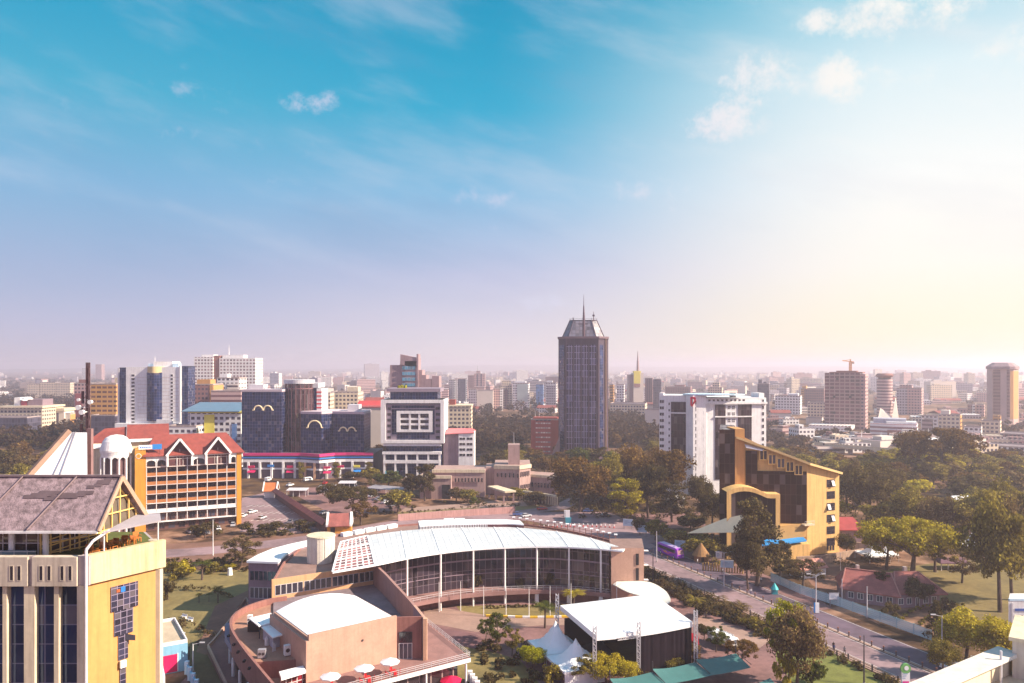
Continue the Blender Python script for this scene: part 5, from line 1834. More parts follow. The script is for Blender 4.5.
# ------------------------------------------------------------------ orange hotel
HT = thing('orange_hotel', (-118, 290, 0), 'orange balconied hotel with red tiled roof and two white-edged dormer gables', 'hotel')
HF = Frame(-132.2, 274.5, math.atan2(14, 29))
HW = 30.9
lev = [26.6, 23.4, 20.15, 16.9, 13.7, 10.3, 6.9, 3.4]
b = MB(HF)
b.box(0, HW, 1.6, 15, 0, 27.4, 0)
b.build('core_wall', mat('painted_recess_shade', (0.13, 0.06, 0.05), .85, .2, .4), HT)  # dark brown puts the shade of the balcony recesses into the wall colour
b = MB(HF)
b.box(-3.6, -.05, -.3, 15.5, 0, 29.5)
b.build('side_block', orange, HT)
b = MB(HF)
b.box(HW + .05, HW + 1.7, -.25, 15.5, 0, 27.2)
b.build('side_pier', orange, HT)
vio = mat('slab_edge_dull', (0.60, 0.50, 0.46), .8, .1, .4)  # dull warm tone for the upper slab edges and gable lattice
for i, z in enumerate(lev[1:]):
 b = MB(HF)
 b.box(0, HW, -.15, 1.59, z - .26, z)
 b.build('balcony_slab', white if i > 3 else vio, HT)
bw = HW / 9
for i, z in enumerate(lev[1:]):
 for k in range(9):
  m_ = mat('balustrade_shade_brown', (0.42, 0.16, 0.05), .8, .15, .5, streak=.2) if 0 < i < 5 else (white if i == 5 else None)  # browner than the orange piers, balcony shade put into the colour
  if m_ is not None:
   me = 'hb%d' % (0 if i < 5 else 1)
   if me not in WCACHE:
    q = MB()
    q.box(-bw / 2 + .16, bw / 2 - .16, -.05, .05, 0, 1.15)
    o = q.build('balustrade', m_)
    WCACHE[me] = o.data
   else:
    o = bpy.data.objects.new('balustrade', WCACHE[me])
    COL.objects.link(o)
   o.parent = HT
   o.location = Vector(HF(((k + .5) * bw, 0, z + .01))) - ORG[HT.name]
   o.rotation_euler.z = HF.a
 for k in range(10):
  zlo = lev[i + 2] if i + 2 < len(lev) else 0.0
  if 'hp' not in WCACHE:
   q = MB()
   q.box(-.11, .11, -.1, .15, 0, 2.92)
   o = q.build('balcony_post', white)
   WCACHE['hp'] = o.data
  else:
   o = bpy.data.objects.new('balcony_post', WCACHE['hp'])
   COL.objects.link(o)
  o.parent = HT
  o.location = Vector(HF((min(HW - .2, max(.2, k * bw)), -.02, z + .01))) - ORG[HT.name]
  o.rotation_euler.z = HF.a
for i, z in enumerate(lev[1:] + [0.2]):
 for k in range(9):
  window(HT, HF, (k + .5) * bw, 1.58, z + .35, 2.2, 2.1, wing if (i * 7 + k * 3) % 5 else wingl, MATS['painted_recess_shade'], nx=2)
b = MB(HF)
b.box(-.04, HW, -.2, 1.5, lev[0] + .2, lev[0] + 1.1)
b.build('eaves_band', white, HT)
b = MB(HF)
for (a, c) in ((0, 6.8), (15.6, 19.9), (28.7, HW)):
 n = max(1, int((c - a) / 2.6))
 w_ = (c - a) / n
 for k in range(n):
  x0 = a + k * w_
  out = [(x0 + .28, lev[1])]
  for s in range(9):
   t = math.pi * (1 - s / 8)
   out.append((x0 + w_ / 2 + (w_ / 2 - .28) * math.cos(t), lev[1] + 1.5 + .9 * math.sin(t)))
  out.append((x0 + w_ - .28, lev[1]))
  full = [(x0, lev[1])] + out + [(x0 + w_, lev[1]), (x0 + w_, lev[0] + .18), (x0, lev[0] + .18)]
  for s in range(len(out) - 1):
   p, q = out[s], out[s + 1]
   b.face([(p[0], -.1, p[1]), (q[0], -.1, q[1]), (q[0], -.1, lev[0] + .18), (p[0], -.1, lev[0] + .18)])
  b.box(x0, x0 + .28, -.12, .2, lev[1], lev[0] + .18)
  b.box(x0 + w_ - .28, x0 + w_, -.12, .2, lev[1], lev[0] + .18)
b.build('arcade', white, HT)
b = MB(HF)
zr0, zr1 = 27.5, 34.4
b.slab([(-1.0, -1.0, zr0), (HW + 2.8, -1.0, zr0), (HW - 3, 7.5, zr1), (3, 7.5, zr1)], .3)
b.slab([(3, 7.5, zr1), (HW - 3, 7.5, zr1), (HW + 2.8, 16, zr0), (-1, 16, zr0)], .3)
b.slab([(HW + 2.8, -1.0, zr0), (HW + 2.8, 16, zr0), (HW - 3, 7.5, zr1)], .3)
b.slab([(-1, 16, zr0), (-1, -1, zr0), (3, 7.5, zr1)], .3)
b.build('roof', redtile, HT)
for cx in (11.2, 24.3):
 hw, ze, zp = 4.1, 28.0, 33.0
 b = MB(HF)
 b.slab([(cx - hw - .4, -1.6, ze - .4), (cx, -1.6, zp + .25), (cx, 7.5, zp + .25), (cx - hw - .4, 3.0, ze - .4)][::-1], .2)
 b.slab([(cx, -1.6, zp + .25), (cx + hw + .4, -1.6, ze - .4), (cx + hw + .4, 3.0, ze - .4), (cx, 7.5, zp + .25)][::-1], .2)
 rf = b.build('dormer_roof', redtile, HT)
 b = MB(HF)
 for s in (-1, 1):
  b.bar((cx + s * (hw + .5), -1.75, ze - .75), (cx, -1.75, zp + .3), .35, .75)
  b.box(cx + s * hw - .35, cx + s * hw + .35, -1.5, -.3, lev[1], ze)
 b.build('gable_edge', white, rf)
 b = MB(HF)
 b.box(cx - hw + .4, cx + hw - .4, .2, .4, lev[1], ze)
 b.face([(cx - hw + .2, .3, ze), (cx + hw - .2, .3, ze), (cx, .3, zp - .4)])
 b.build('gable_recess', mat('gable_maroon', (0.10, 0.035, 0.04), .8, .3, .6), rf)
 b = MB(HF)
 for x_ in (-1.1, 0, 1.1):
  b.box(cx + x_ - .08, cx + x_ + .08, .02, .19, lev[1], ze + 1.4 - abs(x_))
 for z in (lev[1] + 2.6, ze):
  b.box(cx - hw + .4, cx + hw - .4, .04, .18, z - .1, z + .1)
 b.build('gable_lattice', vio, rf)
RF = Frame(-139.5, 280.5, math.atan2(14, 29))
b = MB(RF)
b.box(-14, 11.5, 3.0, 16, 0, 31.5)
b.build('rear_wall', cream, HT)
b = MB(RF)
b.slab([(-2.5, 1.8, 33.0), (12.0, 1.8, 33.0), (12.0, 12, 37.6), (-2.5, 12, 37.6)], .3)
b.slab([(-17, 6, 31.2), (-2.7, 2.2, 32.4), (-2.7, 12, 36.8), (-10, 12, 36.4)], .3)
b.build('rear_roof', redtile, HT)
b = MB(RF)
b.box(-2.6, 12.1, 1.55, 1.8, 31.8, 32.9)
b.box(-14, -2.7, 2.4, 3.0, 29.8, 31.4)
b.build('rear_eaves', white, HT)
b = MB(HF)
b.cyl(0, 0, .01, .01, 0, .01, 3) if False else None
b.tube((-2.4, -.42, 27.6), (-2.4, -.30, 27.6), .95, .95, 18)
b.build('clock_face', white, HT)
b = MB(HF)
b.tube((-2.4, -.46, 27.6), (-2.4, -.425, 27.6), .78, .78, 18)
b.bar((-2.4, -.48, 27.6), (-2.4, -.48, 28.2), .07)
b.bar((-2.4, -.48, 27.6), (-2.0, -.48, 27.4), .07)
b.build('clock_ring', orange, HT)
SG = thing('roof_sign', (-132, 276, 29), 'white and blue sign board above the orange side block of the hotel', 'sign')
b = MB(HF)
b.box(-2.4, 2.0, -.75, -.5, 30.0, 31.5)
b.build('white_board', white2, SG)
b = MB(HF)
b.box(2.05, 5.2, -.75, -.5, 29.8, 31.7)
b.build('blue_board', signblue, SG)
b = MB(HF)
for k, h in enumerate((.62, .5, .5, .62, .5, .62)):
 b.box(-2.0 + k * .62, -1.62 + k * .62, -.80, -.755, 30.4, 30.4 + h)
 if k % 2:
  b.box(-1.62 + k * .62, -1.5 + k * .62, -.80, -.755, 30.4, 30.55)
b.build('lettering', signblue, SG)
b = MB(HF)
b.bar((-1.5, -.45, 29.5), (-1.5, -.45, 31.4), .12)
b.bar((4.5, -.45, 27.5), (4.5, -.45, 31.4), .12)
b.build('sign_post', darkm, SG)
DT = thing('domed_rotunda', (-142, 272, 0), 'white rotunda of tall arches under a smooth white dome', 'tower')
cx, cyy, r = XX(116.2, 274), 274, 4.95
b = MB()
b.cyl(cx, cyy, r - 1.1, r - 1.1, 0, 28.4, 24)
b.build('core', mat('rotunda_core', (0.11, 0.055, 0.06), .8, .2, .5), DT)
b = MB()
for k in range(12):
 a = rad(k * 30 + 8)
 b.cyl(cx + r * math.cos(a), cyy + r * math.sin(a), .33, .33, 0, 27.4, 8)
b.build('column', white, DT)
b = MB()
for k in range(12):
 a0 = rad(k * 30 + 8)
 for s in range(8):
  t0, t1 = s / 8, (s + 1) / 8
  f = lambda t: (cx + r * math.cos(a0 + rad(30) * t), cyy + r * math.sin(a0 + rad(30) * t))
  h = lambda t: 26.2 + 1.3 * math.sin(math.pi * t)
  p, q = f(t0), f(t1)
  b.face([(*p, h(t0)), (*q, h(t1)), (*q, 28.6), (*p, 28.6)])
b.cyl(cx, cyy, r + .15, r + .15, 28.6, 29.3, 36)
b.build('arch_ring', white, DT)
b = MB()
pr_ = [(r + .35, 29.32), (r + .35, 30.0), (r * .98, 31.6), (r * .88, 33.0), (r * .70, 34.2), (r * .42, 35.0), (.3, 35.3)]
for (r0, z0), (r1, z1) in zip(pr_[:-1], pr_[1:]):
 for k in range(32):
  a0, a1 = 2 * math.pi * k / 32, 2 * math.pi * (k + 1) / 32
  b.face([(cx + r0 * math.cos(a0), cyy + r0 * math.sin(a0), z0), (cx + r0 * math.cos(a1), cyy + r0 * math.sin(a1), z0),
    (cx + r1 * math.cos(a1), cyy + r1 * math.sin(a1), z1), (cx + r1 * math.cos(a0), cyy + r1 * math.sin(a0), z1)])
b.face([(cx + .3 * math.cos(2 * math.pi * k / 8), cyy + .3 * math.sin(2 * math.pi * k / 8), 35.3) for k in range(8)])
b.build('dome', white, DT, smooth=True)
# ------------------------------------------------------------------ glass shopping complex
ML = thing('glass_complex', (-110, 430, 0), 'complex of navy glass blocks round a bronze round tower above a shopping podium', 'building')
s4 = 415 / F
gx = lambda px, D=415: (px - CX) * D / F
gz = lambda py, D=415: CH - (py - HY) * D / F
def glass_block(pts, z0, z1, cap=True):
 b = MB()
 b.prism(pts, z0, z1, 0)
 b.build('glass_block', cw_navy, ML)
 c = Vector((sum(p[0] for p in pts) / len(pts), sum(p[1] for p in pts) / len(pts)))
 b = MB()
 b.prism([tuple(c + (Vector(p) - c) * 1.025) for p in pts], z1, z1 + 1.3)
 b.build('roof_band', mat('roof_band_mauve', (0.50, 0.42, 0.46), .8, .1, .4), ML)
glass_block([(gx(241), 416), (gx(281.5), 415), (gx(281.5), 436), (gx(241), 437)], 12.5, gz(391.8))
glass_block([(gx(300), 417), (gx(322), 414), (gx(330), 420), (gx(330), 440), (gx(300), 440)], 12.5, gz(414))
glass_block([(gx(330.5), 420), (gx(363.5), 416), (gx(363.5), 436), (gx(330.5), 440)], 12.5, gz(414.2))
b = MB()
cx, cyy = gx(293), 428
b.cyl(cx, cyy, 7.6, 7.6, 0, gz(384), 40)
b.build('round_tower', cw_brown, ML)
b = MB()
for k in range(20):
 a = 2 * math.pi * k / 20
 b.bar((cx + 7.65 * math.cos(a), cyy + 7.65 * math.sin(a), 10), (cx + 7.65 * math.cos(a), cyy + 7.65 * math.sin(a), gz(384)), .42)
b.build('tower_fin', mat('fin_bronze', (0.20, 0.10, 0.11), .6, .1, .4), ML)
b = MB()
b.cyl(cx, cyy, 7.9, 7.9, gz(389.5), gz(388.5), 40, 0)
b.cyl(cx, cyy, 8.4, 8.4, gz(384), gz(380), 40, 1)
b.build('tower_cap', [MATS['fin_bronze'], mat('cap_pale', (0.52, 0.52, 0.55), .7, .1, .4)], ML)
b = MB()
b.box(gx(303), gx(310.6), 428, 442, 0, gz(388.5))
b.build('rear_slab', cw_navy, ML)
b = MB()
b.box(gx(303), gx(312.5), 427, 443, gz(388.4), gz(383.5))
b.build('rear_slab_cap', MATS['cap_pale'], ML)
b = MB()
b.box(gx(310.8), gx(316), 427.5, 442, 0, gz(389.5), 0)
b.build('rear_core', white, ML)
for k in range(5):
 b = MB()
 b.box(gx(310.7), gx(316.1), 427.35, 427.49, gz(393.5 + k * 4), gz(392.2 + k * 4))
 b.build('red_stripe', red, ML)
for a_, c_, z_, y_ in ((344, 355.5, 412, 405.6), (243, 258, 390.5, 385)):
 b = MB()
 b.box(gx(a_), gx(c_), 424, 432, gz(z_), gz(y_))
 b.build('plant_room', lightm, ML)
b = MB()
for k in range(7):
 x = gx(259 + k * 3)
 b.bar((x, 425, gz(390.3)), (x + (k % 3 - 1) * .8, 425, gz(386.5 + (k % 2) * 1.5)), .25)
b.bar((gx(259), 425, gz(388)), (gx(279), 425, gz(388)), .2)
b.build('roof_clutter', violet, ML)
archm = mat('arch_cream', (0.82, 0.68, 0.42), .6, .06, .4)
def arch(cx_px, py, rpx, D, ends=True):
 b = MB()
 r = rpx * D / F
 c = (gx(cx_px, D), gz(py, D))
 prev = None
 for k in range(13):
  a = math.pi * k / 12
  p = (c[0] - r * math.cos(a), D - .6, c[1] + r * math.sin(a))
  if prev:
   b.tube(prev, p, .42, n=6)
  prev = p
 if ends:
  for s in (-1, 1):
   b.bar((c[0] + s * r, D - .6, c[1]), (c[0] + s * (r + .8), D - .6, c[1]), .6)
 b.build('arch_ornament', archm, ML)
arch(258.6, 410, 4.3, 414.8)
arch(268, 410, 4.3, 414.8)
arch(314.8, 427.5, 6.8, 414.6)
arch(343.4, 430.8, 3.6, 417.5)
arch(351.8, 430.8, 3.6, 416.8)
pf = lambda px, D=407: (px - CX) * D / F
pod = [(pf(243), 407), (pf(301), 407), (pf(322), 402), (pf(334), 408), (pf(345), 409), (pf(372.5), 409), (pf(372.5), 440), (pf(243), 440)]
b = MB()
b.prism(pod, 0, 12.4, 0, 1)
b.build('podium_wall', [mat('podium_dark', (0.10, 0.07, 0.10), .8, .2, .3), roofgrey], ML)
pl = pod[:6]
for z0, z1, th, m_ in ((12.0, 13.4, .9, pinkroof), (10.6, 11.2, 1.2, signblue), (8.6, 9.9, 1.5, white), (4.6, 5.5, 1.1, white)):
 b = MB()
 b.wall(pl, th, z0, z1)
 b.build('podium_band', m_, ML)
n = 0
for i in range(5):
 a, c = Vector(pl[i]), Vector(pl[i + 1])
 L = (c - a).length
 k = max(1, int(L / 5.2))
 for j in range(k):
  p = a.lerp(c, (j + .5) / k)
  b = MB()
  b.box(p.x - .55, p.x + .55, p.y - 1.25, p.y - .3, 0, 8.6)
  b.build('podium_pier', white if i != 1 else mat('pier_peach', (0.60, 0.36, 0.24), .8, .1, .4), ML)
  n += 1
cols_ = [magenta, signblue, magenta, orange, signblue, lemon, magenta]
for i in range(5):
 a, c = Vector(pl[i]), Vector(pl[i + 1])
 k = max(1, int((c - a).length / 8))
 for j in range(k):
  p = a.lerp(c, (j + .3) / k)
  b = MB()
  b.box(p.x, p.x + 3.4, p.y - 1.35, p.y - .75, 5.6 + (j % 2) * .5, 6.8 + (j % 2) * .5)
  b.build('shop_sign', cols_[(i * 3 + j) % 7], ML)
  if (i + j) % 2 == 0:
   b = MB()
   b.slab([(p.x, p.y - 3.0, 3.4), (p.x + 4, p.y - 3.0, 3.4), (p.x + 4, p.y - .6, 4.3), (p.x, p.y - .6, 4.3)], .12)
   b.build('shop_awning', cols_[(i + j) % 3], ML)
# ------------------------------------------------------------------ white-framed office
WS = thing('framed_office', (-53, 420, 0), 'office building whose front is a big white square frame within another', 'building')
x0, x1 = pf(380.7), pf(444)
z0, z1 = gz(443.4, 407), gz(400, 407)
b = MB()
b.box(x0 + 1, x1 - 1, 409, 432, z0 + .2, z1)
b.box(x0 + 2.5, x1 - 1.5, 410, 431, 0, z0 + .19)
b.build('glass_body', cw_navy, WS)
b = MB()
b.box(x0, x0 + 2.6, 407, 433, z0, z1)
b.box(x1 - 1.9, x1, 407, 433, z0, z1)
b.box(x0 + 2.61, x1 - 1.91, 407, 433, z0, z0 + 1.7)
b.box(x0 + 2.61, x1 - 1.91, 407, 433, z1 - 1.7, z1)
b.build('outer_frame', white, WS)
ix0, ix1, iz0, iz1 = pf(396.3), pf(432.3), gz(432.2, 407), gz(411, 407)
b = MB()
b.box(ix0, ix0 + 2.0, 407.6, 409, iz0, iz1)
b.box(ix1 - 2.0, ix1, 407.6, 409, iz0, iz1)
b.box(ix0 + 2.01, ix1 - 2.01, 407.6, 409, iz0, iz0 + 1.3)
b.box(ix0 + 2.01, ix1 - 2.01, 407.6, 409, iz1 - 1.5, iz1)
for t in (1, 2):
 xx = ix0 + 2 + (ix1 - ix0 - 4) * t / 3
 b.box(xx - .5, xx + .5, 407.8, 409, iz0 + 1.31, iz1 - 1.51)
 zz = iz0 + 1.3 + (iz1 - iz0 - 2.8) * t / 3
 b.box(ix0 + 2.01, ix1 - 2.01, 407.95, 408.9, zz - .55, zz + .55)
b.build('inner_frame', white, WS)
for i in range(3):
 for k in range(3):
  w_ = (ix1 - ix0 - 4) / 3
  h_ = (iz1 - iz0 - 2.8) / 3
  window(WS, WORLD, ix0 + 2 + w_ * (i + .5), 408.95, iz0 + 1.3 + h_ * k + .6, w_ - 1.1, h_ - 1.2, wing, darkm, nx=2)
mauvep = mat('mauve_panel', (0.26, 0.21, 0.26), .8, .1, .4)
b = MB()
b.box(x0 + 2.62, x0 + 5.6, 408.2, 409, z0 + 1.72, z1 - 3.0)
b.box(x1 - 5.2, x1 - 1.92, 408.2, 409, z0 + 1.72, z1 - 3.0)
b.box(x0 + 5.61, x0 + 8.2, 408.25, 408.98, z0 + 1.73, z0 + 4.6)
b.box(x1 - 7.8, x1 - 5.21, 408.25, 408.98, z0 + 1.73, z0 + 4.6)
b.box(x0 + 2.62, x1 - 1.92, 408.22, 408.99, z1 - 2.98, z1 - 2.3)
b.box(x0 + 2.62, x1 - 1.92, 408.22, 408.99, z1 - 5.0, z1 - 4.4)
b.build('side_panel', mauvep, WS)
for k in range(6):
 z = z0 + 2.4 + k * 3.1
 window(WS, WORLD, x0 + 4.3, 408.18, z, 2.0, 1.5, wing, mauvep)
 window(WS, WORLD, x1 - 3.5, 408.18, z, 2.3, 1.5, wing, mauvep)
b = MB()
b.box(pf(389.5), pf(437), 410, 428, z1 + .01, gz(392, 407))
b.build('attic_glass', cw_navy, WS)
b = MB()
b.box(pf(386), pf(440), 408.5, 430, gz(392, 407), gz(388.6, 407))
b.build('attic_roof', mauvep, WS)
for (py0, py1, a, c) in ((454.5, 452, 382, 441), (463.5, 460.5, 383, 440), (446.2, 444, 383, 441)):
 b = MB()
 b.box(pf(a), pf(c), 407.5, 411, gz(py0, 407), gz(py1, 407))
 b.build('floor_band', white, WS)
for k in range(6):
 b = MB()
 xx = pf(384 + k * 11)
 b.box(xx - .45, xx + .45, 407.7, 409.9, 0, gz(454.6, 407))
 b.build('column', white, WS)
b = MB()
b.box(pf(384), pf(398), 407.9, 408.3, 0.2, 3.6)
b.build('shop_panel', mat('teal_panel', (0.10, 0.33, 0.42), .6, .1, .4), WS)
AN = thing('office_annex', (-25, 420, 0), 'blank grey annex with a white balconied end and pink roof beside the framed office', 'building')
b = MB()
b.box(pf(442.5), pf(458), 412, 428, 0, gz(434.5, 412))
b.build('blank_wall', violet, AN)
b = MB()
b.box(pf(458), pf(473.5), 411, 428, 0, gz(433, 411))
b.build('end_wall', white, AN)
for k in range(4):
 for j in range(2):
  window(AN, WORLD, pf(461.8 + j * 7.4), 410.97, gz(440 + k * 5.4, 411), 3.2, 1.4, wing, white, nx=2)
b = MB()
b.slab([(pf(443), 411, gz(433.8, 411)), (pf(474), 410.4, gz(432.5, 411)), (pf(471), 420, gz(429, 415)), (pf(446), 420, gz(429, 415))], .4)
b.slab([(pf(446), 420, gz(429, 415)), (pf(471), 420, gz(429, 415)), (pf(474), 429, gz(433, 411)), (pf(443), 429, gz(433, 411))], .4)
b.build('roof', mat('pink_sheet_roof', (0.55, 0.16, 0.17), .7, .15, .3), AN)
# ------------------------------------------------------------------ low mauve campus
CM = thing('campus_building', (-15, 355, 0), 'long low mauve building with small square windows and a stubby square tower', 'building')
mv = mat('campus_mauve', (0.40, 0.27, 0.25), .85, .12, .3, streak=.25)
cs = 348 / F
kx = lambda px, D=348: (px - CX) * D / F
b = MB()
b.box(kx(432), kx(485), 348, 366, 0, 12.2, 0, 1)
b.box(kx(421), kx(432), 344, 360, 0, 10.4, 0, 1)
b.box(kx(432), kx(452), 343, 347.9, 0, 10.0, 0, 1)
b.prism([(kx(494), 352), (kx(519.5), 350), (kx(531), 356), (kx(531), 376), (kx(494), 376)], 0, 13.6, 0, 1)
b.box(kx(485), kx(494), 356, 370, 0, 12.6, 0, 1)
b.prism([(kx(531), 358), (kx(556), 352), (kx(556), 366), (kx(531), 372)], 0, 8.6, 0, 1)
b.build('wall', [mv, mat('campus_roof', (0.36, 0.24, 0.21), .9, .2, .3)], CM)
b = MB()
b.wall([(kx(432), 347.9), (kx(485), 347.9)], .7, 11.2, 12.7)
b.wall([(kx(420.6), 343.9), (kx(432), 343.9)], .6, 9.6, 10.9)
b.wall([(kx(432), 342.9), (kx(452.3), 342.9)], .6, 9.2, 10.5)
b.wall([(kx(493.6), 351.9), (kx(519.5), 349.8), (kx(531.4), 355.9)], .7, 12.4, 14.1)
b.wall([(kx(531.5), 357.8), (kx(556.4), 351.8)], .6, 7.8, 9.1)
b.build('cornice', cream, CM)
b = MB()
b.box(kx(508), kx(520), 358, 364, 13.61, ZZ(446, 352))
b.build('tower', mv, CM)
b = MB()
b.bar((kx(514), 361, ZZ(446, 352)), (kx(514), 361, ZZ(434, 352)), .2)
b.build('aerial', lightm, CM)
for k in range(9):
 window(CM, WORLD, kx(455.5 + k * 3.3), 347.5, 6.8, .8, 2.0, wing, mv, fw=.12)
for k in range(6):
 window(CM, Frame(kx(494), 352, math.atan2(-2, kx(519.5) - kx(494))), 1.6 + k * 1.9, -.4, 8.6, .8, 2.0, wing, mv, fw=.12)
cf = Frame(kx(519.5), 350, math.atan2(6, kx(531) - kx(519.5)))
for k in range(4):
 window(CM, cf, 1.2 + k * 1.7, -.4, 9.0, .8, 2.2, wing, mv, fw=.12)
 window(CM, cf, 1.2 + k * 1.7, -.4, 3.4, .9, 1.8, wing, mv, fw=.12)
af = Frame(kx(531), 358, math.atan2(-6, kx(556) - kx(531)))
for k in range(7):
 window(CM, af, 1.2 + k * 1.6, -.35, 3.2, .8, 2.2, wing, mv, fw=.12)
b = MB()
b.box(kx(443), kx(451), 342.7, 343.0, 0, 6.4)
b.build('entrance_recess', blackm, CM)
PO = thing('porch', (-5, 340, 0), 'flat cream porch roof on square pillars in front of the mauve campus building', 'porch')
b = MB()
b.slab([(kx(487, 338), 346, 5.4), (kx(505, 338), 331, 5.4), (kx(516, 338), 333, 5.4), (kx(497, 338), 348, 5.4)], .7)
b.build('roof', cream, PO)
for p in ((kx(489, 340), 344.5), (kx(496, 340), 338.5), (kx(504, 338), 332.6), (kx(513.5, 338), 334), (kx(507, 338), 340)):
 b = MB()
 b.box(p[0] - .4, p[0] + .4, p[1] - .4, p[1] + .4, 0, 4.69)
 b.build('pillar', mv, PO)
AR = thing('arcade_wall', (10, 338, 0), 'curving cream arcade wall with square openings right of the campus porch', 'wall')
ap = smooth_line([(kx(515, 338), 341), (kx(528, 338), 338), (kx(545, 338), 331), (kx(556, 335), 326)], 5)
for k in range(len(ap)):
 p = ap[k]
 b = MB()
 b.box(p[0] - .35, p[0] + .35, p[1] - .35, p[1] + .35, 0, 3.5)
 b.build('pillar', cream, AR)
b = MB()
b.wall(ap, .8, 3.51, 4.4)
b.build('lintel', cream, AR)
b = MB()
b.wall([(p[0] + .8, p[1] + 2.4) for p in ap], .3, 0, 3.4)
b.build('back_wall', MATS['painted_recess_shade'], AR)
b = MB()
pw = smooth_line([G(398, 521), G(430, 518.5), G(480, 515), G(515, 513)], 4)
b.wall(pw, .5, 0, 2.6)
tag(b.build('boundary_wall', mat('pink_wall', (0.46, 0.26, 0.24), .85, .15, .4, streak=.3), org=(*pw[5], 0)), 'long low pink boundary wall along the road below the campus lawn', 'wall')
# ------------------------------------------------------------------ gatehouse, long wall, carport and sheds by the shops
GH = thing('gatehouse', (-62, 285, 0), 'small gatehouse with a maroon roof between white gable ends', 'building')
g0 = Vector(G(327, 534))
gf = Frame(g0.x, g0.y, rad(8))
b = MB(gf)
b.box(0, 8.4, 0, 6.5, 0, 3.2)
b.build('wall', orange, GH)
for x in (-.35, 7.95):
 b = MB(gf)
 plate_pts = [(-.6, 2.6), (7.1, 2.6), (7.1, 3.4), (3.25, 7.2), (-.6, 3.4)]
 for i, xx in enumerate((x, x + .8)):
  q = [(xx, p[0], p[1]) for p in plate_pts]
  b.face(q if i else q[::-1])
 for i in range(5):
  p, q = plate_pts[i], plate_pts[(i + 1) % 5]
  b.face([(x, p[0], p[1]), (x + .8, p[0], p[1]), (x + .8, q[0], q[1]), (x, q[0], q[1])])
 b.build('gable_end', white, GH)
b = MB(gf)
b.slab([(.46, -.9, 2.9), (7.94, -.9, 2.9), (7.94, 3.25, 6.7), (.46, 3.25, 6.7)], .25)
b.slab([(.46, 3.25, 6.7), (7.94, 3.25, 6.7), (7.94, 7.3, 2.9), (.46, 7.3, 2.9)], .25)
b.build('roof', maroon, GH)
b = MB(gf)
b.box(1.2, 2.8, -.08, 0, 0, 2.3)
b.build('door', blackm, GH)
b = MB()
b.wall([tuple(g0 + Vector((-.5, 1))), G(276, 498)], 1.0, 0, 3.4, 0, 1)
wl_ = b.build('covered_wall', [mat('shed_wall_dark', (0.13, 0.06, 0.065), .85, .2, .4), maroon], org=(*G(300, 515), 0))
tag(wl_, 'long dark red covered wall running back from the gatehouse beside the car park', 'wall')
b = MB()
a_, c_ = g0 + Vector((-.4, 1.2)), Vector(G(276, 498))
d_ = (c_ - a_).normalized()
nn = Vector((-d_.y, d_.x))
b.slab([(*(a_ - nn * 1.6), 3.3), (*(a_ + nn * .2), 4.6), (*(c_ + nn * .2), 4.6), (*(c_ - nn * 1.6), 3.3)], .15)
b.slab([(*(a_ + nn * .2), 4.6), (*(a_ + nn * 1.8), 3.3), (*(c_ + nn * 1.8), 3.3), (*(c_ + nn * .2), 4.6)], .15)
tag(b.build('wall_roof', maroon, wl_), None)
GB = thing('gatehouse', (-112, 350, 0), 'little orange-roofed kiosk between white gables at the far end of the dark red wall', 'building')
kf_ = Frame(*G(264, 498), rad(6))
b = MB(kf_)
b.box(0, 5.5, 0, 5, 0, 3.4)
b.build('wall', white, GB)
b = MB(kf_)
b.slab([(-.3, -.7, 3.2), (5.8, -.7, 3.2), (5.8, 2.5, 6.6), (-.3, 2.5, 6.6)], .25)
b.slab([(-.3, 2.5, 6.6), (5.8, 2.5, 6.6), (5.8, 5.7, 3.2), (-.3, 5.7, 3.2)], .25)
b.build('roof', mat('orange_tile', (0.55, 0.16, 0.05), .8, .2, .5), GB)
for x in (-.6, 5.4):
 b = MB(kf_)
 for (ya, yb) in ((-.9, 2.5), (5.9, 2.5)):
  b.bar((x + .2, ya, 3.1), (x + .2, yb, 6.9), .5, .5)
 b.build('gable_end', white, GB)
for (px, py, w, d, h, lab, mt) in ((366, 494, 27, 7, 3.0, 'long grey-roofed car shelter with cars beneath it, right of the dark car park trees', greym),
                                  (286, 497, 22, 5, 3.0, 'pale low flat shed in the yard behind the long dark red wall', lightm),
                                  (317, 495, 12, 6, 3.2, 'dark-fronted low shed with a pale roof between two parked vehicles and the shops', lightm),
                                  (338, 489, 20, 5, 2.8, 'low pale canopy along the foot of the glass shopping podium', lightm)):
 x, y = G(px, py)
 c = thing('car_shelter' if 'shelter' in lab else 'shed', (x, y, 0), lab, 'shelter' if 'shelter' in lab else 'shed')
 f = Frame(x, y, rad(-28) if 'shelter' in lab else 0)
 if 'shelter' in lab:
  w = 19
 else:
  w *= .42
 b = MB(f)
 b.slab([(0, 0, h), (w, 0, h), (w, d, h + .5), (0, d, h + .5)], .2)
 b.build('roof', mt, c)
 for k in range(4):
  for yy in (.3, d - .3):
   b = MB(f)
   xx = .3 + (w - .6) * k / 3
   b.box(xx - .08, xx + .08, yy - .08, yy + .08, 0, h - .2)
   b.build('post', white, c)
 if 'shelter' not in lab:
  b = MB(f)
  b.box(.5, w - .5, d - 1.2, d - .8, 0, h - .1)
  b.build('wall', violet if 'pale low' in lab else blackm, c)
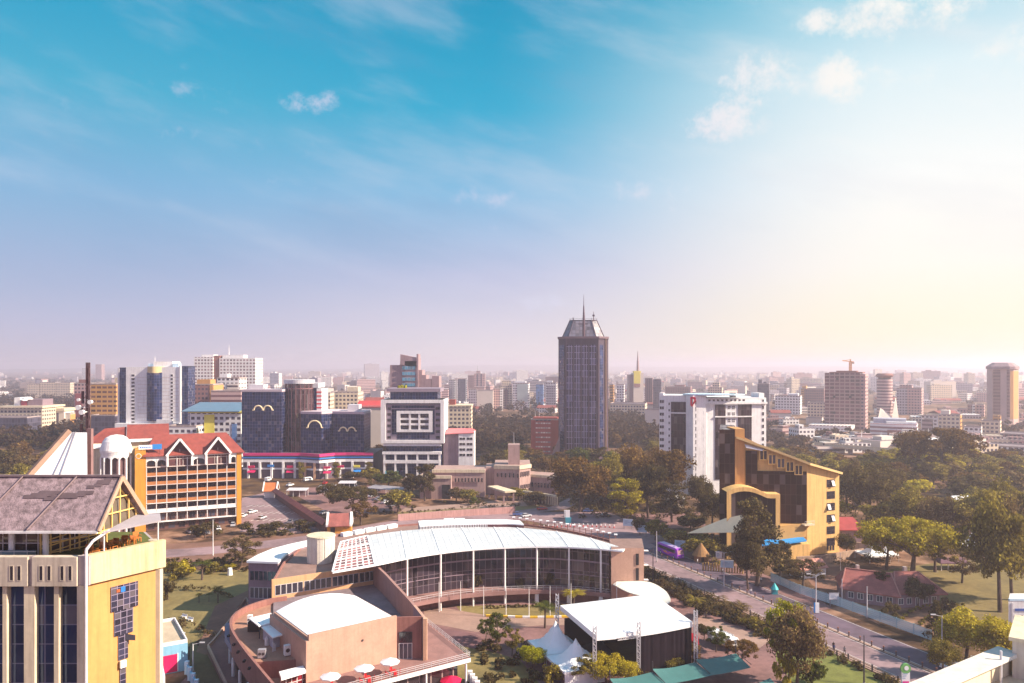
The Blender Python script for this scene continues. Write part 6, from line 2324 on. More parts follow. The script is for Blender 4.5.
# ------------------------------------------------------------------ bungalow and garden buildings
BG = thing('bungalow', (97, 196, 0), 'long low bungalow with a maroon tiled hip roof and purple-grey walls', 'house')
b = MB()
h1 = [(84.6, 193.5), (95.5, 187.2), (98.5, 193.6), (98.8, 203), (86.5, 205)]
b.prism([(85.2, 194.2), (95.2, 188.2), (107, 190.2), (107, 200.5), (87, 203.5)], 0, 3.1)
b.build('wall', violet, BG)
b = MB()
def hip(b, q, ze, zr, r0, r1):
 """hipped roof over a four-sided outline; r0 r1 are the ridge ends"""
 A_, B_, C_, D_ = [(*p, ze) for p in q]
 R0, R1 = (*r0, zr), (*r1, zr)
 b.slab([A_, B_, R1, R0], .2)
 b.slab([B_, C_, R1], .2)
 b.slab([C_, D_, R0, R1], .2)
 b.slab([D_, A_, R0], .2)
hip(b, [(84.0, 194.2), (95.6, 186.8), (101, 198.5), (87.0, 204.8)], 3.12, 6.9, (87.6, 199.6), (97, 194.6))
hip(b, [(95.2, 188.6), (108.6, 189.2), (108.4, 201.4), (96, 202.0)], 3.14, 7.0, (98.5, 195.8), (104.5, 195.6))
b.build('roof', maroon, BG)
b = MB()
for p, q in (((84.0, 194.2, 3.2), (87.6, 199.6, 7.0)), ((95.6, 186.8, 3.2), (97, 194.6, 7.0)), ((87.6, 199.6, 7.0), (97, 194.6, 7.0)), ((95.2, 188.6, 3.25), (98.5, 195.8, 7.1)), ((108.6, 189.2, 3.25), (104.5, 195.6, 7.1)), ((98.5, 195.8, 7.1), (104.5, 195.6, 7.1))):
 b.bar(p, q, .28, .16)
b.build('ridge_tile', mat('ridge_tile_pale', (0.42, 0.18, 0.15), .8, .2, 1), BG)
bf1 = Frame(85.2, 194.2, math.atan2(-6, 10))
for k in range(5):
 window(BG, bf1, 1.3 + k * 2.2, -.04, 1.0, 1.3, 1.5, wingl, white, nx=2)
bf2 = Frame(95.2, 188.2, math.atan2(2, 11.8))
for k in range(5):
 window(BG, bf2, 1.2 + k * 2.3, -.04, .9 if k != 2 else .05, 1.3 if k != 2 else 1.0, 1.5 if k != 2 else 2.3, wingl, white, nx=2, name='window' if k != 2 else 'door')
b = MB()
b.bar((86, 199, 6.5), (86, 199, 11), .1)
b.box(90.6, 91.4, 199.8, 200.6, 5.5, 7.6)
b.box(101.3, 102.2, 196.5, 197.4, 6.0, 8.0)
b.build('chimney', concrete, BG)
GT = thing('garage', (83, 216, 0), 'small pink-roofed outbuilding with a white gable between the yellow building and the mesh fence', 'building')
gtf = Frame(*G(826, 576), rad(22))
b = MB(gtf)
b.box(-9, 0, 0, 4.8, 0, 2.7)
b.face([(0, 0, 2.7), (0, 4.8, 2.7), (0, 2.4, 4.3)])
b.build('wall', white, GT)
b = MB(gtf)
b.slab([(-9.4, -.5, 2.6), (.5, -.5, 2.6), (.5, 2.4, 4.7), (-9.4, 2.4, 4.7)], .15)
b.slab([(-9.4, 2.4, 4.7), (.5, 2.4, 4.7), (.5, 5.3, 2.6), (-9.4, 5.3, 2.6)], .15)
b.build('roof', mat('pink_tile', (0.50, 0.22, 0.17), .8, .2, .5), GT)
b = MB(gtf)
b.box(.02, .08, 1.4, 3.4, 0, 2.3)
b.build('door', greym, GT)
RH = thing('red_roofed_house', (100, 262, 0), 'dark red roof of a house half hidden behind the yellow building and trees', 'house')
b = MB()
b.box(XX(840, 258), XX(862, 258), 258, 266, 0, 4.5)
b.build('wall', violet, RH)
b = MB()
hip(b, [(XX(838, 258), 257), (XX(864, 258), 257), (XX(864, 258), 267), (XX(838, 258), 267)], 4.52, 8, (XX(844, 258), 262), (XX(858, 258), 262))
b.build('roof', mat('crimson_tile', (0.28, 0.04, 0.045), .8, .2, .5), RH)
WB = thing('garden_wall', (110, 245, 0), 'pale wall seen in gaps between hedge and trees beside the dark red roof', 'wall')
b = MB()
b.wall([(XX(840, 250), 250), (XX(900, 247), 246), (XX(930, 250), 248)], .4, 0, 2.3)
b.build('panel', mat('pale_stone_wall', (0.50, 0.38, 0.30), .85, .2, .5, streak=.3), WB)
for (px, py, s, zt_, lab) in ((875.5, 562, 3.6, 5.6, 'white peaked garden tent in front of the hedge left of the broad yellow tree'),
                             (890.5, 562, 2.3, 5.4, 'slim cream peaked tent half behind the broad yellow tree, next to a larger white one'),
                             (953, 553, 2.4, 5.3, 'leftmost of three white pointed tents right of the broad yellow tree'),
                             (965.5, 552.5, 2.2, 5.2, 'middle of three white pointed tents right of the broad yellow tree'),
                             (975.5, 552.5, 2.8, 5.9, 'rightmost and tallest of three white pointed tents right of the broad yellow tree')):
 x, y = G(px, py)
 marquee(x, y + 2, s, 2.3, zt_, lab, 'pointed tents in the gardens', rz=.2)
GZ = thing('garden_pavilion', (*G(952, 569), 0), 'small open garden pavilion with a dark purple roof under the trees', 'pavilion')
x, y = G(952, 569)
b = MB()
hip(b, [(x - 4.5, y - 2), (x + 4.5, y - 2), (x + 4.5, y + 3), (x - 4.5, y + 3)], 2.2, 3.3, (x - 3, y + .5), (x + 3, y + .5))
b.build('roof', mat('plum_roof', (0.13, 0.06, 0.09), .8, .2, .5), GZ)
for k in range(5):
 MB().box(x - 4.1 + k * 2.0, x - 3.9 + k * 2.0, y - 1.6, y - 1.4, 0, 2.1).build('post', white, GZ)
x, y = G(965, 512)
SH = thing('white_roofed_shed', (x, y, 0), 'gleaming white roof of a shed deep among the trees on the right', 'building')
b = MB()
b.box(x - 4, x + 4, y, y + 6, 0, 3)
b.build('wall', cream, SH)
b = MB()
b.slab([(x - 5, y - 1.5, 2.8), (x + 4.5, y - 1.5, 3.2), (x + 3.6, y + 4, 6.2), (x - 3.2, y + 4, 6.0)], .2)
b.slab([(x - 3.2, y + 4, 6.0), (x + 3.6, y + 4, 6.2), (x + 4.5, y + 8, 3.2), (x - 5, y + 8, 2.8)], .2)
b.build('roof', white2, SH)
# ------------------------------------------------------------------ right edge: sign building and near roof
SBD = thing('white_sign_building', (112, 170, 0), 'white building at the right edge with a dark painted panel of blue and black shapes', 'building')
x0 = XX(1008.5, 166)
b = MB()
b.prism([(x0, 166), (x0 + 22, 166), (x0 + 24, 171.5), (x0 * 171.5 / 166 + .3, 171.5)], 0, ZZ(601, 166))
b.build('wall', white, SBD)
b = MB()
b.wall([(x0 + .2, 166.2), (x0 + 22, 166.2)], .5, ZZ(601, 166) + .01, ZZ(599, 166))
b.build('parapet', palebl, SBD)
b = MB()
b.box(x0 + 1.4, x0 + 5.0, 165.9, 165.98, ZZ(611, 166), ZZ(608.5, 166), 1)
b.cyl(x0 + 2.3, 165.93, .01, .01, 0, .01, 3) if False else None
for k in range(3):
 xx = x0 + 1.6 + k * 1.25
 plate(b, [(xx - .5, ZZ(624 + k, 166)), (xx + .5, ZZ(624 + k, 166)), (xx + .35, ZZ(617, 166)), (xx + .2, ZZ(615, 166)), (xx - .2, ZZ(615, 166)), (xx - .35, ZZ(617, 166))], 165.9, 165.98, 0)
b.build('painted_panel', [mat('ink_blue', (0.03, 0.03, 0.09), .6, .3, 1), mat('mid_blue', (0.05, 0.12, 0.40), .6, .2, 1)], SBD)
b = MB()
b.box(x0 + .6, x0 + 1.0, 165.9, 165.98, ZZ(628, 166), ZZ(603, 166))
b.build('downpipe', lightm, SBD)
NR2 = thing('corner_rooftop', (26, 40, 0), 'cream rooftop with a square stair head and pale blue deck in the bottom right corner', 'building')
zr = 45.0
pA, pB = Vector((XX(912, 35), 35.0)), Vector((XX(1009, 40.1), 40.1))
dd = (pB - pA).normalized()
pC, pD = pB + Vector((16, 8)), Vector((40, 26))
b = MB()
b.prism([tuple(pA), tuple(pA + Vector((2, -12))), (44, 22), (46, 46), tuple(pB + Vector((4, 3))), tuple(pB)][::1], 0, zr - 1.2, 0)
b.build('wall', cream, NR2)
b = MB()
b.wall([tuple(pA - dd * 2), tuple(pB)], .28, zr - 1.19, zr - .15, 0)
b.wall([tuple(pA - dd * 2), tuple(pB)], 1.1, zr - .149, zr + .05, 1)
b.build('parapet', [cream, mat('cream_coping', (0.66, 0.60, 0.52), .85, .12, .6, streak=.15)], NR2)
sf = Frame(pB.x + .1, pB.y - .5, rad(-37))
b = MB(sf)
b.box(-.2, 6, -.2, 4, zr - 1.2, zr + .72)
b.build('stair_head', mat('stair_cream', (0.62, 0.54, 0.44), .85, .12, .5, streak=.3), NR2)
b = MB(sf)
b.box(-.35, 6.1, -.36, 4.1, zr + .73, zr + .92)
b.build('coping', cream, NR2)
b = MB(sf)
b.box(.75, 5.0, -.26, -.21, zr - .9, zr + .4)
b.build('recessed_panel', mat('tan_panel', (0.50, 0.36, 0.26), .85, .15, .5), NR2)
b = MB()
b.face([(pA.x + 3, pA.y - 1.0, zr - 1.15), (44, 24, zr - 1.15), (44, 38, zr - 1.15), (pB.x + .6, pB.y - 1.7, zr - 1.15)])
b.build('roof_deck', mat('pale_blue_deck', (0.42, 0.58, 0.68), .6, .12, .3), NR2)
b = MB()
q = Vector((XX(1001, 38.7), 38.7))
b.tube((q.x, q.y, zr - 1.2), (q.x, q.y, zr + .5), .06, n=8)
b.build('vent_pipe', lightm, NR2)
# ------------------------------------------------------------------ skyline, building by building
F_white = facade('wall_white_grid', (0.74, 0.72, 0.70), pu=3.4, pv=3.4)
F_band = facade('wall_white_bands', (0.70, 0.64, 0.58), pu=50, pv=3.5, a=0.0, b_=1.0, c0=.35, c1=.78)
F_cream = facade('wall_cream_grid', (0.66, 0.55, 0.40), pu=3.2, pv=3.3)
F_gold = facade('wall_golden_grid', (0.55, 0.29, 0.09), (0.10, 0.05, 0.04), pu=4.0, pv=3.3, a=.12, b_=.88, c0=.34, c1=.80)
F_grey = facade('wall_grey_grid', (0.40, 0.36, 0.40), pu=3.0, pv=3.4)
F_brown = facade('wall_brown_grid', (0.26, 0.13, 0.12), pu=2.8, pv=3.4)
F_brownv = facade('wall_brown_fins', (0.25, 0.13, 0.13), pu=2.4, pv=60, a=.3, b_=.8, c0=.0, c1=1)
F_pink = facade('wall_pink_grid', (0.48, 0.30, 0.28), pu=3.2, pv=3.4)
F_pinkb = facade('wall_pink_bands', (0.52, 0.36, 0.34), (0.13, 0.07, 0.08), pu=50, pv=3.6, a=0, b_=1, c0=.3, c1=.75)
F_dark = facade('wall_dark_glass', (0.09, 0.075, 0.11), (0.05, 0.05, 0.08), pu=2.4, pv=3.5, a=.08, b_=.92, c0=.1, c1=.9)
F_blue = facade('wall_blue_glass', (0.16, 0.28, 0.50), (0.07, 0.16, 0.36), pu=2.4, pv=3.5, a=.08, b_=.92, c0=.1, c1=.9)
F_red = facade('wall_red_grid', (0.42, 0.09, 0.07), (0.55, 0.5, 0.48), pu=1.7, pv=3.2, a=.1, b_=.9, c0=.4, c1=.68)
F_yel = facade('wall_yellow_grid', (0.70, 0.58, 0.16), pu=4.2, pv=3.4, a=.3, b_=.8)
F_plain = facade('wall_plain_cream', (0.66, 0.58, 0.50), pu=50, pv=50, a=2, b_=3)
F_hotelw = facade('wall_tall_hotel', (0.78, 0.76, 0.72), (0.22, 0.16, 0.17), pu=3.3, pv=3.2, a=.26, b_=.86, c0=.3, c1=.84)
F_conc = facade('wall_raw_frame', (0.36, 0.24, 0.22), (0.11, 0.045, 0.055), pu=4.2, pv=3.4, a=.10, b_=.90, c0=.22, c1=.90)
def skb(px0, px1, py, D, fm, label, name='office_building', cat='building', depth=None, rz=0.0, roof=roofgrey, base=0.0, group=None, extras=(), fit=True, cap=True):
 x0, x1, z1 = XX(px0, D), XX(px1, D), ZZ(py, D)
 if px0 > 512 and rz == 0:
  rz = -math.atan((px1 - CX) / F) - .08
 kk = (px1 - CX) / F
 w = (kk * D - x0) / (math.cos(rz) - kk * math.sin(rz))
 dp = depth or max(10, min(w, 30))
 c = thing(name, ((x0 + x1) / 2, D + dp / 2, 0), label, cat, group)
 f = Frame(x0, D, rz)
 b = MB(f)
 b.box(0, w, 0, dp, base, z1, 0, 1)
 b.build('wall', [fm, roof], c)
 if cap:
  b = MB(f)
  e = .25
  b.wall([(-.1, .1), (w - .1, .1), (w - .1, dp - .1), (.1, dp - .1), (.1, .3)], .5, z1 + .01, z1 + .9)
  b.build('parapet', fm if False else concrete, c)
 for ex in extras:
  k = ex[0]
  b = MB(f)
  if k == 'house':      # roof house: fraction along the width, fraction wide, height, material
   _, fx, fw_, hh, mm = ex
   b.box(w * fx, w * (fx + fw_), dp * .25, dp * .75, z1 + .02, z1 + hh)
   b.build('roof_house', mm, c)
  elif k == 'strip':    # vertical glazed or coloured strip
   _, fx, fw_, zlo, zhi, mm = ex
   b.box(w * fx, w * (fx + fw_), -.22, -.02, z1 * zlo, z1 * zhi)
   b.build('facade_strip', mm, c)
  elif k == 'mast':
   _, fx, hh, rr = ex
   b.tube((w * fx, dp * .5, z1), (w * fx, dp * .5, z1 + hh), rr, rr * .4, 6)
   b.build('mast', lightm, c)
  elif k == 'pitch':
   _, hh, mm = ex
   b.slab([(-.6, -.6, z1 + .1), (w + .6, -.6, z1 + .1), (w, dp / 2, z1 + hh), (0, dp / 2, z1 + hh)], .3)
   b.slab([(0, dp / 2, z1 + hh), (w, dp / 2, z1 + hh), (w + .6, dp + .6, z1 + .1), (-.6, dp + .6, z1 + .1)], .3)
   b.face([(0, 0, z1), (0, dp / 2, z1 + hh - .2), (0, dp, z1)])
   b.face([(w, 0, z1), (w, dp, z1), (w, dp / 2, z1 + hh - .2)])
   b.build('roof', mm, c)
  elif k == 'slab':     # oversailing roof slab
   _, o, hh, mm = ex
   b.box(-o, w + o, -o, dp + o, z1 + .02, z1 + hh)
   b.build('roof_slab', mm, c)
  elif k == 'side':     # side wall whose sunlit tone is put into its own colour
   _, mm = ex
   b.box(w + .01, w + .25, .2, dp - .2, 0, z1 - .3)
   b.build('side_wall', mm, c)
  elif k == 'base':
   _, hh, mm, o = ex
   b.box(-o, w + o, -o - .2, dp * .6, 0, hh)
   b.build('podium', mm, c)
 return c
c = skb(0, 42, 408, 640, F_cream, 'low long office with a cream oversailing flat roof at the left edge', extras=(('slab', 1.2, 1.6, cream), ('house', .2, .14, 8.5, white), ('house', .52, .36, 7.0, violet), ('house', .36, .14, 5.5, mat('faded_crimson', (0.32, 0.05, 0.08), .8, .2, .4))))
b = MB()
xx = XX(27.5, 648)
for k in range(5):
 r0, r1 = 4.2 * math.cos(k * .31), 4.2 * math.cos((k + 1) * .31)
 b.cyl(xx, 648, r0, max(.05, r1), ZZ(408, 640) + 7.0 + 2.2 * math.sin(k * .31), ZZ(408, 640) + 7.0 + 2.2 * math.sin((k + 1) * .31), 18)
b.build('roof_dome', white, c)
skb(-30, 27, 418, 612, F_dark, 'dark horizontal block below the long cream roof at the left edge', depth=18)
skb(46, 64, 411, 660, F_plain, 'small modern house with a cream fascia and dark gaps between its piers', 'villa', 'house', extras=(('slab', .8, 2.4, cream), ('strip', .12, .2, .0, .92, F_dark), ('strip', .5, .2, .0, .92, F_dark)))
skb(63.5, 70, 414, 662, F_plain, 'narrow golden-sided house end beside the modern house on the left', 'villa', 'house', depth=8, extras=(('side', gold),))
for px0, px1, py, n in ((27, 39, 384, 0), (40, 55, 382.5, 1), (55.5, 70, 383, 2)):
 skb(px0, px1, py, 1450, F_cream, ('left', 'middle', 'right')[n] + ' section of the long sunlit cream block on the wooded far left', 'apartment_block', depth=18)
skb(74, 88, 384, 700, F_pink, 'weathered red-pink block half hidden behind the lattice mast', 'apartment_block', extras=(('house', .2, .5, 4, brick), ('strip', .1, .5, .3, .8, mat('old_red', (0.33, 0.09, 0.09), .8, .2, .2))))
skb(90.5, 116, 384.5, 540, F_gold, 'orange-yellow office slab with rows of dark windows right of the lattice mast', extras=(('house', .82, .17, 4.8, cream),))
skb(91, 115, 416, 530, F_dark, 'dark low block at the foot of the orange-yellow office slab', depth=14)
skb(95.5, 101.5, 364.5, 3200, F_pink, 'hazy lone pink tower block far out on the left', 'apartment_block')
skb(82, 87, 368.5, 2900, F_white, 'small hazy white block just left of the lattice mast top', 'apartment_block')
D = 480
W1 = thing('white_navy_tower', (XX(150, D), D + 12, 0), 'white panelled tower with a navy glass centre and navy glass flanks', 'building')
q = lambda px: XX(px, D)
zq = lambda py: ZZ(py, D)
b = MB()
b.prism([(q(126), D), (q(179), D), (XX(179.5, D + 24), D + 24), (q(126), D + 24)], 0, zq(367))
b.build('wall', white, W1)
b = MB()
b.box(q(118), q(125.9), D + 1.5, D + 22, 0, zq(367.5), 0)
b.build('flank_glass', cw_navy, W1)
b = MB()
b.prism([(q(180.5), D + 2), (q(186.5), D + 2), (XX(186.5, D + 22), D + 22), (q(180.5), D + 22)], 0, zq(366))
b.build('flank_glass', cw_navy, W1)
b = MB()
b.box(q(116.6), q(118.3), D + 1.2, D + 20, 0, zq(368))
b.box(q(179), q(180.6), D - .4, D + 1.5, 0, zq(366))
b.build('flank_fin', lightm, W1)
b = MB()
n = 10
pts = [(q(147) + (q(162) - q(147)) * k / n, D - 2.0 * math.sin(math.pi * k / n) - .05) for k in range(n + 1)]
b.wall(pts, .3, zq(421), zq(372.5))
b.build('centre_glass', cw_navy, W1)
b = MB()
pts = [(q(147.5) + (q(161.5) - q(147.5)) * k / n, D - 2.4 * math.sin(math.pi * k / n) - .2) for k in range(n + 1)]
b.prism(pts + [(q(161.5), D + 4), (q(147.5), D + 4)], zq(373), zq(366.5))
b.build('gold_drum', mat('pale_gold', (0.62, 0.48, 0.24), .5, .1, .4), W1)
for k in range(14):
 for px in (133, 171.8):
  window(W1, WORLD, q(px), D - .03, zq(376.5 + k * 3.62), 2.2 if px < 140 else 1.6, 1.4, wing, white, fw=.12)
mu = mat('panel_joint', (0.60, 0.52, 0.46), .8, .1, .4)
for k in range(13):
 z = zq(377.5 + k * 3.62)
 for a_, c_ in ((137.5, 146.9), (162.2, 170.4), (173.4, 178.9)):
  b = MB()
  b.box(q(a_), q(c_), D - .06, D - .01, z, z + .25)
  b.build('panel_joint', mu, W1)
b = MB()
b.box(q(149), q(168), D + 6, D + 18, zq(367), zq(361.5))
b.box(q(143), q(149), D + 7, D + 15, zq(367), zq(363.5), 1)
b.box(q(169), q(175), D + 5, D + 9, zq(367), zq(363.2), 1)
b.tube((q(149), D + 8, zq(363)), (q(149), D + 8, zq(356)), .2, .1)
b.build('roof_house', [white, palebl], W1)
b = MB()
b.box(q(118), q(180), D - 4, D + 2, 0, zq(423))
b.box(q(160), q(176), D - 5, D - 4.01, 0, zq(419))
b.build('podium', white, W1)
skb(168, 196, 427, 440, F_white, 'white low wing with square openings right of the foot of the white and navy tower', depth=12)
D = 760
W2 = thing('tall_white_hotel', (XX(225, D), D + 12, 0), 'broad tall white hotel slab with a brown slot and rows of small windows', 'hotel')
b = MB(fit=3.3)
b.box(XX(194, D), XX(213, D), D, D + 22, 0, ZZ(357, D))
b.box(XX(219, D), XX(255, D), D + 1, D + 24, 0, ZZ(358, D))
b.build('wall', [F_hotelw], W2)
b = MB()
b.box(XX(213.1, D), XX(218.9, D), D + 2, D + 20, 0, ZZ(355.5, D))
b.build('stair_core', brick, W2)
b = MB()
b.box(XX(200, D), XX(212, D), D + 4, D + 16, ZZ(357, D), ZZ(354.5, D))
b.box(XX(221, D), XX(242, D), D + 4, D + 16, ZZ(358, D), ZZ(354.8, D))
b.tube((XX(226, D), D + 8, ZZ(355, D)), (XX(226, D), D + 8, ZZ(344.5, D)), .45, .15)
b.build('roof_house', white, W2)
skb(217, 239, 378.5, 600, F_white, 'white stepped block in front of the tall white hotel', extras=(('house', .02, .35, 3.6, white), ('strip', .45, .5, .1, .92, F_band)))
skb(186, 213, 385, 570, F_brown, 'brown grid-windowed block with a golden end, left of the white stepped block', extras=(('house', .3, .5, 4, gold), ('side', gold), ('strip', .88, .12, .0, 1.0, gold)))
skb(211, 241, 391.5, 560, F_pinkb, 'pink banded low block directly behind the left navy glass block')
B1 = skb(190, 241, 413, 450, F_white, 'white and lemon block under a pale blue steel roof', depth=20, extras=(('slab', .8, 1.0, lemon), ('strip', .28, .2, .0, .97, lemon), ('strip', .82, .1, 0, .8, F_blue)))
b = MB()
x0, x1 = XX(184, 452), XX(241.5, 452)
b.slab([(x0, 448, ZZ(411, 450)), (x1, 448, ZZ(411, 450)), (x1, 475, ZZ(402.5, 470)), (x0, 475, ZZ(402.5, 470))], .4)
b.build('steel_roof', bluetile, B1)
skb(312, 330, 394, 620, F_cream, 'cream block with a broken roofline behind the bronze round tower', extras=(('house', .2, .3, 3, cream),))
skb(331, 358, 392.5, 640, F_cream, 'sunlit cream block with plain gable behind the right navy glass blocks', extras=(('house', .55, .4, 4.5, cream),))
skb(357, 384, 407, 560, F_plain, 'low hall with a bright red pitched roof left of the framed office', 'hall', depth=14, extras=(('pitch', 4.5, mat('bright_red_roof', (0.48, 0.05, 0.05), .7, .15, .3)),))
skb(364, 382, 402, 700, F_pink, 'pink gabled house behind the bright red roof', 'house', 'house', extras=(('pitch', 4, redtile),))
D = 520
SB2 = thing('stepped_brown_building', (XX(408, D), D + 10, 0), 'brown angular tower with a blue glazed front, stepping down behind the framed office', 'building')
pb_ = mat('taupe_render', (0.34, 0.235, 0.25), .8, .15, .2, streak=.2)
b = MB()
b.box(XX(390, D), XX(405, D), D, D + 20, 0, ZZ(365, D))
b.prism([(XX(405, D), D - 1), (XX(417.5, D), D - 1), (XX(417.5, D), D + 18), (XX(405, D), D + 18)], 0, ZZ(361, D))
b.face([(XX(400, D), D - .9, ZZ(365, D)), (XX(417.5, D), D - .9, ZZ(365, D)), (XX(417.5, D), D - .9, ZZ(358, D)), (XX(401, D), D - .9, ZZ(354.5, D))])
b.slab([(XX(400.5, D), D - 1, ZZ(354.3, D)), (XX(418, D), D - 1, ZZ(358, D)), (XX(418, D), D + 16, ZZ(358, D)), (XX(400.5, D), D + 16, ZZ(354.3, D))], 7)
b.box(XX(416.8, D), XX(418.6, D), D - 1.5, D + 10, 0, ZZ(354, D))
b.box(XX(418.7, D), XX(422, D), D, D + 18, 0, ZZ(370, D))
b.box(XX(422.1, D), XX(426, D), D, D + 18, 0, ZZ(375, D))
b.box(XX(426.1, D), XX(431.5, D), D, D + 18, 0, ZZ(379, D))
b.box(XX(432, D), XX(439, D), D, D + 18, 0, ZZ(376, D))
b.build('wall', pb_, SB2)
for k in range(4):
 b = MB()
 b.box(XX(402.5, D), XX(415.5, D), D - 1.3, D - 1.02, ZZ(369.6 + k * 5.6, D), ZZ(366.2 + k * 5.6, D))
 b.build('window_band', glass('teal_glass', (0.05, 0.22, 0.32), 1.8, 4, (0.3, 0.3, 0.35), .08), SB2)
b = MB()
for k in range(26):
 r = random.Random(k)
 xx, yy, zz = XX(397 + r.random() * 9, 418), 417 + r.random() * 4, ZZ(388.5 - r.random() * 2.6, 418)
 b.tube((xx, yy, zz - .8), (xx, yy, zz + .6), .8, .3, 5)
b.build('roof_shrub', LL, WS)
skb(441, 471, 406.5, 600, F_cream, 'cream slab with a close grid of windows right of the framed office', extras=(('slab', .6, 1.0, cream), ('house', .25, .2, 5, redtile), ('mast', .82, 7, .2)))
skb(531, 558.5, 420, 520, F_brown, 'red brick office with white window bands left of the dark crowned tower', depth=18, extras=(('house', .05, .9, 1.6, mat('brick_red', (0.36, 0.08, 0.06), .8, .15, .3)), ('strip', .0, .16, 0, 1, mat('brick_red', (0.36, 0.08, 0.06))), ('strip', .165, .56, 0, .97, F_red), ('strip', .73, .27, 0, 1.0, mat('brick_red', (0.36, 0.08, 0.06))), ('mast', .1, 6, .2), ('mast', .25, 6, .2)))
SK = [
 (449, 457, 380, 1250, F_grey, 'slim grey tower at the left end of the central skyline', (('strip', .6, .3, 0, 1, F_white),)),
 (457.5, 467, 379, 1230, F_dark, 'dark slab tower with a pale edge, second in the central skyline', (('strip', .86, .14, 0, 1, F_white),)),
 (468, 474, 375.5, 1500, F_brown, 'narrow brown tower left of the pink spired tower', ()),
 (474, 485, 374, 1450, F_pink, 'pink spired tower, tallest of the central skyline cluster', (('strip', .25, .12, 0, 1, F_dark), ('strip', .6, .12, 0, 1, F_dark), ('house', .2, .35, 6, F_pink), ('mast', .3, 16, .7))),
 (468.5, 476.5, 389.5, 1000, F_grey, 'squat grey-sided cube in front of the pink spired tower', ()),
 (476.7, 493, 391, 1000, F_plain, 'plain cream warehouse front below the pink spired tower', ()),
 (493.2, 503, 389, 1020, F_pink, 'rosy block with a white strip between the cream warehouse and the pale tower', (('strip', .7, .3, 0, 1, F_white),)),
 (500.5, 512, 386, 1060, F_cream, 'cream tower with one dark vertical slot, right of the rosy block', (('strip', .35, .3, 0, .85, F_brown), ('house', .1, .8, 7, F_cream))),
 (512.5, 528.5, 383.5, 1050, F_white, 'white block with a large greenish glass panel on its front', (('strip', .28, .66, .3, .98, mat('pale_green_glass', (0.42, 0.50, 0.48), .3, .1, .1)), ('house', .1, .7, 3, white))),
 (536, 543, 384.5, 1060, F_blue, 'bright blue glass slab left of the white tower with a grey front', ()),
 (545.5, 556.5, 383, 1040, F_white, 'white tower with a grey window panel next to the dark crowned tower', (('strip', .12, .74, .02, .9, F_grey), ('house', .1, .5, 3, white))),
 (545.5, 560, 377, 1800, F_brown, 'hazy brown slab peeping over the white tower left of the crowned tower', ()),
 (609.5, 613.5, 385, 900, F_gold, 'thin cream and gold tower close against the right side of the crowned tower', ()),
 (616.5, 624, 385, 1000, F_white, 'white tower with a dark lower half right of the crowned tower', (('strip', .55, .3, 0, .45, F_dark),)),
 (645, 652.5, 378.5, 1080, F_brownv, 'brown finned slab beside the yellow-topped tower', ()),
 (653, 661, 379.5, 1050, F_dark, 'dark slab with masts right of the brown finned slab', (('mast', .3, 6, .4), ('mast', .8, 4, .4))),
 (665.5, 690.5, 387, 1250, F_brown, 'wide brown block peeping above the left of the white tower block', (('house', .35, .4, 3.2, brick),)),
 (610, 645, 404, 850, F_cream, 'low cream sheds between the crowned tower and the white tower block', ()),
 (645, 662, 410, 700, F_plain, 'plain white low hall left of the white tower block', ()),
 (708, 722, 388, 1100, F_cream, 'cream block with a tall dark mast behind the white tower block', (('house', .3, .5, 8, F_cream), ('mast', .1, 18, .5))),
 (757.5, 769, 384, 1000, F_dark, 'dark spired tower just right of the white tower block', (('house', .05, .3, 6, F_dark), ('house', .5, .25, 3, F_dark), ('mast', .12, 14, .6))),
 (775, 800, 396, 950, F_white, 'pale spread-out blocks right of the dark spired tower', (('house', .5, .4, 3, white),)),
 (801, 824, 389, 1050, F_brown, 'brown slab with a golden end left of the unfinished tower', (('house', .02, .18, 4, gold), ('strip', 0, .14, 0, 1, F_gold))),
 (807.5, 825, 403, 850, F_cream, 'broad cream block at the foot of the brown slab with the golden end', ()),
 (806, 822, 418, 780, F_plain, 'small white cubic house left of the white podium of the unfinished tower', ()),
 (896.5, 921.5, 388.5, 940, F_pink, 'rosy twin-faced slab right of the flared round tower', (('house', .1, .5, 4.5, F_pink), ('strip', .0, .42, 0, 1, F_grey))),
 (922, 932, 420, 660, F_pinkb, 'small pink banded block behind the spreading tree', ()),
 (938, 960, 415, 650, F_cream, 'bright cream block with light bands right of the spreading tree', (('house', .1, .4, 4, F_plain), ('side', F_gold))),
 (921, 938, 416, 720, F_white, 'white tall-windowed block behind the top of the spreading tree', ()),
 (967.5, 975, 404.5, 900, F_brown, 'narrow dark pink block left of the striped crowned tower', (('strip', .65, .35, 0, 1, F_white),)),
 (976, 984, 405, 900, F_pink, 'narrow rosy block directly left of the striped crowned tower', ()),
 (957, 968, 409, 930, F_pink, 'low rosy block beside the narrow dark pink block', ()),
 (964, 981, 427, 620, F_white, 'pale cube among trees below the narrow dark pink block', ()),
 (981, 1000, 421, 640, F_cream, 'cream cube at the left foot of the striped crowned tower', (('house', .6, .4, 5, F_gold),)),
 (938, 962, 407.5, 1500, F_pink, 'long low pink roofline far behind the bright cream block', ()),
 (1000, 1040, 434, 600, F_brown, 'long low brown building at the right edge', ()),
 (985, 1030, 446, 545, F_white, 'white low sheds at the right edge above the woods', ()),
 (915, 924, 413, 1300, F_white, 'thin white tower rising behind the spreading tree', ()),
]
for (a, c_, py, D, fm, lab, ex) in SK:
 skb(a, c_, py, D, fm, lab, extras=ex)
D = 1150
YT = thing('yellow_topped_tower', (XX(637, D), D + 10, 0), 'cream tower with a yellow painted top and a tall antenna mast', 'building')
b = MB()
b.box(XX(629.5, D), XX(633.3, D), D + 2, D + 24, 0, ZZ(374.5, D))
b.build('dark_wing', F_brownv, YT)
b = MB()
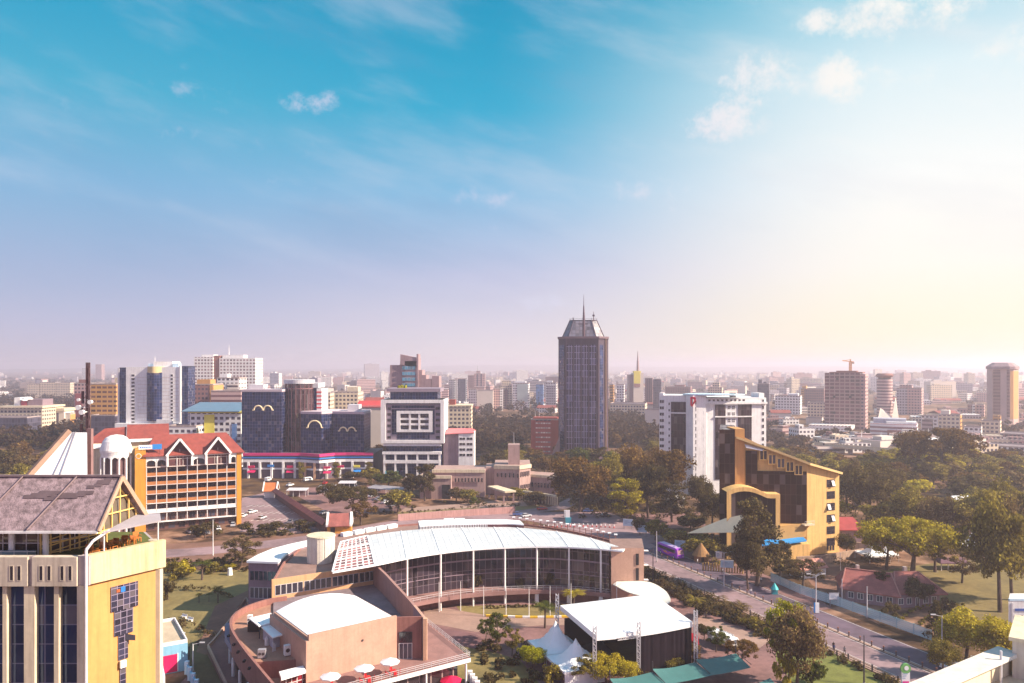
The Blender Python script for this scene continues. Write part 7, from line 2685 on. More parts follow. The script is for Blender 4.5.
b.box(XX(633.5, D), XX(643.5, D), D, D + 22, 0, ZZ(373, D))
b.build('wall', F_plain, YT)
b = MB()
b.box(XX(633.8, D), XX(640.2, D), D - .5, D - .02, ZZ(383.5, D), ZZ(371.5, D))
b.box(XX(634.5, D), XX(641.5, D), D + 4, D + 16, ZZ(373, D), ZZ(371, D))
b.build('yellow_panel', lemon, YT)
b = MB()
b.box(XX(634, D), XX(640, D), D - .5, D - .02, ZZ(387, D), ZZ(383.8, D))
b.build('dark_panel', brick, YT)
b = MB()
b.tube((XX(638.7, D), D + 8, ZZ(372, D)), (XX(638.7, D), D + 8, ZZ(361, D)), 2.2, 1.6, 8)
b.tube((XX(638.7, D), D + 8, ZZ(361, D)), (XX(638.7, D), D + 8, ZZ(351, D)), 1.3, .4, 8)
b.build('antenna_mast', pb_, YT)
D = 720
UT = thing('unfinished_tower', (XX(846, D), D + 14, 0), 'broad unfinished brown tower with open floors and a white podium', 'building')
UTT = Turn(XX(846, D), D, rad(-24 - 7))
b = MB(UTT, 4.2)
b.box(XX(826, D), XX(859, D), D, D + 24, 0, ZZ(373, D))
b.build('frame', F_conc, UT)
b = MB(UTT)
b.box(XX(859.1, D), XX(863.5, D), D + 1, D + 23, 0, ZZ(374, D))
b.build('side_wall', F_pink, UT)
b = MB(UTT)
b.box(XX(830, D), XX(861, D), D + 2, D + 22, ZZ(373, D), ZZ(372, D))
b.box(XX(836, D), XX(855, D), D + 6, D + 18, ZZ(372, D), ZZ(370.8, D))
b.build('roof_deck', brick, UT)
b = MB(UTT, 3.0)
b.box(XX(818, 700), XX(862, 700), 690, 719, 0, ZZ(431, 690))
b.box(XX(824, 700), XX(864, 700), 694, 719.5, ZZ(431, 690) + .01, ZZ(426.5, 690))
b.build('podium', facade('wall_podium_white', (0.78, 0.72, 0.66), (0.3, 0.2, 0.18), pu=3.0, pv=3.3, a=.2, b_=.8, c0=.3, c1=.7), UT)
for k, (px, py) in enumerate(((835, 397), (850, 397), (835, 413), (851, 413), (838, 379))):
 b = MB(UTT)
 b.box(XX(px - 1.2, D), XX(px + 1.2, D), D - .3, D - .02, ZZ(py + 1.2, D), ZZ(py - 1.2, D))
 b.build('opening', blackm, UT)
CR = thing('tower_crane', (XX(856, D), D + 12, ZZ(371, D)), 'small orange tower crane standing on the unfinished tower', 'crane')
om = mat('crane_orange', (0.60, 0.26, 0.06), .6, .1, .5)
cxr, cyr, z0 = XX(856, D), D + 12, ZZ(372, D)
b = MB()
for sx in (-.8, .8):
 for sy in (-.8, .8):
  b.bar((cxr + sx, cyr + sy, z0), (cxr + sx, cyr + sy, z0 + 9.5), .45)
for k in range(5):
 b.bar((cxr - .8, cyr - .8, z0 + k * 1.9), (cxr + .8, cyr - .8, z0 + (k + 1) * 1.9), .3)
b.build('mast', om, CR)
b = MB()
b.bar((cxr + 3.2, cyr, z0 + 9.6), (cxr - 7.5, cyr, z0 + 11.0), .8)
b.bar((cxr, cyr, z0 + 12.2), (cxr - 5.5, cyr, z0 + 10.9), .3)
b.bar((cxr, cyr, z0 + 9.5), (cxr, cyr, z0 + 12.3), .8)
b.build('jib', om, CR)
b = MB()
b.box(cxr + 2.0, cxr + 3.4, cyr - .8, cyr + .8, z0 + 7.8, z0 + 9.4)
b.build('counterweight', concrete, CR)
D = 880
FT = thing('flared_round_tower', (XX(884.5, D), D + 10, 0), 'round rosy tower with a flared disc top', 'building')
cx, cyy, r = XX(884.6, D + 9), D + 9, 8.4
b = MB(fit=3.2)
b.cyl(cx, cyy, r, r, 0, ZZ(379, D), 36)
b.build('shaft', F_pinkb, FT)
b = MB()
b.cyl(cx, cyy, r * .8, r * .8, ZZ(379, D), ZZ(377.5, D), 32, 1)
b.cyl(cx, cyy, r * .95, r * 1.18, ZZ(377.5, D), ZZ(375.5, D), 36)
b.cyl(cx, cyy, r * 1.18, r * .9, ZZ(375.5, D), ZZ(373.5, D), 36)
b.build('disc_top', [brick, blackm], FT)
b = MB()
for (y0, y1, dz0, dz1) in ((404, 420, 10, 0),):
 b.slab([(cx + 2, D - 4, ZZ(418, D)), (cx + 11, D - 2, ZZ(418, D)), (cx + 9.2, D + 1, ZZ(398, D)), (cx + 8, D, ZZ(398, D))], 1.0)
 b.slab([(cx - 14, D - 4, ZZ(418, D)), (cx + 3, D - 4, ZZ(418, D)), (cx + 1, D + 1, ZZ(413, D)), (cx - 9, D + 1, ZZ(408, D))], 1.0)
b.build('skirt_roof', F_plain, FT)
D = 600
BO = thing('banded_office', (XX(893, D), D + 12, 0), 'wide office with horizontal white bands and a blue-grey attic below the flared round tower', 'building')
BOT = Turn(XX(893, D), D, rad(-26.5))
b = MB(BOT, 50)
b.prism([(XX(872, D), D + 4), (XX(893, D), D), (XX(914, D), D + 2), (XX(916, D), D + 26), (XX(872, D), D + 28)], 0, ZZ(424, D))
b.build('wall', facade('wall_wide_bands', (0.72, 0.68, 0.68), (0.24, 0.12, 0.14), pu=50, pv=3.2, a=0, b_=1, c0=.25, c1=.72), BO)
b = MB(BOT)
b.box(XX(875, D), XX(905, D), D + 8, D + 24, ZZ(424, D) + .02, ZZ(419.5, D))
b.box(XX(887, D), XX(914, D), D + 3, D + 20, ZZ(424, D) + .01, ZZ(422, D), 1)
b.build('attic', [mat('bluegrey_wall', (0.40, 0.40, 0.47)), white], BO)
b = MB(BOT)
b.box(XX(888, D), XX(903, D), D - 2.6, D - .9, 4, ZZ(430, D))
b.build('porch_block', brick, BO)
D = 780
ST2 = thing('striped_tower', (XX(1000, D), D + 16, 0), 'tall rosy tower with dark vertical stripes and a chamfered crown near the right edge', 'building')
STT = Turn(XX(1000, D), D, rad(-32.7 - 9))
q = lambda px: XX(px, D)
b = MB(STT)
b.prism([(q(988), D + 4), (q(993), D), (q(1008), D), (q(1011), D + 3), (q(1013.5), D + 16), (q(1011), D + 30), (q(990), D + 30)], 0, ZZ(369, D))
b.build('wall', mat('rosy_concrete', (0.52, 0.37, 0.33), .8, .12, .1), ST2)
b = MB(STT)
b.box(q(994.2), q(1000.3), D - .5, D - .02, 10, ZZ(370, D))
b.box(q(1005.8), q(1008.3), D - .5, D - .02, 8, ZZ(370, D))
b.build('window_stripe', facade('wall_stripe_dark', (0.22, 0.10, 0.10), (0.09, 0.03, 0.035), pu=20, pv=3.4, a=0, b_=1, c0=.3, c1=.8), ST2)
b = MB(STT)
b.prism([(q(1008.6), D + .4), (q(1011), D + 2.6), (q(1013.6), D + 14), (q(1013.2), D + 14)], 6, ZZ(371, D))
b.build('side_stripe', gold, ST2)
b = MB(STT)
pts = [(q(987), D + 4), (q(992.5), D - 1.5), (q(1008.5), D - 1.5), (q(1012.6), D + 3), (q(1014.3), D + 16), (q(1012), D + 31), (q(989), D + 31)]
c0 = (q(1000.5), D + 15)
b.prism(pts, ZZ(369, D), ZZ(366.5, D))
top = [(c0[0] + (p[0] - c0[0]) * .62, c0[1] + (p[1] - c0[1]) * .62) for p in pts]
for i in range(7):
 j = (i + 1) % 7
 b.face([(*pts[i], ZZ(366.5, D)), (*pts[j], ZZ(366.5, D)), (*top[j], ZZ(362.6, D)), (*top[i], ZZ(362.6, D))])
b.face([(*p, ZZ(362.6, D)) for p in top])
b.build('crown', pb_, ST2)
FO = thing('flyover', (180, 512, 0), 'long pale flyover parapet running behind the woods on the right', 'bridge')
pts = smooth_line([(XX(812, 540), 540), (XX(860, 515), 515), (XX(905, 500), 500), (XX(960, 520), 520)], 5)
b = MB()
b.wall(pts, 7.5, 3.6, 4.8)
b.wall([(p[0], p[1] - 3.9) for p in pts], .3, 4.81, 6.2)
b.build('deck', cream, FO)
for k in range(0, len(pts), 2):
 b = MB()
 b.box(pts[k][0] - .8, pts[k][0] + .8, pts[k][1] - 2, pts[k][1] + 2, 0, 3.59)
 b.build('pier', concrete, FO)
# ------------------------------------------------------------------ the far city: small blocks in the haze
rng = random.Random(11)
fms = [F_white, F_cream, F_pink, F_white, F_grey, F_band, F_plain, F_cream, F_pinkb, F_brown]
roofs = [redtile, roofgrey, white, roofbrown, roofgrey]
fam = {}
zones = [((150, 330), 30, (1300, 3600), 'pale small block in the hazy far city on the left, beyond the woods'),
         ((330, 560), 75, (950, 3800), 'pale small block in the hazy far city behind the framed office and crowned tower'),
         ((608, 660), 16, (900, 3600), 'pale small block in the hazy gap right of the crowned tower'),
         ((765, 830), 34, (800, 3600), 'pale small block in the hazy far city left of the unfinished tower'),
         ((765, 1060), 52, (575, 820), 'low pale block among trees on the plain below the right-hand skyline'),
         ((868, 1040), 92, (800, 3400), 'pale small block in the bright haze on the far right')]
for (pa, pb2), n, (d0, d1), lab in zones:
 for k in range(n):
  t = rng.random()
  D = d0 + (d1 - d0) * t ** 1.3
  px = rng.uniform(pa, pb2)
  big = any(a_ - 14 < px < c_ + 4 and D < d_ for a_, c_, d_ in ((186, 260, 780), (312, 445, 720), (447, 560, 1300), (608, 662, 1200), (755, 826, 1300), (815, 925, 1350), (915, 1030, 1250)))
  if d1 < 900 and any(a_ < px < c_ for a_, c_ in ((808, 872), (862, 920), (932, 1004))):
   D = rng.uniform(520, 570) if rng.random() < .5 else rng.uniform(575, 590)
  x = XX(px, D)
  w = rng.uniform(12, 36) * (1 + D / 4000)
  dp = rng.uniform(9, 20)
  h = rng.choice((4, 5, 6, 7, 9) if d1 < 900 else (8, 11, 14, 17, 21, 26, 32)) * rng.uniform(.8, 1.15) * (1.0 + .25 * (D > 1800))
  if big:
   h = min(h, rng.uniform(4, 8.5))
  elif rng.random() < .08:
   h *= 1.7
  b = MB(Frame(x, D, rng.uniform(-.5, .5)))
  b.box(0, w, 0, dp, 0, h, 0, 1)
  if rng.random() < .35 and h < 14 and d1 > 900:
   m2 = 2
   b.slab([(-.5, -.5, h), (w + .5, -.5, h), (w, dp / 2, h + 3.2), (0, dp / 2, h + 3.2)], .3, 1)
   b.slab([(0, dp / 2, h + 3.2), (w, dp / 2, h + 3.2), (w + .5, dp + .5, h), (-.5, dp + .5, h)], .3, 1)
   rf = redtile
  else:
   b.box(w * .2, w * .5, dp * .3, dp * .7, h + .01, h + rng.uniform(2, 3.5))
   rf = rng.choice(roofs[1:])
  if rng.random() < .35:
   b.tube((w * .7, dp * .5, h), (w * .7, dp * .5, h + rng.uniform(3, 9)), .25, .1, 5, 1)
  if rng.random() < .35:
   b.cyl(w * .8, dp * .6, 1.1, 1.1, h + .01, h + 2.2, 8, 0, 1)
  o = b.build('far_building', [rng.choice(fms), rf], org=(x, D, 0))
  tag(o, lab, 'building', lab.replace('pale small block', 'small blocks').replace('low pale block', 'low blocks'))
b = MB()
for k in range(1500):
 D = 1250 + 5200 * rng.random() ** 1.5
 px = rng.uniform(-20, 1044)
 if px < 110 and rng.random() < .8:
  continue
 w, dp, h = rng.uniform(10, 34), rng.uniform(10, 22), rng.choice((5, 7, 9, 12, 16, 22)) * rng.uniform(.8, 1.2)
 b.fr = Frame(XX(px, D), D, rng.uniform(-.6, .6))
 b.box(0, w, 0, dp, 0, h, k % 6, 6)
o = b.build('distant_city', [F_white, F_cream, F_pink, F_plain, F_grey, F_pinkb, roofgrey])
tag(o, 'carpet of tiny pale blocks dissolving into haze below the horizon', 'city', kind='stuff')
# ------------------------------------------------------------------ trees and planting
nrs = np.random.RandomState
def leaf_mesh(name, cents, rads, per, size, seed, flat=0.0, inner=0.0):
 """many small leaf-sized quads scattered through a set of clumps"""
 r = nrs(seed)
 cents = np.asarray(cents, float)
 rads = np.asarray(rads, float)
 n = len(cents) * per
 c = np.repeat(cents, per, 0)
 rr = np.repeat(rads, per)[:, None]
 d = r.normal(size=(n, 3))
 d /= np.linalg.norm(d, axis=1)[:, None]
 rad_ = (inner + (1 - inner) * r.uniform(size=(n, 1)) ** 0.45)
 pos = c + d * rr * rad_ * np.array([1, 1, 0.72])
 nrm = d + r.normal(size=(n, 3)) * 0.75 + np.array([0, 0, 0.25])
 nrm /= np.linalg.norm(nrm, axis=1)[:, None]
 t = np.cross(nrm, r.normal(size=(n, 3)))
 t /= np.linalg.norm(t, axis=1)[:, None] + 1e-9
 b_ = np.cross(nrm, t)
 s = size * r.uniform(0.55, 1.35, size=(n, 1))
 a = t * s * 0.5
 e = b_ * s * 0.36
 v = np.stack([pos - a, pos - e * .9 + nrm * s * .08, pos + a, pos + e], 1).reshape(-1, 3)
 return v
def mesh_from_quads(name, v, mats):
 n = len(v) // 4
 me = bpy.data.meshes.new(name)
 me.vertices.add(len(v))
 me.vertices.foreach_set('co', v.astype(np.float32).ravel())
 me.loops.add(4 * n)
 me.loops.foreach_set('vertex_index', np.arange(4 * n, dtype=np.int32))
 me.polygons.add(n)
 me.polygons.foreach_set('loop_start', np.arange(0, 4 * n, 4, dtype=np.int32))
 me.polygons.foreach_set('loop_total', np.full(n, 4, dtype=np.int32))
 me.update(calc_edges=True)
 for m in mats:
  me.materials.append(m)
 return me
def crown_clumps(kind, seed):
 r = random.Random(seed)
 C, Rr, dims = [], [], None
 if kind in ('broad', 'mid'):
  R, H = 6.0, 12.0
  n = 50
  for k in range(n):
   a = r.uniform(0, 2 * math.pi)
   el = math.asin(r.uniform(-0.85, 1.0))
   f = r.uniform(.45, .92)
   lob = 0.78 + .22 * math.sin(a * 3 + seed) * math.cos(el * 2 + seed)
   C.append((R * f * lob * math.cos(el) * math.cos(a), R * f * lob * math.cos(el) * math.sin(a), 6.6 + 4.6 * f * lob * math.sin(el)))
   Rr.append(r.uniform(1.2, 2.2))
 elif kind == 'tall':
  R, H = 4.4, 15.0
  for k in range(34):
   z = r.uniform(3.2, 13.4)
   w = R * (0.55 + .45 * math.sin((z - 2) / 12.5 * math.pi)) * .8
   a = r.uniform(0, 2 * math.pi)
   f = r.uniform(.2, .95) ** .7
   C.append((w * f * math.cos(a), w * f * math.sin(a), z))
   Rr.append(r.uniform(.9, 1.7))
 elif kind == 'flat':
  R, H = 8.0, 11.0
  for k in range(70):
   a = r.uniform(0, 2 * math.pi)
   f = math.sqrt(r.random()) * .92
   lay = r.random()
   z = (9.6 - 2.0 * f * f) if lay < .65 else (7.6 - 3.0 * f * r.random())
   C.append((R * f * math.cos(a), R * f * math.sin(a), z + r.uniform(-.5, .5)))
   Rr.append(r.uniform(.9, 1.7))
 elif kind == 'airy':
  R, H = 6.0, 13.0
  for k in range(36):
   a = r.uniform(0, 2 * math.pi)
   f = r.uniform(.2, .95)
   z = r.uniform(4.6, 12.2)
   w = R * math.sin((z - 3.5) / 9.5 * math.pi) ** .6
   C.append((w * f * math.cos(a), w * f * math.sin(a), z))
   Rr.append(r.uniform(.8, 1.5))
 elif kind == 'bush':
  R, H = 2.0, 2.4
  for k in range(14):
   a = r.uniform(0, 2 * math.pi)
   f = r.uniform(.1, .75)
   C.append((R * f * math.cos(a), R * f * math.sin(a), r.uniform(.5, 1.75) * (1.15 - .4 * f)))
   Rr.append(r.uniform(.4, .75))
 elif kind == 'conifer':
  R, H = 2.4, 10.0
  for k in range(34):
   z = 1.0 + 8.6 * (k / 33)
   w = R * (1 - (k / 33) ** 1.4) * .75
   a = k * 2.4
   C.append((w * math.cos(a), w * math.sin(a), z))
   Rr.append(max(.4, .95 * (1 - .5 * k / 33)))
 elif kind == 'weeping':
  R, H = 2.4, 7.0
  for k in range(30):
   z = r.uniform(1.0, 6.3)
   w = R * math.sin(min(1, (6.9 - z) / 3.0) * math.pi / 2) * .72
   a = r.uniform(0, 2 * math.pi)
   C.append((w * math.cos(a) * r.uniform(.4, 1), w * math.sin(a) * r.uniform(.4, 1), z))
   Rr.append(r.uniform(.5, .8))
 return C, Rr, R, H
CROWN, TRUNK = {}, {}
PER = {'broad': (210, .44), 'mid': (62, .92), 'tall': (200, .44), 'flat': (160, .44), 'airy': (190, .40), 'bush': (110, .26), 'conifer': (60, .42), 'weeping': (80, .38)}
def tree_meshes(kind, var):
 key = (kind, var)
 if key in CROWN:
  return CROWN[key]
 C, Rr, R, H = crown_clumps(kind, 100 + var * 7 + len(kind))
 per, size = PER[kind]
 v = leaf_mesh('crown', C, Rr, per, size, var + 3, inner=.15)
 cm = mesh_from_quads('crown', v, [LD])
 b = MB()
 r = random.Random(var)
 zt = {'broad': 8.5, 'mid': 8.5, 'tall': 12.5, 'flat': 8.6, 'airy': 10.5, 'bush': 1.6, 'conifer': 9.0, 'weeping': 5.5}[kind]
 r0 = {'broad': .3, 'mid': .3, 'tall': .28, 'flat': .4, 'airy': .26, 'bush': .07, 'conifer': .2, 'weeping': .2}[kind]
 fork = {'flat': .42, 'broad': .42, 'mid': .42, 'airy': .5}.get(kind, .5) * zt
 jx, jy = r.uniform(-.4, .4), r.uniform(-.4, .4)
 s = zt / 10
 b.tube((0, 0, 0), (jx * s * .6, jy * s * .6, fork * .55), r0 * 1.2, r0 * .95, 8)
 b.tube((jx * s * .6, jy * s * .6, fork * .55), (jx * s, jy * s, fork), r0 * .95, r0 * .8, 8)
 top = (jx * s * 1.3, jy * s * 1.3, zt)
 b.tube((jx * s, jy * s, fork), top, r0 * .75, r0 * .2, 7)
 idx = sorted(range(len(C)), key=lambda i: C[i][2])[::max(1, len(C) // 9)]
 for i in idx:
  c = C[i]
  z0 = fork + (zt - fork) * r.uniform(0, .55)
  t = (z0 - fork) / (zt - fork)
  p = Vector((jx * s, jy * s, fork)).lerp(Vector(top), t)
  q = Vector(c)
  mid = p.lerp(q, .5) + Vector((0, 0, -.05 * (q - p).length + .3 * s))
  b.tube(p, mid, r0 * .42, r0 * .28, 6)
  b.tube(mid, q, r0 * .28, r0 * .10, 6)
 o = b.build('trunk', bark)
 tm = o.data
 bpy.data.objects.remove(o)
 CROWN[key] = (cm, tm, R, H)
 return CROWN[key]
NTREE = [0]
def tree(kind, x, y, w, h, leaf, label, group=None, var=None, name=None, cat='tree', z=0.0, bk=None):
 NTREE[0] += 1
 var = (NTREE[0] % 4) if var is None else var
 cm, tm, R, H = tree_meshes(kind, var)
 t = thing(name or {'bush': 'shrub', 'conifer': 'conifer', 'flat': 'spreading_tree', 'weeping': 'weeping_tree', 'airy': 'airy_tree', 'tall': 'tall_tree'}.get(kind, 'broadleaf_tree'),
              (x, y, z), label, cat, group, rz=NTREE[0] * 2.399)
 t.scale = (w / (2 * R), w / (2 * R), h / H)
 for nm, me, m in (('trunk', tm, bk or bark), ('crown', cm, leaf)):
  o = bpy.data.objects.new(nm, me)
  COL.objects.link(o)
  o.parent = t
  o.material_slots[0].link = 'OBJECT'
  o.material_slots[0].material = m
 return t
def ptree(kind, px, py, wpx, hpx, leaf, label, group=None, var=None, **k):
 x, y = G(px, py)
 return tree(kind, x, y, wpx * y / F, hpx * y / F, leaf, label, group, var, **k)
def hedge(name, pts, w, h, leaf, label, seed=1, cat='hedge', size=.38, dens=26, z=0.0):
 C, Rr = [], []
 r = random.Random(seed)
 for (a, b_) in zip(pts[:-1], pts[1:]):
  L = math.dist(a, b_)
  for k in range(max(1, int(L / (w * .35)))):
   t = r.random()
   C.append((a[0] + (b_[0] - a[0]) * t + r.uniform(-.3, .3) * w, a[1] + (b_[1] - a[1]) * t + r.uniform(-.3, .3) * w, z + r.uniform(.3, .75) * h))
   Rr.append(min(w, h) * r.uniform(.32, .5))
 v = leaf_mesh(name, C, Rr, dens, size, seed)
 o0 = Vector((*pts[len(pts) // 2][:2], z))
 v = v - np.array(o0)
 v[:, 2] = np.maximum(v[:, 2], 0.02)
 o = bpy.data.objects.new(name, mesh_from_quads(name, v, [leaf]))
 o.location = o0
 COL.objects.link(o)
 return tag(o, label, cat)
PALM = {}
def palm(px, py, wpx, hpx, label, group=None, leaf=None, name='palm_tree', trunk=True, n=15):
 x, y = G(px, py)
 key = (trunk, n)
 if key not in PALM:
  b = MB()
  r = random.Random(4 + n)
  zc = 4.6 if trunk else .35
  if trunk:
   b.tube((0, 0, 0), (.06, .03, 2.2), .2, .15, 8)
   b.tube((.06, .03, 2.2), (0, 0, 4.6), .15, .13, 8)
  else:
   b.tube((0, 0, 0), (0, 0, .5), .25, .2, 8)
  tk = b.build('trunk', bark)
  tm = tk.data
  bpy.data.objects.remove(tk)
  V = []
  for k in range(n):
   a = 2 * math.pi * k / n + r.uniform(-.2, .2)
   up = r.uniform(.5, 1.25)
   L = r.uniform(2.0, 2.6)
   prev = None
   for s in range(8):
    t0 = s / 7
    pos = Vector((math.cos(a) * L * t0, math.sin(a) * L * t0, zc + up * L * .55 * t0 - 1.35 * t0 * t0 * (1.4 - up * .5)))
    if prev is not None:
     side = Vector((-math.sin(a), math.cos(a), 0))
     for sg in (-1, 1):
      wl = .75 * math.sin(math.pi * min(1, t0 * .85 + .12))
      tip = pos + side * sg * wl + Vector((math.cos(a), math.sin(a), -.4)) * .35 * wl
      V += [prev, prev.lerp(pos, .55), tip.lerp(pos, .2), tip]
      V += [pos, pos.lerp(prev, .25), tip, tip.lerp(pos, .5)]
    prev = pos
  cm = mesh_from_quads('crown', np.array([tuple(p) for p in V]), [LG])
  PALM[key] = (tm, cm, 5.4 if trunk else 1.9)
 tm, cm, H = PALM[key]
 t = thing(name, (x, y, 0), label, 'palm' if trunk else 'plant', group, rz=px)
 t.scale = (wpx * y / F / 4.6, wpx * y / F / 4.6, hpx * y / F / H)
 for nm, me, m in (('trunk', tm, bark), ('crown', cm, leaf or LG)):
  o = bpy.data.objects.new(nm, me)
  COL.objects.link(o)
  o.parent = t
  o.material_slots[0].link = 'OBJECT'
  o.material_slots[0].material = m
 return t
ptree('broad', 797, 689, 64, 94, LR, 'big tree with a lime top over rosy-brown foliage between the car park and the road', var=1)
ptree('airy', 789, 682, 56, 84, LL, 'lime-leaved young tree growing into the big rosy-brown tree beside the road', var=0)
ptree('bush', 812, 686, 40, 30, LG, 'dark shrub at the foot of the big rosy-brown tree')
ptree('bush', 786, 690, 30, 42, LY, 'yellow-olive shrub at the foot of the big rosy-brown tree')
ptree('tall', 757, 586, 56, 102, LD, 'tall dark tree standing in front of the yellow building', var=2)
ptree('broad', 748, 590, 40, 60, LD, 'dark lower tree left of the blue canopy, under the tall dark tree')
ptree('tall', 780, 580, 28, 42, LD, 'small dark tree in front of the blue canopy')
ptree('airy', 803, 588, 52, 30, LP, 'thin pinkish tree over the near end of the blue mesh fence')
ptree('flat', 912, 577, 96, 60, LY, 'very broad yellow-green tree on the garden lawn behind the bungalow', var=1)
ptree('flat', 886, 570, 58, 46, LY, 'yellow-green tree leaning out of the left side of the very broad garden tree', var=2)
ptree('flat', 935, 572, 52, 40, LO, 'olive tree under the right side of the very broad garden tree', var=3)
ptree('airy', 962, 583, 44, 34, LP, 'plum-grey tree on the lawn with a dark ring of earth at its foot', var=2)
ptree('broad', 1000, 612, 76, 132, LO, 'tall olive tree rising behind the white sign building', var=3)
ptree('broad', 1012, 600, 64, 110, LP, 'plum-brown tree at the right edge above the white sign building', var=0)
ptree('broad', 966, 660, 66, 56, LY, 'yellow-leaved tree at lower right with white cars showing beneath it', var=0)
ptree('broad', 1002, 668, 60, 58, LY, 'yellow-leaved tree just left of the cream stair head at lower right', var=2)
ptree('broad', 942, 676, 38, 42, LO, 'olive lower tree at the road side under the single-armed lamp', var=1)
ptree('broad', 918, 607, 36, 34, LD, 'dark rounded tree hiding the front of the bungalow', var=3)
ptree('tall', 882, 600, 20, 32, LD, 'small dark upright tree before the left wing of the bungalow')
ptree('bush', 890, 618, 24, 18, LD, 'rounded dark shrub inside the mesh fence before the bungalow')
ptree('conifer', 936, 640, 24, 40, LD, 'dark pointed evergreen at the right end of the mesh fence')
ptree('bush', 946, 612, 20, 16, LP, 'greyish shrub right of the bungalow')
ptree('flat', 940, 478, 84, 52, LB, 'big spreading russet tree standing high above the woods on the right', var=0)
ptree('flat', 918, 476, 40, 40, LB, 'smaller russet tree joined to the left of the big spreading tree', var=3)
for px, py, w, h, l, lab in ((868, 520, 62, 60, LD, 'large dark tree directly right of the yellow building'),
       (885, 508, 46, 52, LD, 'dark tree behind the large dark tree right of the yellow building'),
       (850, 500, 34, 46, LP, 'plum tree close behind the right end of the yellow building'),
       (912, 530, 56, 46, LO, 'olive tree behind the top of the very broad garden tree'),
       (938, 540, 50, 52, LP, 'plum tree above the white pointed tents'),
       (982, 545, 64, 66, LO, 'sunlit olive tree right of the white pointed tents'),
       (1010, 540, 56, 70, LO, 'sunlit olive tree at the right edge above the plum-brown one'),
       (898, 552, 36, 30, LG, 'low green tree behind the white garden tent'),
       (846, 556, 24, 26, LD, 'low dark tree between the yellow building and the dark red roof')):
 ptree('broad', px, py, w, h, l, lab)
for px, py, w, h, l, k, lab in ((580, 512, 62, 56, LB, 'broad', 'russet tree at the junction, leftmost of the big clump below the crowned tower'),
                               (606, 504, 44, 52, LO, 'broad', 'olive-russet tree second in the big clump below the crowned tower'),
                               (634, 500, 54, 54, LB, 'broad', 'russet tree in the middle of the big clump below the crowned tower'),
                               (664, 508, 56, 62, LB, 'broad', 'tall russet tree against the left side of the white tower block'),
                               (648, 518, 40, 56, LD, 'broad', 'dark tree in front of the russet clump at the junction'),
                               (627, 522, 36, 42, LY, 'tall', 'yellowish upright tree at the corner of the junction'),
                               (672, 522, 30, 40, LD, 'tall', 'dark slim tree beside the pale lodge'),
                               (700, 512, 30, 38, LD, 'broad', 'dark tree at the foot of the white tower block'),
                               (712, 530, 34, 44, LD, 'broad', 'dark tree left of the sand-coloured shade sail'),
                               (690, 533, 30, 20, LD, 'mid', 'low dark tree beside the two pale billboards'),
                               (655, 540, 24, 20, LO, 'mid', 'olive bushy tree behind the two pale billboards'),
                               (676, 547, 26, 18, LO, 'mid', 'olive bushy tree behind the purple bus'),
                               (702, 556, 40, 22, LO, 'mid', 'low olive tree in front of the shade sail'),
                               (734, 564, 24, 22, LD, 'mid', 'low dark tree right of the thatched hut'),
                               (640, 534, 14, 16, LD, 'mid', 'tiny dark tree on the corner of the junction')):
 ptree(k, px, py, w * 1.16, h * 1.12, l, lab)
ptree('airy', 241, 566, 46, 30, LP, 'thin dry tree beside the left-hand road above the side wing')
ptree('bush', 272, 534, 46, 14, LD, 'dark clipped shrub mass along the car park edge, left of its neighbour', var=1)
ptree('bush', 302, 531, 34, 12, LD, 'dark clipped shrub mass along the car park edge, nearer the gatehouse', var=2)
ptree('bush', 248, 534, 26, 14, LD, 'dark shrub at the corner of the car park below the hotel', var=3)
ptree('bush', 205, 538, 40, 18, LD, 'dark shrub before the ground floor of the hotel', var=0)
ptree('flat', 352, 516, 52, 30, LD, 'dark flat-topped tree over the paved yard right of the gatehouse wall', var=1)
ptree('flat', 330, 503, 30, 20, LD, 'smaller dark flat-topped tree behind the paved yard', var=2)
ptree('airy', 361, 525, 36, 24, LB, 'dry russet tree right of the gatehouse')
ptree('mid', 398, 512, 36, 26, LO, 'olive tree at the end of the grey car shelter')
ptree('tall', 425, 501, 26, 40, LD, 'dark upright tree covering the left corner of the mauve campus building', var=1)
ptree('mid', 412, 497, 26, 26, LD, 'dark tree left of the one covering the campus corner')
ptree('mid', 456, 502, 22, 16, LP, 'dry tree in front of the campus porch')
ptree('mid', 468, 503, 24, 16, LO, 'small olive tree left of the campus porch')
ptree('bush', 474, 505, 14, 9, LG, 'round grey-green shrub before the campus porch')
ptree('mid', 389, 490, 34, 22, LG, 'green tree before the foot of the framed office')
ptree('mid', 372, 484, 24, 18, LO, 'olive tree between the shopping podium and the framed office')
ptree('mid', 352, 480, 24, 10, LD, 'low dark tree in front of the shopping podium')
ptree('mid', 536, 505, 30, 16, LP, 'dry plum tree right of the arcade wall')
ptree('mid', 518, 500, 24, 14, LO, 'olive bush-like tree at the arcade wall')
ptree('tall', 134, 512, 22, 38, LD, 'dark tree squeezed between the gable end and the hotel', var=3)
ptree('mid', 112, 505, 34, 24, LY, 'yellowish tree below the white rotunda')
ptree('mid', 98, 485, 18, 22, LD, 'dark tree left of the white rotunda')
for px, w, lab in ((301, 9, 'slim brown-green palm at the left end of the shopping podium'), (336, 9, 'slim brown-green palm in the middle of the shopping podium'), (368.5, 9, 'slim brown-green palm at the right end of the shopping podium')):
 ptree('tall', px, 482, w * 1.1, 22, LO, lab, name='slim_palm')
ptree('mid', 205, 437, 20, 15, LB, 'russet tree in front of the lemon block', var=1)
ptree('mid', 190, 432, 18, 12, LB, 'russet tree between the white and navy tower and the lemon block', var=2)
palm(218, 603, 16, 17, 'short palm in the middle of the left lawn')
palm(202, 580, 26, 20, 'leafy palm at the top of the left lawn')
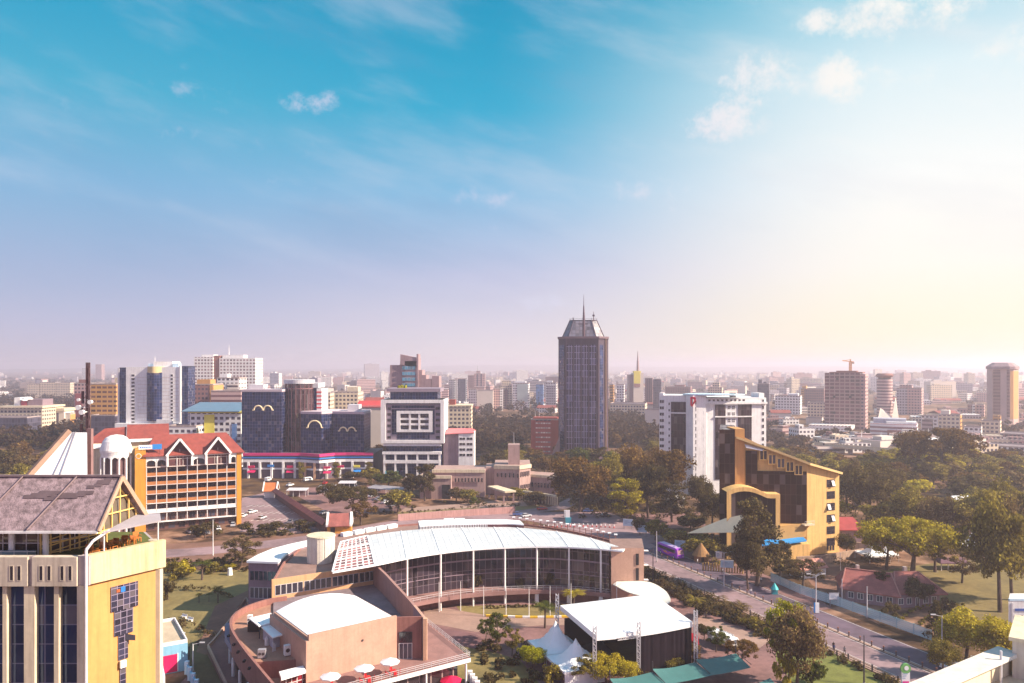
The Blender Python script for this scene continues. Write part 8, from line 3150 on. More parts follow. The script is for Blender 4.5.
palm(209, 602, 8, 9, 'very small palm left of the short palm on the lawn')
palm(199, 603, 9, 10, 'very small palm nearest the hut on the lawn')
for px, py, w, h, l, lab in ((172, 582, 30, 24, LO, 'olive shrub at the near left corner of the lawn'), (182, 575, 30, 16, LY, 'yellowish shrub at the top left of the lawn'),
       (214, 573, 22, 12, LO, 'olive shrub along the top of the lawn'), (230, 570, 16, 8, LY, 'small yellowish shrub along the top of the lawn'), (168, 600, 20, 22, LD, 'dark shrub against the golden side of the office block')):
 ptree('bush', px, py, w, h, l, lab)
hedge('hedge', [G(160, 592), G(185, 590), G(210, 592), G(232, 598)], 1.8, 1.5, LD, 'thin dark curved hedge across the middle of the left lawn', 3)
hedge('hedge', [G(170, 622), G(200, 632), G(225, 645)], 2.0, 1.6, LP, 'dark hedge along the near edge of the left lawn', 4)
hedge('hedge', [G(176, 566), G(210, 566), G(250, 562)], 2.2, 1.4, LD, 'dark hedge between the left-hand road and the lawn', 5)
hedge('hedge', [G(828, 566), G(850, 570), G(880, 566), G(896, 562)], 5.0, 4.2, LD, 'broad dark clipped hedge below the white garden tents', 6, size=.55, dens=40)
hedge('hedge', [G(900, 622), G(912, 612), G(930, 606)], 1.6, .8, LO, 'curving low flower bed edge before the bungalow', 7)
hedge('hedge', [G(918, 626), G(932, 616), G(948, 610), G(962, 606)], 1.8, .9, LO, 'curving planted bed right of the bungalow', 8)
hedge('hedge', [G(925, 638), G(945, 644), G(950, 640)], 2.0, 1.6, LD, 'dark low hedge at the right end of the mesh fence', 9)
hedge('hedge', [G(700, 560), G(716, 566), G(735, 572)], 3.0, 3.0, LO, 'olive hedge behind the pavement at the foot of the shade sail', 10)
hedge('hedge', [road_pt(18, -12.4), road_pt(40, -12.4), road_pt(62, -12.4)], 3.2, 2.2, LD, 'dark hedge inside the black railing along the near pavement', 11, dens=30)
hedge('hedge', [(-6, 210 - 22.0), (8, 189.6), (18, 189.4)], 1.2, .9, LD, 'clipped hedge below the hall deck', 12, z=0.0)
hedge('hedge', [(-45, 305), (-20, 318), (5, 326)], 2.4, 1.6, LD, 'dark hedge on the campus lawn behind the boundary wall', 13)
palm(545, 628, 28, 26, 'palm tree with a spreading head in front of the flagpoles')
palm(574, 610, 28, 20, 'palm tree behind the left corner of the stage roof', leaf=LY)
palm(725, 612, 36, 28, 'big spiky palm in the planting between the stage and the road', leaf=LP, trunk=False, n=22, name='agave_plant')
palm(694, 605, 24, 18, 'spiky palm at the near kerb left of the big spiky one', leaf=LO, trunk=False, n=22, name='agave_plant')
palm(742, 610, 20, 16, 'small spiky plant right of the big spiky palm', leaf=LP, trunk=False, n=20, name='agave_plant')
for px, py, w, h, l, k, lab in ((534, 670, 34, 27, LL, 'broad', 'bright lime shrub-like tree left of the white marquees'),
                               (527, 664, 22, 22, LL, 'broad', 'lime young tree on the left flank of the bright lime one'),
                               (497, 648, 34, 34, LG, 'airy', 'green young tree with pale twigs on the path verge'),
                               (486, 640, 22, 22, LG, 'airy', 'green young tree at the left end of the path verge'),
                               (512, 656, 24, 28, LO, 'airy', 'olive young tree between the green and the lime ones'),
                               (552, 684, 30, 22, LO, 'bush', 'olive shrub at the bottom edge left of the marquees'),
                               (582, 684, 34, 28, LO, 'airy', 'olive shrubby tree in front of the nearer white marquee'),
                               (606, 684, 44, 34, LY, 'broad', 'golden-olive tree below the left truss tower of the stage'),
                               (626, 686, 34, 30, LY, 'broad', 'golden-olive tree between the two front truss towers'),
                               (651, 670, 22, 42, LB, 'weeping', 'drooping russet tree against the plum-black stage drape'),
                               (693, 664, 34, 26, LB, 'bush', 'rounded russet shrub against the right end of the stage drape'),
                               (674, 672, 30, 16, LO, 'bush', 'low olive shrub between the drooping tree and the teal carport'),
                               (716, 652, 26, 26, LG, 'airy', 'green young tree right of the stage drape'),
                               (704, 640, 16, 18, LD, 'mid', 'dark young tree at the right corner of the stage'),
                               (742, 664, 34, 24, LB, 'flat', 'low russet tree at the right tip of the teal carport'),
                               (730, 668, 22, 14, LD, 'bush', 'dark shrub behind the right tip of the teal carport'),
                               (660, 590, 20, 14, LP, 'bush', 'plum shrub between the crescent canopy and the kerb'),
                               (672, 596, 22, 14, LD, 'bush', 'dark shrub right of the crescent canopy'),
                               (684, 606, 22, 16, LD, 'bush', 'dark shrub right of the stage roof corner'),
                               (706, 618, 30, 18, LD, 'bush', 'dark shrub beside the big spiky palm'),
                               (735, 622, 24, 14, LD, 'bush', 'dark low shrub at the foot of the small spiky plant'),
                               (752, 628, 26, 12, LO, 'bush', 'olive low shrub inside the railing near the tan path'),
                               (648, 578, 20, 12, LP, 'bush', 'plum shrub behind the tan end of the hall'),
                               (618, 600, 22, 8, LG, 'bush', 'green planting inside the crescent canopy'),
                               (632, 600, 20, 8, LO, 'bush', 'olive planting under the crescent canopy'),
                               (640, 684, 26, 16, LD, 'bush', 'dark shrub at the foot of the second truss tower')):
 ptree(k, px, py, w, h, l, lab)
for px, py in ((400, 590), (452, 596), (478, 592), (520, 591), (549, 590)):
 x, y = XX(px, 193.4), 193.4
 tree('bush', x, min(y + 1.0, 195), 2.6 + (px % 3) * .6, 2.6 + (px % 5) * .5, LD, 'dark potted shrub behind the rail on the hall deck', 'shrubs on the hall deck', z=3.42)
boxes = []
for o in list(COL.objects):
 if o.parent is None and o.get('category') in ('building', 'hotel', 'house', 'hall', 'tower', 'terrace', 'tent', 'shed', 'shelter', 'bridge', 'porch', 'pavilion', 'wall'):
  L = [c for c in o.children_recursive if c.type == 'MESH'] + ([o] if o.type == 'MESH' else [])
  xs, ys = [], []
  for c in L:
   off = ORG.get(o.name, Vector((0, 0, 0)))
   m = c.matrix_basis
   base = off if c.parent is not None else Vector((0, 0, 0))
   for k in c.bound_box:
    p = m @ Vector(k) + base
    xs.append(p.x)
    ys.append(p.y)
  if xs:
   boxes.append((min(xs), max(xs), min(ys), max(ys)))
rp = random.Random(77)
def clear(x, y, r):
 for a, b_, c, d in boxes:
  if a - r < x < b_ + r and c - r < y < d + r:
   return False
 return True
def wood(poly, n, leafs, label, group, hr=(9, 15), wr=(9, 15), front=0.0):
 xs, ys = [p[0] for p in poly], [p[1] for p in poly]
 placed, tries = [], 0
 while len(placed) < n and tries < n * 60:
  tries += 1
  x, y = rp.uniform(min(xs), max(xs)), rp.uniform(min(ys), max(ys))
  ins = False
  j = len(poly) - 1
  for i in range(len(poly)):
   if (poly[i][1] > y) != (poly[j][1] > y) and x < (poly[j][0] - poly[i][0]) * (y - poly[i][1]) / (poly[j][1] - poly[i][1]) + poly[i][0]:
    ins = not ins
   j = i
  if not ins or not clear(x, y, 4.0):
   continue
  if any((x - a) ** 2 + (y - b_) ** 2 < 30 for a, b_ in placed):
   continue
  placed.append((x, y))
 placed.sort(key=lambda p: p[1])
 for (x, y) in placed:
  k = rp.choice(('mid', 'mid', 'mid', 'broad' if y < 330 else 'mid', 'tall' if y < 400 else 'mid'))
  w, h = rp.uniform(*wr), rp.uniform(*hr)
  if k == 'tall':
   w *= .7
   h *= 1.1
  tree(k, x, y, w, h, rp.choice(leafs), label, group)
wood([(108, 275), (150, 262), (215, 270), (310, 440), (300, 468), (150, 470), (112, 380)], 104, [LD, LO, LO, LB, LO, LP, LY], 'leafy tree in the dense wood between the yellow building and the right edge', 'trees of the right-hand wood', hr=(9, 13.5), wr=(13, 20))
wood([(-78, 440), (-20, 385), (24, 385), (62, 380), (64, 345), (66, 560), (20, 610), (-100, 600)], 48, [LD, LB, LO, LB, LD, LG], 'leafy tree in the dark russet wood behind the mauve campus building', 'trees of the wood behind the campus', hr=(8, 13), wr=(13, 19))
wood([(64, 500), (76, 400), (112, 392), (150, 480), (150, 600), (72, 600)], 20, [LD, LB, LO, LP], 'leafy tree in the wood behind the white tower block', 'trees behind the white tower block', hr=(9, 13), wr=(13, 18))
wood([(-200, 292), (-178, 288), (-176, 316), (-215, 385), (-330, 600), (-420, 590)], 50, [LD, LP, LB, LD, LO], 'leafy tree in the dusky wood at the left edge', 'trees of the left-hand wood', hr=(10, 15), wr=(13, 20))
r = nrs(8)
C, Rr = [], []
tot = 0
def far_trees(n, d0, d1, p0, p1, hmin, hmax, pw=1.0):
 k = 0
 while k < n:
  D = d0 + (d1 - d0) * r.uniform() ** pw
  px = r.uniform(p0, p1)
  x = XX(px, D)
  if not clear(x, D, 6.0):
   k += 0.2
   continue
  h = r.uniform(hmin, hmax)
  w = h * r.uniform(.5, .75)
  for q in range(3):
   C.append((x + r.normal() * w * .45, D + r.normal() * w * .45, h * (.55 + .2 * r.uniform())))
   Rr.append(w * r.uniform(.6, .9))
  k += 1
far_trees(420, 620, 1400, -80, 600, 8, 14, 1.2)
far_trees(60, 800, 1500, 760, 1100, 5, 8)
far_trees(170, 470, 760, 760, 1100, 4, 7)
far_trees(260, 520, 760, 425, 560, 8, 13)
far_trees(200, 560, 900, 600, 680, 8, 13)
far_trees(260, 520, 900, -60, 120, 9, 15)
far_trees(520, 900, 3200, -60, 330, 9, 16, 1.3)
far_trees(380, 1400, 4200, 300, 1100, 7, 12, 1.2)
v = leaf_mesh('distant_woods', C, Rr, 26, 3.0, 9)
v[:, 2] = np.maximum(v[:, 2], 0.1)
o = bpy.data.objects.new('distant_woods', mesh_from_quads('distant_woods', v, [leafmat('leaves_far', (0.035, 0.022, 0.018), (0.10, 0.062, 0.035), (0.13, 0.085, 0.04))]))
COL.objects.link(o)
o['kind'] = 'stuff'
C, Rr = [], []
for poly, n in (((108, 260, 262, 470), 900), ((-75, 66, 380, 560), 500), ((-330, -150, 288, 600), 420), ((26, 78, 292, 345), 110), ((44, 66, 168, 215), 0), ((-30, 60, 326, 350), 60)):
 for k in range(n):
  x, y = r.uniform(poly[0], poly[1]), r.uniform(poly[2], poly[3])
  if poly[0] == 108 and x > 112 + (y - 262) * .85 + 60:
   continue
  if clear(x, y, 2.5):
   h = r.uniform(1.0, 3.4)
   C.append((x, y, h * .5))
   Rr.append(h * r.uniform(.7, 1.1))
for s0, s1, o0, o1, n in ((14, 70, -19, -12, 150), (-6, 14, -15, -12, 20), (70, 100, -13, -11.5, 20)):
 for k in range(n):
  x, y = road_pt(r.uniform(s0, s1), r.uniform(o0, o1))
  if clear(x, y, .8):
   C.append((x, y, .6))
   Rr.append(r.uniform(.6, 1.3))
for px0, px1, py0, py1, n in ((520, 700, 664, 684, 90), (480, 545, 640, 684, 36), (165, 250, 560, 572, 50), (345, 420, 500, 514, 40), (560, 640, 598, 606, 20), (250, 310, 528, 536, 25)):
 for k in range(n):
  x, y = G(r.uniform(px0, px1), r.uniform(py0, py1))
  if clear(x, y, .6):
   C.append((x, y, .5))
   Rr.append(r.uniform(.5, 1.2))
v = leaf_mesh('undergrowth', C, Rr, 40, .8, 12)
v[:, 2] = np.maximum(v[:, 2], 0.05)
ug = bpy.data.objects.new('undergrowth', mesh_from_quads('undergrowth', v, [LD]))
COL.objects.link(ug)
tag(ug, 'dark brushwood and ground cover filling the gaps under trees and beside the road', 'undergrowth', kind='stuff')
tag(o, 'far woodland stretching between the city blocks to the horizon', 'woods', kind='stuff')
# ------------------------------------------------------------------ bollards, fences, signs, vehicles, people
bl = thing('bollard', (0, 0, 0), 'short dark bollard in the row down the middle of the road', 'bollard', 'median bollards')
MB().cyl(0, 0, .16, .14, .124, 1.05, 8).build('post', mat('bollard_brown', (0.10, 0.06, 0.055), .8, .2, 1), bl)
MB().cyl(0, 0, .19, .19, 1.051, 1.2, 8).build('cap', mat('bollard_cap', (0.30, 0.12, 0.08), .8, .2, 1), bl)
used = [False]
for k in range(37):
 put(used, bl, road_pt(-6 + k * 3.1, 0))
jb = thing('bollard', (0, 0, 0), 'red and white bollard in the line round the junction island', 'bollard', 'junction bollards')
MB().cyl(0, 0, .22, .22, 0, .6, 8).build('base', red, jb)
MB().cyl(0, 0, .22, .2, .601, 1.2, 8).build('band', white, jb)
used = [False]
for k in range(22):
 t = k / 21
 p = G(522 + 92 * t, 530.5 - 4.0 * math.sin(math.pi * t) * .6 - 2.5 * t)
 put(used, jb, (p[0], p[1], 0.02))
RL = thing('railing', (*road_pt(60, -10.9), 0), 'long black post-and-rail fence along the near pavement', 'fence')
b = MB()
for z in (.55, 1.0):
 b.bar((*road_pt(4, -10.9), z), (*road_pt(160, -10.9), z), .09)
b.build('rail', darkm, RL)
for k in range(53):
 b = MB()
 p = road_pt(4 + k * 3, -10.9)
 b.box(p[0] - .12, p[0] + .12, p[1] - .12, p[1] + .12, 0, 1.5 if k % 2 else 1.1)
 b.build('post', darkm, RL)
MFe = thing('mesh_fence', (80, 190, 0), 'long blue steel mesh fence between the road and the bungalow garden', 'fence')
mm = bpy.data.materials.new('blue_mesh')
mm.use_nodes = True
t = NT(mm.node_tree)
b_ = t.n['Principled BSDF']
b_.inputs['Base Color'].default_value = (0.52, 0.74, 0.80, 1)
b_.inputs['Roughness'].default_value = .5
uv = t.add('ShaderNodeUVMap').outputs[0]
sp = t.add('ShaderNodeSeparateXYZ', ins={0: uv})
fu = t.m('FRACT', t.m('MULTIPLY', sp.outputs[0], 5.0))
fv = t.m('FRACT', t.m('MULTIPLY', sp.outputs[1], 2.2))
al = t.m('MAXIMUM', t.m('LESS_THAN', fu, .72), t.m('LESS_THAN', fv, .2))
t.l.new(al, b_.inputs['Alpha'])
fpts = [G(771, 581), G(800, 594), G(840, 607), G(880, 622), G(932, 641)]
posts = []
for a, c in zip(fpts[:-1], fpts[1:]):
 a, c = Vector(a), Vector(c)
 n = max(2, int((c - a).length / 3.4))
 for k in range(n):
  p, q = a.lerp(c, k / n), a.lerp(c, (k + 1) / n)
  b = MB()
  b.face([(*p, .15), (*q, .15), (*q, 2.3), (*p, 2.3)], 0, [(0, 0), (3.4, 0), (3.4, 2.2), (0, 2.2)])
  pn = b.build('mesh_panel', mm, MFe)
  b = MB()
  b.box(p.x - .07, p.x + .07, p.y - .07, p.y + .07, 0, 2.5)
  b.bar((*p, 2.32), (*q, 2.32), .07)
  b.bar((*p, .14), (*q, .14), .07)
  b.build('post', mat('fence_blue', (0.28, 0.47, 0.55), .5, .1, 1), MFe)
def billboard(px, py, w, h, zb, label, m=palebl, rz=0.0, marks=True):
 x, y = G(px, py)
 c = thing('billboard', (x, y, 0), label, 'billboard')
 f = Frame(x, y, rz)
 MB(f).box(-w / 2, w / 2, -.08, .08, zb, zb + h).build('board', m, c)
 for za, zc in ((zb - .1, zb - .001), (zb + h + .001, zb + h + .1)):
  MB(f).box(-w / 2 - .08, w / 2 + .08, -.1, .1, za, zc).build('frame_rail', lightm, c)
 for s in (-.4, .4):
  MB(f).box(w * s - .09, w * s + .09, -.06, .06, 0, zb - .101).build('post', greym, c)
 if marks:
  b = MB(f)
  for k, (u0, u1, v) in enumerate(((.12, .55, .68), (.12, .7, .48), (.12, .45, .3))):
   b.box(-w / 2 + w * u0, -w / 2 + w * u1, -.10, -.082, zb + h * v, zb + h * (v + .09))
  b.build('printed_lines', mat('faded_print', (0.30, 0.42, 0.55), .6, .2, 1), c)
 return c
billboard(628, 529, 3.6, 2.4, 1.2, 'pale blue billboard at the junction, farther of the two by the trees', rz=-.3)
billboard(642, 535, 3.4, 2.4, 1.0, 'pale blue billboard at the junction, nearer to the bare grey mast', rz=-.3)
billboard(680, 551, 3.4, 2.2, 1.2, 'pale blue billboard in the planting above the purple bus', rz=-.3)
billboard(719, 562, 1.9, 1.9, 1.2, 'small white board right of the thatched hut', m=white2, rz=-.2)
billboard(727, 574, 3.6, 2.0, 1.9, 'pale billboard beside the double-armed median lamp', rz=-.2)
billboard(834, 606, 2.4, 1.5, 1.7, 'small white signboard fixed above the mesh fence', m=white2)
b = MB()
x, y = G(815.5, 613)
c = thing('banner', (x, y, 0), 'white and blue upright banner at the foot of the double-armed lamp by the mesh fence', 'banner')
MB().box(x - .55, x - .22, y - .5, y - .3, .2, 2.6).build('blue_strip', signblue, c)
MB().box(x - .219, x + .7, y - .5, y - .3, .2, 2.6).build('white_board', white2, c)
x, y = G(905.5, 690)
c = thing('pylon_sign', (x, y, 0), 'tall white roadside pylon with a green disc on top and a magenta foot', 'sign')
b = MB()
b.box(x - .75, x + .75, y - .15, y + .15, .3, 4.0, 0)
b.build('board', white2, c)
b = MB()
b.tube((x, y - .16, 4.0), (x, y + .16, 4.0), .95, .95, 20)
b.build('disc', mat('leaf_green_sign', (0.16, 0.42, 0.12), .5, .1, 1), c)
b = MB()
b.tube((x + .1, y - .20, 4.1), (x + .1, y - .165, 4.1), .42, .42, 14)
b.build('disc_mark', white2, c)
b = MB()
b.box(x - .6, x + .6, y - .19, y - .155, 1.0, 1.7)
b.build('magenta_panel', hotpink, c)
b = MB()
for k in range(3):
 b.box(x - .5, x + .3 - k * .2, y - .19, y - .155, 3.0 - k * .4, 3.15 - k * .4)
b.build('printed_lines', MATS['faded_print'], c)
x, y = G(567, 523)
c = thing('pylon_sign', (x, y, 0), 'white pylon with a turquoise foot standing on the junction behind the hall', 'sign')
MB().box(x - 1.1, x + 1.1, y - .2, y + .2, 2.2, 4.9).build('board', white2, c)
MB().box(x - .95, x + 1.6, y - .35, y - .1, 0, 2.19).build('base', mat('turq_base', (0.05, 0.35, 0.45), .6, .1, 1), c)
x, y = G(701, 561)
c = thing('thatched_hut', (x, y, 0), 'little hut with a steep thatched roof beside the far pavement', 'hut')
MB().cyl(x, y, 2.2, 2.2, 0, 2.0, 12).build('wall', mat('mud_wall', (0.33, 0.16, 0.07), .9, .2, .6), c)
MB().cyl(x, y, 2.8, .1, 1.9, 5.6, 14).build('roof', thatch, c)
MB().box(x - .4, x + .4, y - 2.3, y - 2.1, 0, 1.7).build('door', blackm, c)
x, y = G(722, 572)
c = thing('bamboo_screen', (x, y, 0), 'low ochre bamboo screen behind the pale billboard', 'screen')
b = MB()
for k in range(16):
 b.cyl(x - 5 + k * .7, y + 2 - k * .25, .25, .22, 0, 2.1 + (k % 3) * .2, 6)
b.build('poles', mat('ochre_bamboo', (0.42, 0.25, 0.08), .9, .2, 1), c)
x, y = G(774.5, 594)
c = thing('street_stall', (x, y, 0), 'small turquoise covered street stall at the head of the mesh fence', 'stall')
b = MB()
b.cyl(x, y, 1.1, .1, 1.3, 2.9, 8)
b.build('cover', turq, c)
b = MB()
b.box(x - .7, x + .7, y - .5, y + .5, 0, 1.29)
b.build('counter', mat('turq_dark', (0.02, 0.25, 0.30), .7, .1, 1), c)
bd = MD.copy()
bpos = Vector(road_pt(-1.5, 4.3))
bang = math.atan2(bd.y, bd.x)
BF = Frame(bpos.x, bpos.y, bang)
BS = thing('bus', (bpos.x, bpos.y, 0), 'purple bus with a pink and orange swoosh coming down the far carriageway', 'bus')
L_, Wd = 11.2, 2.5
b = MB(BF)
sec = [(-L_ / 2, .45, 3.15), (-L_ / 2 + .4, .40, 3.3), (L_ / 2 - 1.0, .40, 3.3), (L_ / 2 - .35, .40, 3.0), (L_ / 2, .45, 1.5)]
def loft(b, sec, hw, m=0, inset=.12):
 rings = []
 for (x, z0, z1) in sec:
  rings.append([(x, -hw, z0), (x, hw, z0), (x, hw, z1 - .35), (x, hw - inset, z1), (x, -hw + inset, z1), (x, -hw, z1 - .35)])
 for A, B in zip(rings[:-1], rings[1:]):
  for k in range(6):
   j = (k + 1) % 6
   b.face([A[k], A[j], B[j], B[k]], m)
 b.face(rings[0][::-1], m)
 b.face(rings[-1], m)
loft(b, sec, Wd / 2)
b.build('body', purple, BS)
b = MB(BF)
for s in (-1, 1):
 yy = s * (Wd / 2 + .012)
 b.face([(-L_ / 2 + .5, yy, 1.75), (L_ / 2 - 1.0, yy, 1.75), (L_ / 2 - 1.3, yy, 2.75), (-L_ / 2 + .5, yy, 2.75)][::s])
b.build('side_window', wing, BS)
b = MB(BF)
b.slab([(L_ / 2 + .0, -1.05, 1.62), (L_ / 2 + .0, 1.05, 1.62), (L_ / 2 - .33, 1.0, 2.92), (L_ / 2 - .33, -1.0, 2.92)], .03)
b.build('windscreen', mat('bus_screen', (0.35, 0.20, 0.22), .15, .1, 1), BS)
b = MB(BF)
for s in (-1, 1):
 yy = s * (Wd / 2 + .014)
 q = [(-1.0, yy, .9), (.5, yy, .8), (2.4, yy, 1.45), (4.4, yy, 1.72), (2.0, yy, 1.70), (.2, yy, 1.2)]
 b.face(q[::s])
b.build('pink_swoosh', hotpink, BS)
b = MB(BF)
for s in (-1, 1):
 yy = s * (Wd / 2 + .018)
 b.face([(-2.6, yy, 1.3), (-1.0, yy, .9), (.2, yy, 1.2), (-.8, yy, 1.6)][::s])
b.build('orange_swoosh', mat('swoosh_orange', (0.80, 0.25, 0.05), .4, .1, 1), BS)
b = MB(BF)
b.box(-L_ / 2 + .6, L_ / 2 - 1.4, -.95, .95, 3.302, 3.40)
b.build('roof_panel', mat('lilac_roof', (0.60, 0.42, 0.68), .4, .1, .6), BS)
for xx in (-3.6, 3.6):
 for s in (-1, 1):
  b = MB(BF)
  b.tube((xx, s * 1.0, .5), (xx, s * 1.27, .5), .5, .5, 16)
  w_ = b.build('wheel', rubber, BS)
  b = MB(BF)
  b.tube((xx, s * 1.271, .5), (xx, s * 1.29, .5), .27, .27, 12)
  b.build('rim', lightm, w_)
for s in (-1, 1):
 b = MB(BF)
 b.box(L_ / 2 - .02, L_ / 2 + .04, s * .85 - .2, s * .85 + .2, .75, 1.0)
 b.build('headlight', mat('lamp_glass', (0.7, 0.66, 0.6), .2, .05, 1), BS)
def car(px, py, rz, paint, label, van=False, group=None, z=0.03, at=None):
 x, y = at or G(px, py)
 c = thing('parked_car' if not van else 'parked_van', (x, y, z), label, 'car' if not van else 'van', group)
 f = Frame(x, y, rz)
 b = MB(f)
 if van:
  pr = [(-2.4, .4, 1.95), (-2.3, .35, 2.05), (1.4, .35, 2.05), (2.1, .35, 1.2), (2.4, .4, 1.0)]
  lo = [(p[0], z + p[1], z + p[2]) for p in pr]
  loft(b, lo, .9, 0, .12)
 else:
  lo = [(-2.15, z + .35, z + .95), (-1.9, z + .3, z + 1.0), (1.2, z + .3, z + 1.0), (2.1, z + .32, z + .85), (2.2, z + .4, z + .75)]
  loft(b, lo, .87, 0, .08)
 b.build('body', paint, c)
 b = MB(f)
 if van:
  b.box(-2.2, 1.2, -.915, .915, z + 1.25, z + 1.75)
  b.slab([(2.06, -.75, z + 1.27), (2.06, .75, z + 1.27), (1.5, .7, z + 1.95), (1.5, -.7, z + 1.95)], .03)
 else:
  q0 = [(-1.75, -.78), (1.0, -.78), (1.0, .78), (-1.75, .78)]
  q1 = [(-1.25, -.62), (.35, -.62), (.35, .62), (-1.25, .62)]
  for i in range(4):
   j = (i + 1) % 4
   b.face([(*q0[i], z + .99), (*q0[j], z + .99), (*q1[j], z + 1.44), (*q1[i], z + 1.44)])
 b.build('window', wing, c)
 if not van:
  b = MB(f)
  b.box(-1.27, .37, -.63, .63, z + 1.441, z + 1.5)
  b.build('roof', paint, c)
 for xx in (-1.35, 1.35):
  for s in (-1, 1):
   b = MB(f)
   b.tube((xx, s * .72, z + .32), (xx, s * .92, z + .32), .33, .33, 12)
   b.build('wheel', rubber, c)
 return c
cp = {k: mat('car_' + k, v, .25, .05, 1, spec=.6) for k, v in dict(white=(.78, .78, .78), silver=(.45, .45, .48), black=(.02, .02, .025), red=(.45, .03, .03), blue=(.05, .09, .25), grey=(.16, .15, .17)).items()}
car(450, 524, .1, cp['white'], 'white van in line on the road behind the hall, leftmost of three', True)
car(461, 524, .05, cp['white'], 'white van in line on the road behind the hall, middle of three', True)
car(471.5, 524, 0, cp['grey'], 'dark car parked behind the two white vans on the road behind the hall')
car(518, 515.5, .2, cp['blue'], 'dark blue car beside the boundary wall at the campus gate')
car(526, 517, .6, cp['silver'], 'silver car at the campus gate')
car(542, 510, .2, cp['red'], 'red car parked under the junction trees')
car(588, 512, 0, cp['blue'], 'blue car under the russet trees at the junction')
car(606, 517, .1, cp['black'], 'black car waiting on the far side of the junction')
for px, py, k, lab in ((290, 486, 'white', 'white car near the little orange-roofed kiosk'), (268, 481, 'white', 'white van in front of the left end of the shops'), (308, 481, 'white', 'white van parked before the shopping podium'),
                       (325, 484, 'red', 'red car before the shopping podium'), (345, 484, 'blue', 'blue car before the right end of the shopping podium'), (275, 489, 'black', 'black car near the little orange-roofed kiosk'),
                       (324, 514, 'silver', 'silver car beside the long dark red wall'), (333, 487, 'silver', 'silver car under the podium trees'), (356, 488, 'black', 'black car near the grey car shelter')):
 car(px, py, .3 + px * .37 % 1.4, cp[k], lab, 'van' in lab)
for k in range(4):
 p = Vector(G(372 + k * 6.6, 497 + k * 3.2))
 car(0, 0, 1.2, cp[('white', 'silver', 'white', 'grey')[k]], ('white', 'silver', 'second white', 'grey')[k] + ' car parked under the grey car shelter', at=(p.x, p.y))
for k, (px, py) in enumerate(((252, 513), (262, 519), (243, 517), (290, 523), (233, 526), (218, 530), (190, 533), (205, 534))):
 car(px, py, 1.1 + .2 * k, cp[('white', 'silver', 'white', 'grey', 'silver', 'white', 'grey', 'silver')[k]],
  ('white car alone in the middle of the marked car park', 'silver car in the marked car park', 'white car near the orange pier of the hotel', 'grey car near the car park shrubs', 'silver car at the corner of the hotel', 'white car before the hotel ground floor', 'grey car at the left of the hotel forecourt', 'second silver car on the hotel forecourt')[k])
for k, (px, py) in enumerate(((950, 668), (962, 672), (976, 664), (990, 660), (940, 664))):
 car(px, py, .5 + k * .3, cp['white' if k != 4 else 'silver'], ('white car under the yellow-leaved trees at lower right' if k < 4 else 'silver car by the roadside under the single-armed lamp'), group='white cars under the yellow trees' if k < 4 else None, z=0.02)
x, y = G(724, 646)
c = thing('lorry', (x, y, 0), 'white lorry with a slatted open bed parked right of the stage drape', 'lorry')
f = Frame(x, y, math.atan2(-.86, .5))
MB(f).box(-3.6, 1.6, -1.15, 1.15, .8, 1.05).build('bed', white, c)
b = MB(f)
for s in (-1, 1):
 for z in (1.2, 1.65, 2.1, 2.5):
  b.box(-3.6, 1.6, s * 1.12 - .04, s * 1.12 + .04, z, z + .2)
 for k in range(6):
  b.box(-3.6 + k * 1.03, -3.5 + k * 1.03, s * 1.2 - .04, s * 1.2 + .04, 1.05, 2.75)
b.box(-3.4, 1.4, -1.05, 1.05, 2.3, 2.6)
b.build('slatted_side', white, c)
b = MB(f)
loft(b, [(1.7, .6, 2.5), (3.0, .6, 2.5), (3.5, .6, 1.6)], 1.1)
b.build('cab', white, c)
b = MB(f)
b.slab([(3.52, -.9, 1.6), (3.52, .9, 1.6), (3.12, .85, 2.3), (3.12, -.85, 2.3)], .03)
b.build('windscreen', wing, c)
for xx in (-2.5, 2.6):
 for s in (-1, 1):
  b = MB(f)
  b.tube((xx, s * .85, .5), (xx, s * 1.12, .5), .5, .5, 14)
  b.build('wheel', rubber, c)
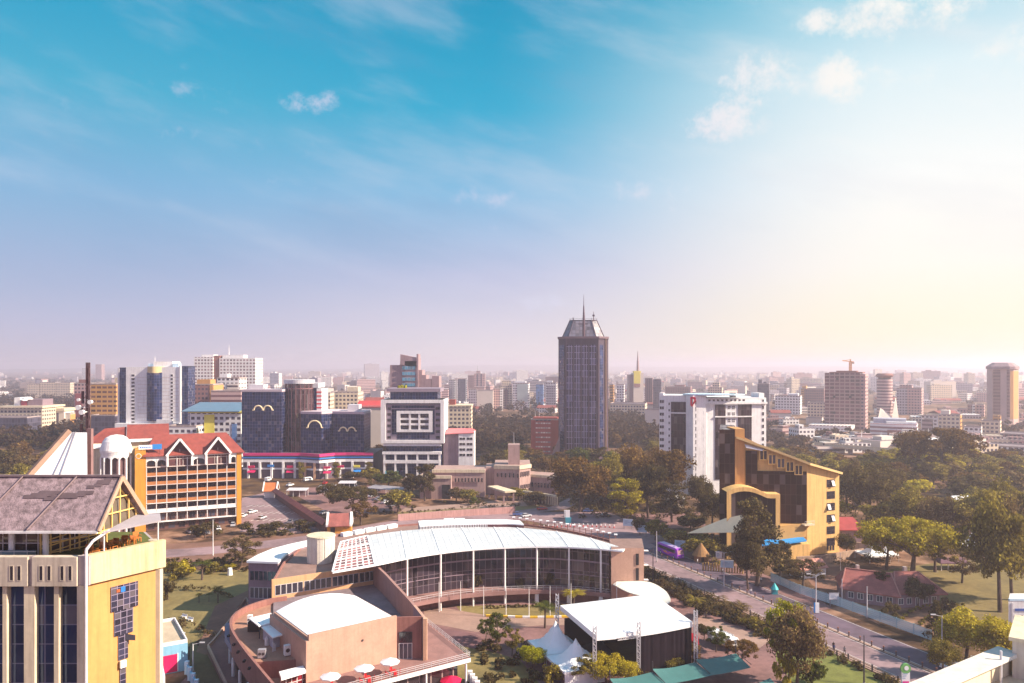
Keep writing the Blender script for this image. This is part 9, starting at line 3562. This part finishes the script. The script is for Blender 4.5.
def person(px, py, top, bottom, label, facing=0.0, step=.18, z=0.0, at=None, arm=.1):
 x, y = at or G(px, py)
 me = bpy.data.meshes.new('body')
 V = [(0, 0, .92), (0, 0, 1.12), (0, 0, 1.36), (0, 0, 1.47), (0, .02, 1.56), (0, .03, 1.66), (0, .02, 1.74),
         (-.10, 0, .88), (-.11, step, .48), (-.11, step * .7, .08), (-.11, step * .7 + .14, .03),
         (.10, 0, .88), (.11, -step * .6, .48), (.11, -step * 1.3, .08), (.11, -step * 1.3 + .14, .03),
         (-.19, 0, 1.38), (-.25, -arm, 1.12), (-.24, arm * .8, .90), (-.24, arm, .80),
         (.19, 0, 1.38), (.25, arm, 1.12), (.24, arm * 1.8, .90), (.24, arm * 2.0, .80)]
 E = [(0, 1), (1, 2), (2, 3), (3, 4), (4, 5), (5, 6), (0, 7), (7, 8), (8, 9), (9, 10), (0, 11), (11, 12), (12, 13), (13, 14), (2, 15), (15, 16), (16, 17), (17, 18), (2, 19), (19, 20), (20, 21), (21, 22)]
 R_ = [.15, .14, .17, .07, .095, .105, .07, .095, .07, .05, .035, .095, .07, .05, .035, .065, .05, .04, .035, .065, .05, .04, .035]
 me.from_pydata(V, E, [])
 o = bpy.data.objects.new('tmp', me)
 COL.objects.link(o)
 md = o.modifiers.new('s', 'SKIN')
 for i, rr in enumerate(R_):
  me.skin_vertices[0].data[i].radius = (rr, rr * (.78 if i in (0, 1, 2) else 1))
 me.skin_vertices[0].data[0].use_root = True
 o.modifiers.new('d', 'SUBSURF').levels = 1
 dg = bpy.context.evaluated_depsgraph_get()
 bm_ = bpy.data.meshes.new_from_object(o.evaluated_get(dg))
 bpy.data.objects.remove(o)
 bm_.name = 'person'
 skin = mat('skin_brown', (0.14, 0.065, 0.04), .6, .1, 2)
 hair = mat('hair_black', (0.012, 0.010, 0.010), .8, .1, 2)
 bm_.materials.clear()
 for m in (top, bottom, skin, hair):
  bm_.materials.append(m)
 for p in bm_.polygons:
  cz = p.center
  k = 0
  if cz.z < .90 and abs(cz.x) < .2:
   k = 1
  if cz.z > 1.46:
   k = 3 if (cz.z > 1.68 or cz.y < -.02) else 2
  if abs(cz.x) > .19 and cz.z < 1.0:
   k = 2
  p.material_index = k
  p.use_smooth = True
 ob = bpy.data.objects.new('person', bm_)
 COL.objects.link(ob)
 ob.location = (x, y, z)
 ob.rotation_euler.z = facing
 tag(ob, label, 'person')
 return ob
tk = mat('cloth_black', (0.02, 0.018, 0.025), .9, .1, 2)
tw = mat('cloth_white', (0.72, 0.70, 0.70), .9, .1, 2)
tb_ = mat('cloth_navy', (0.03, 0.05, 0.16), .9, .1, 2)
tg = mat('cloth_grey', (0.20, 0.19, 0.21), .9, .1, 2)
person(738.5, 598, tw, tb_, 'person in a white top and navy trousers walking along the bollard line', 2.8, z=.12, at=road_pt(41.5, .35))
person(697.5, 564, tw, tg, 'person in a white top standing before the thatched hut', 1.0)
person(761, 583, tw, tk, 'person in a white top at the edge of the far pavement near the mesh fence', 2.0)
person(722.5, 574, tg, tk, 'person in grey beside the pale billboard', .6)
person(867.5, 673, tk, tk, 'person all in black walking on the near pavement beside the dark pole', 2.6, z=.12, at=road_pt(73.0, -9.4))
person(881.6, 683, tk, tb_, 'person in a black top and navy trousers near the bottom edge, right of a companion', 2.9, z=.12, at=road_pt(79.4, -9.2))
person(874.5, 684, tb_, tk, 'person in navy on the near pavement, left of a companion in black', 2.9, z=.12, at=road_pt(80.4, -10.1))
person(896, 686, tg, tk, 'person in grey near the roadside pylon', 2.9, z=.12, at=road_pt(82.2, -9.0))
person(521, 650, tw, tk, 'person in a white top on the path left of the white marquees', .4, at=G(522, 645))
x, y = G(230, 575)
tag(MB().cyl(x, y, .8, .6, 0, 2.0, 8).build('stone_marker', white, org=(x, y, 0)), 'white stone marker at the top of the left lawn', 'marker')
for k, (px, py) in enumerate(((184, 618), (190, 621))):
 x, y = G(px, py)
 c = thing('bench', (x, y, 0), ('white bench on the left lawn, farther from the hut', 'white bench on the left lawn, nearer the hall')[k], 'bench')
 f = Frame(x, y, -.5)
 MB(f).box(-.9, .9, -.25, .25, .40, .46).build('seat', white, c)
 MB(f).box(-.9, .9, .2, .26, .461, .9).build('backrest', white, c)
 for s in (-.75, .75):
  MB(f).box(s - .05, s + .05, -.22, .22, 0, .399).build('leg', white, c)
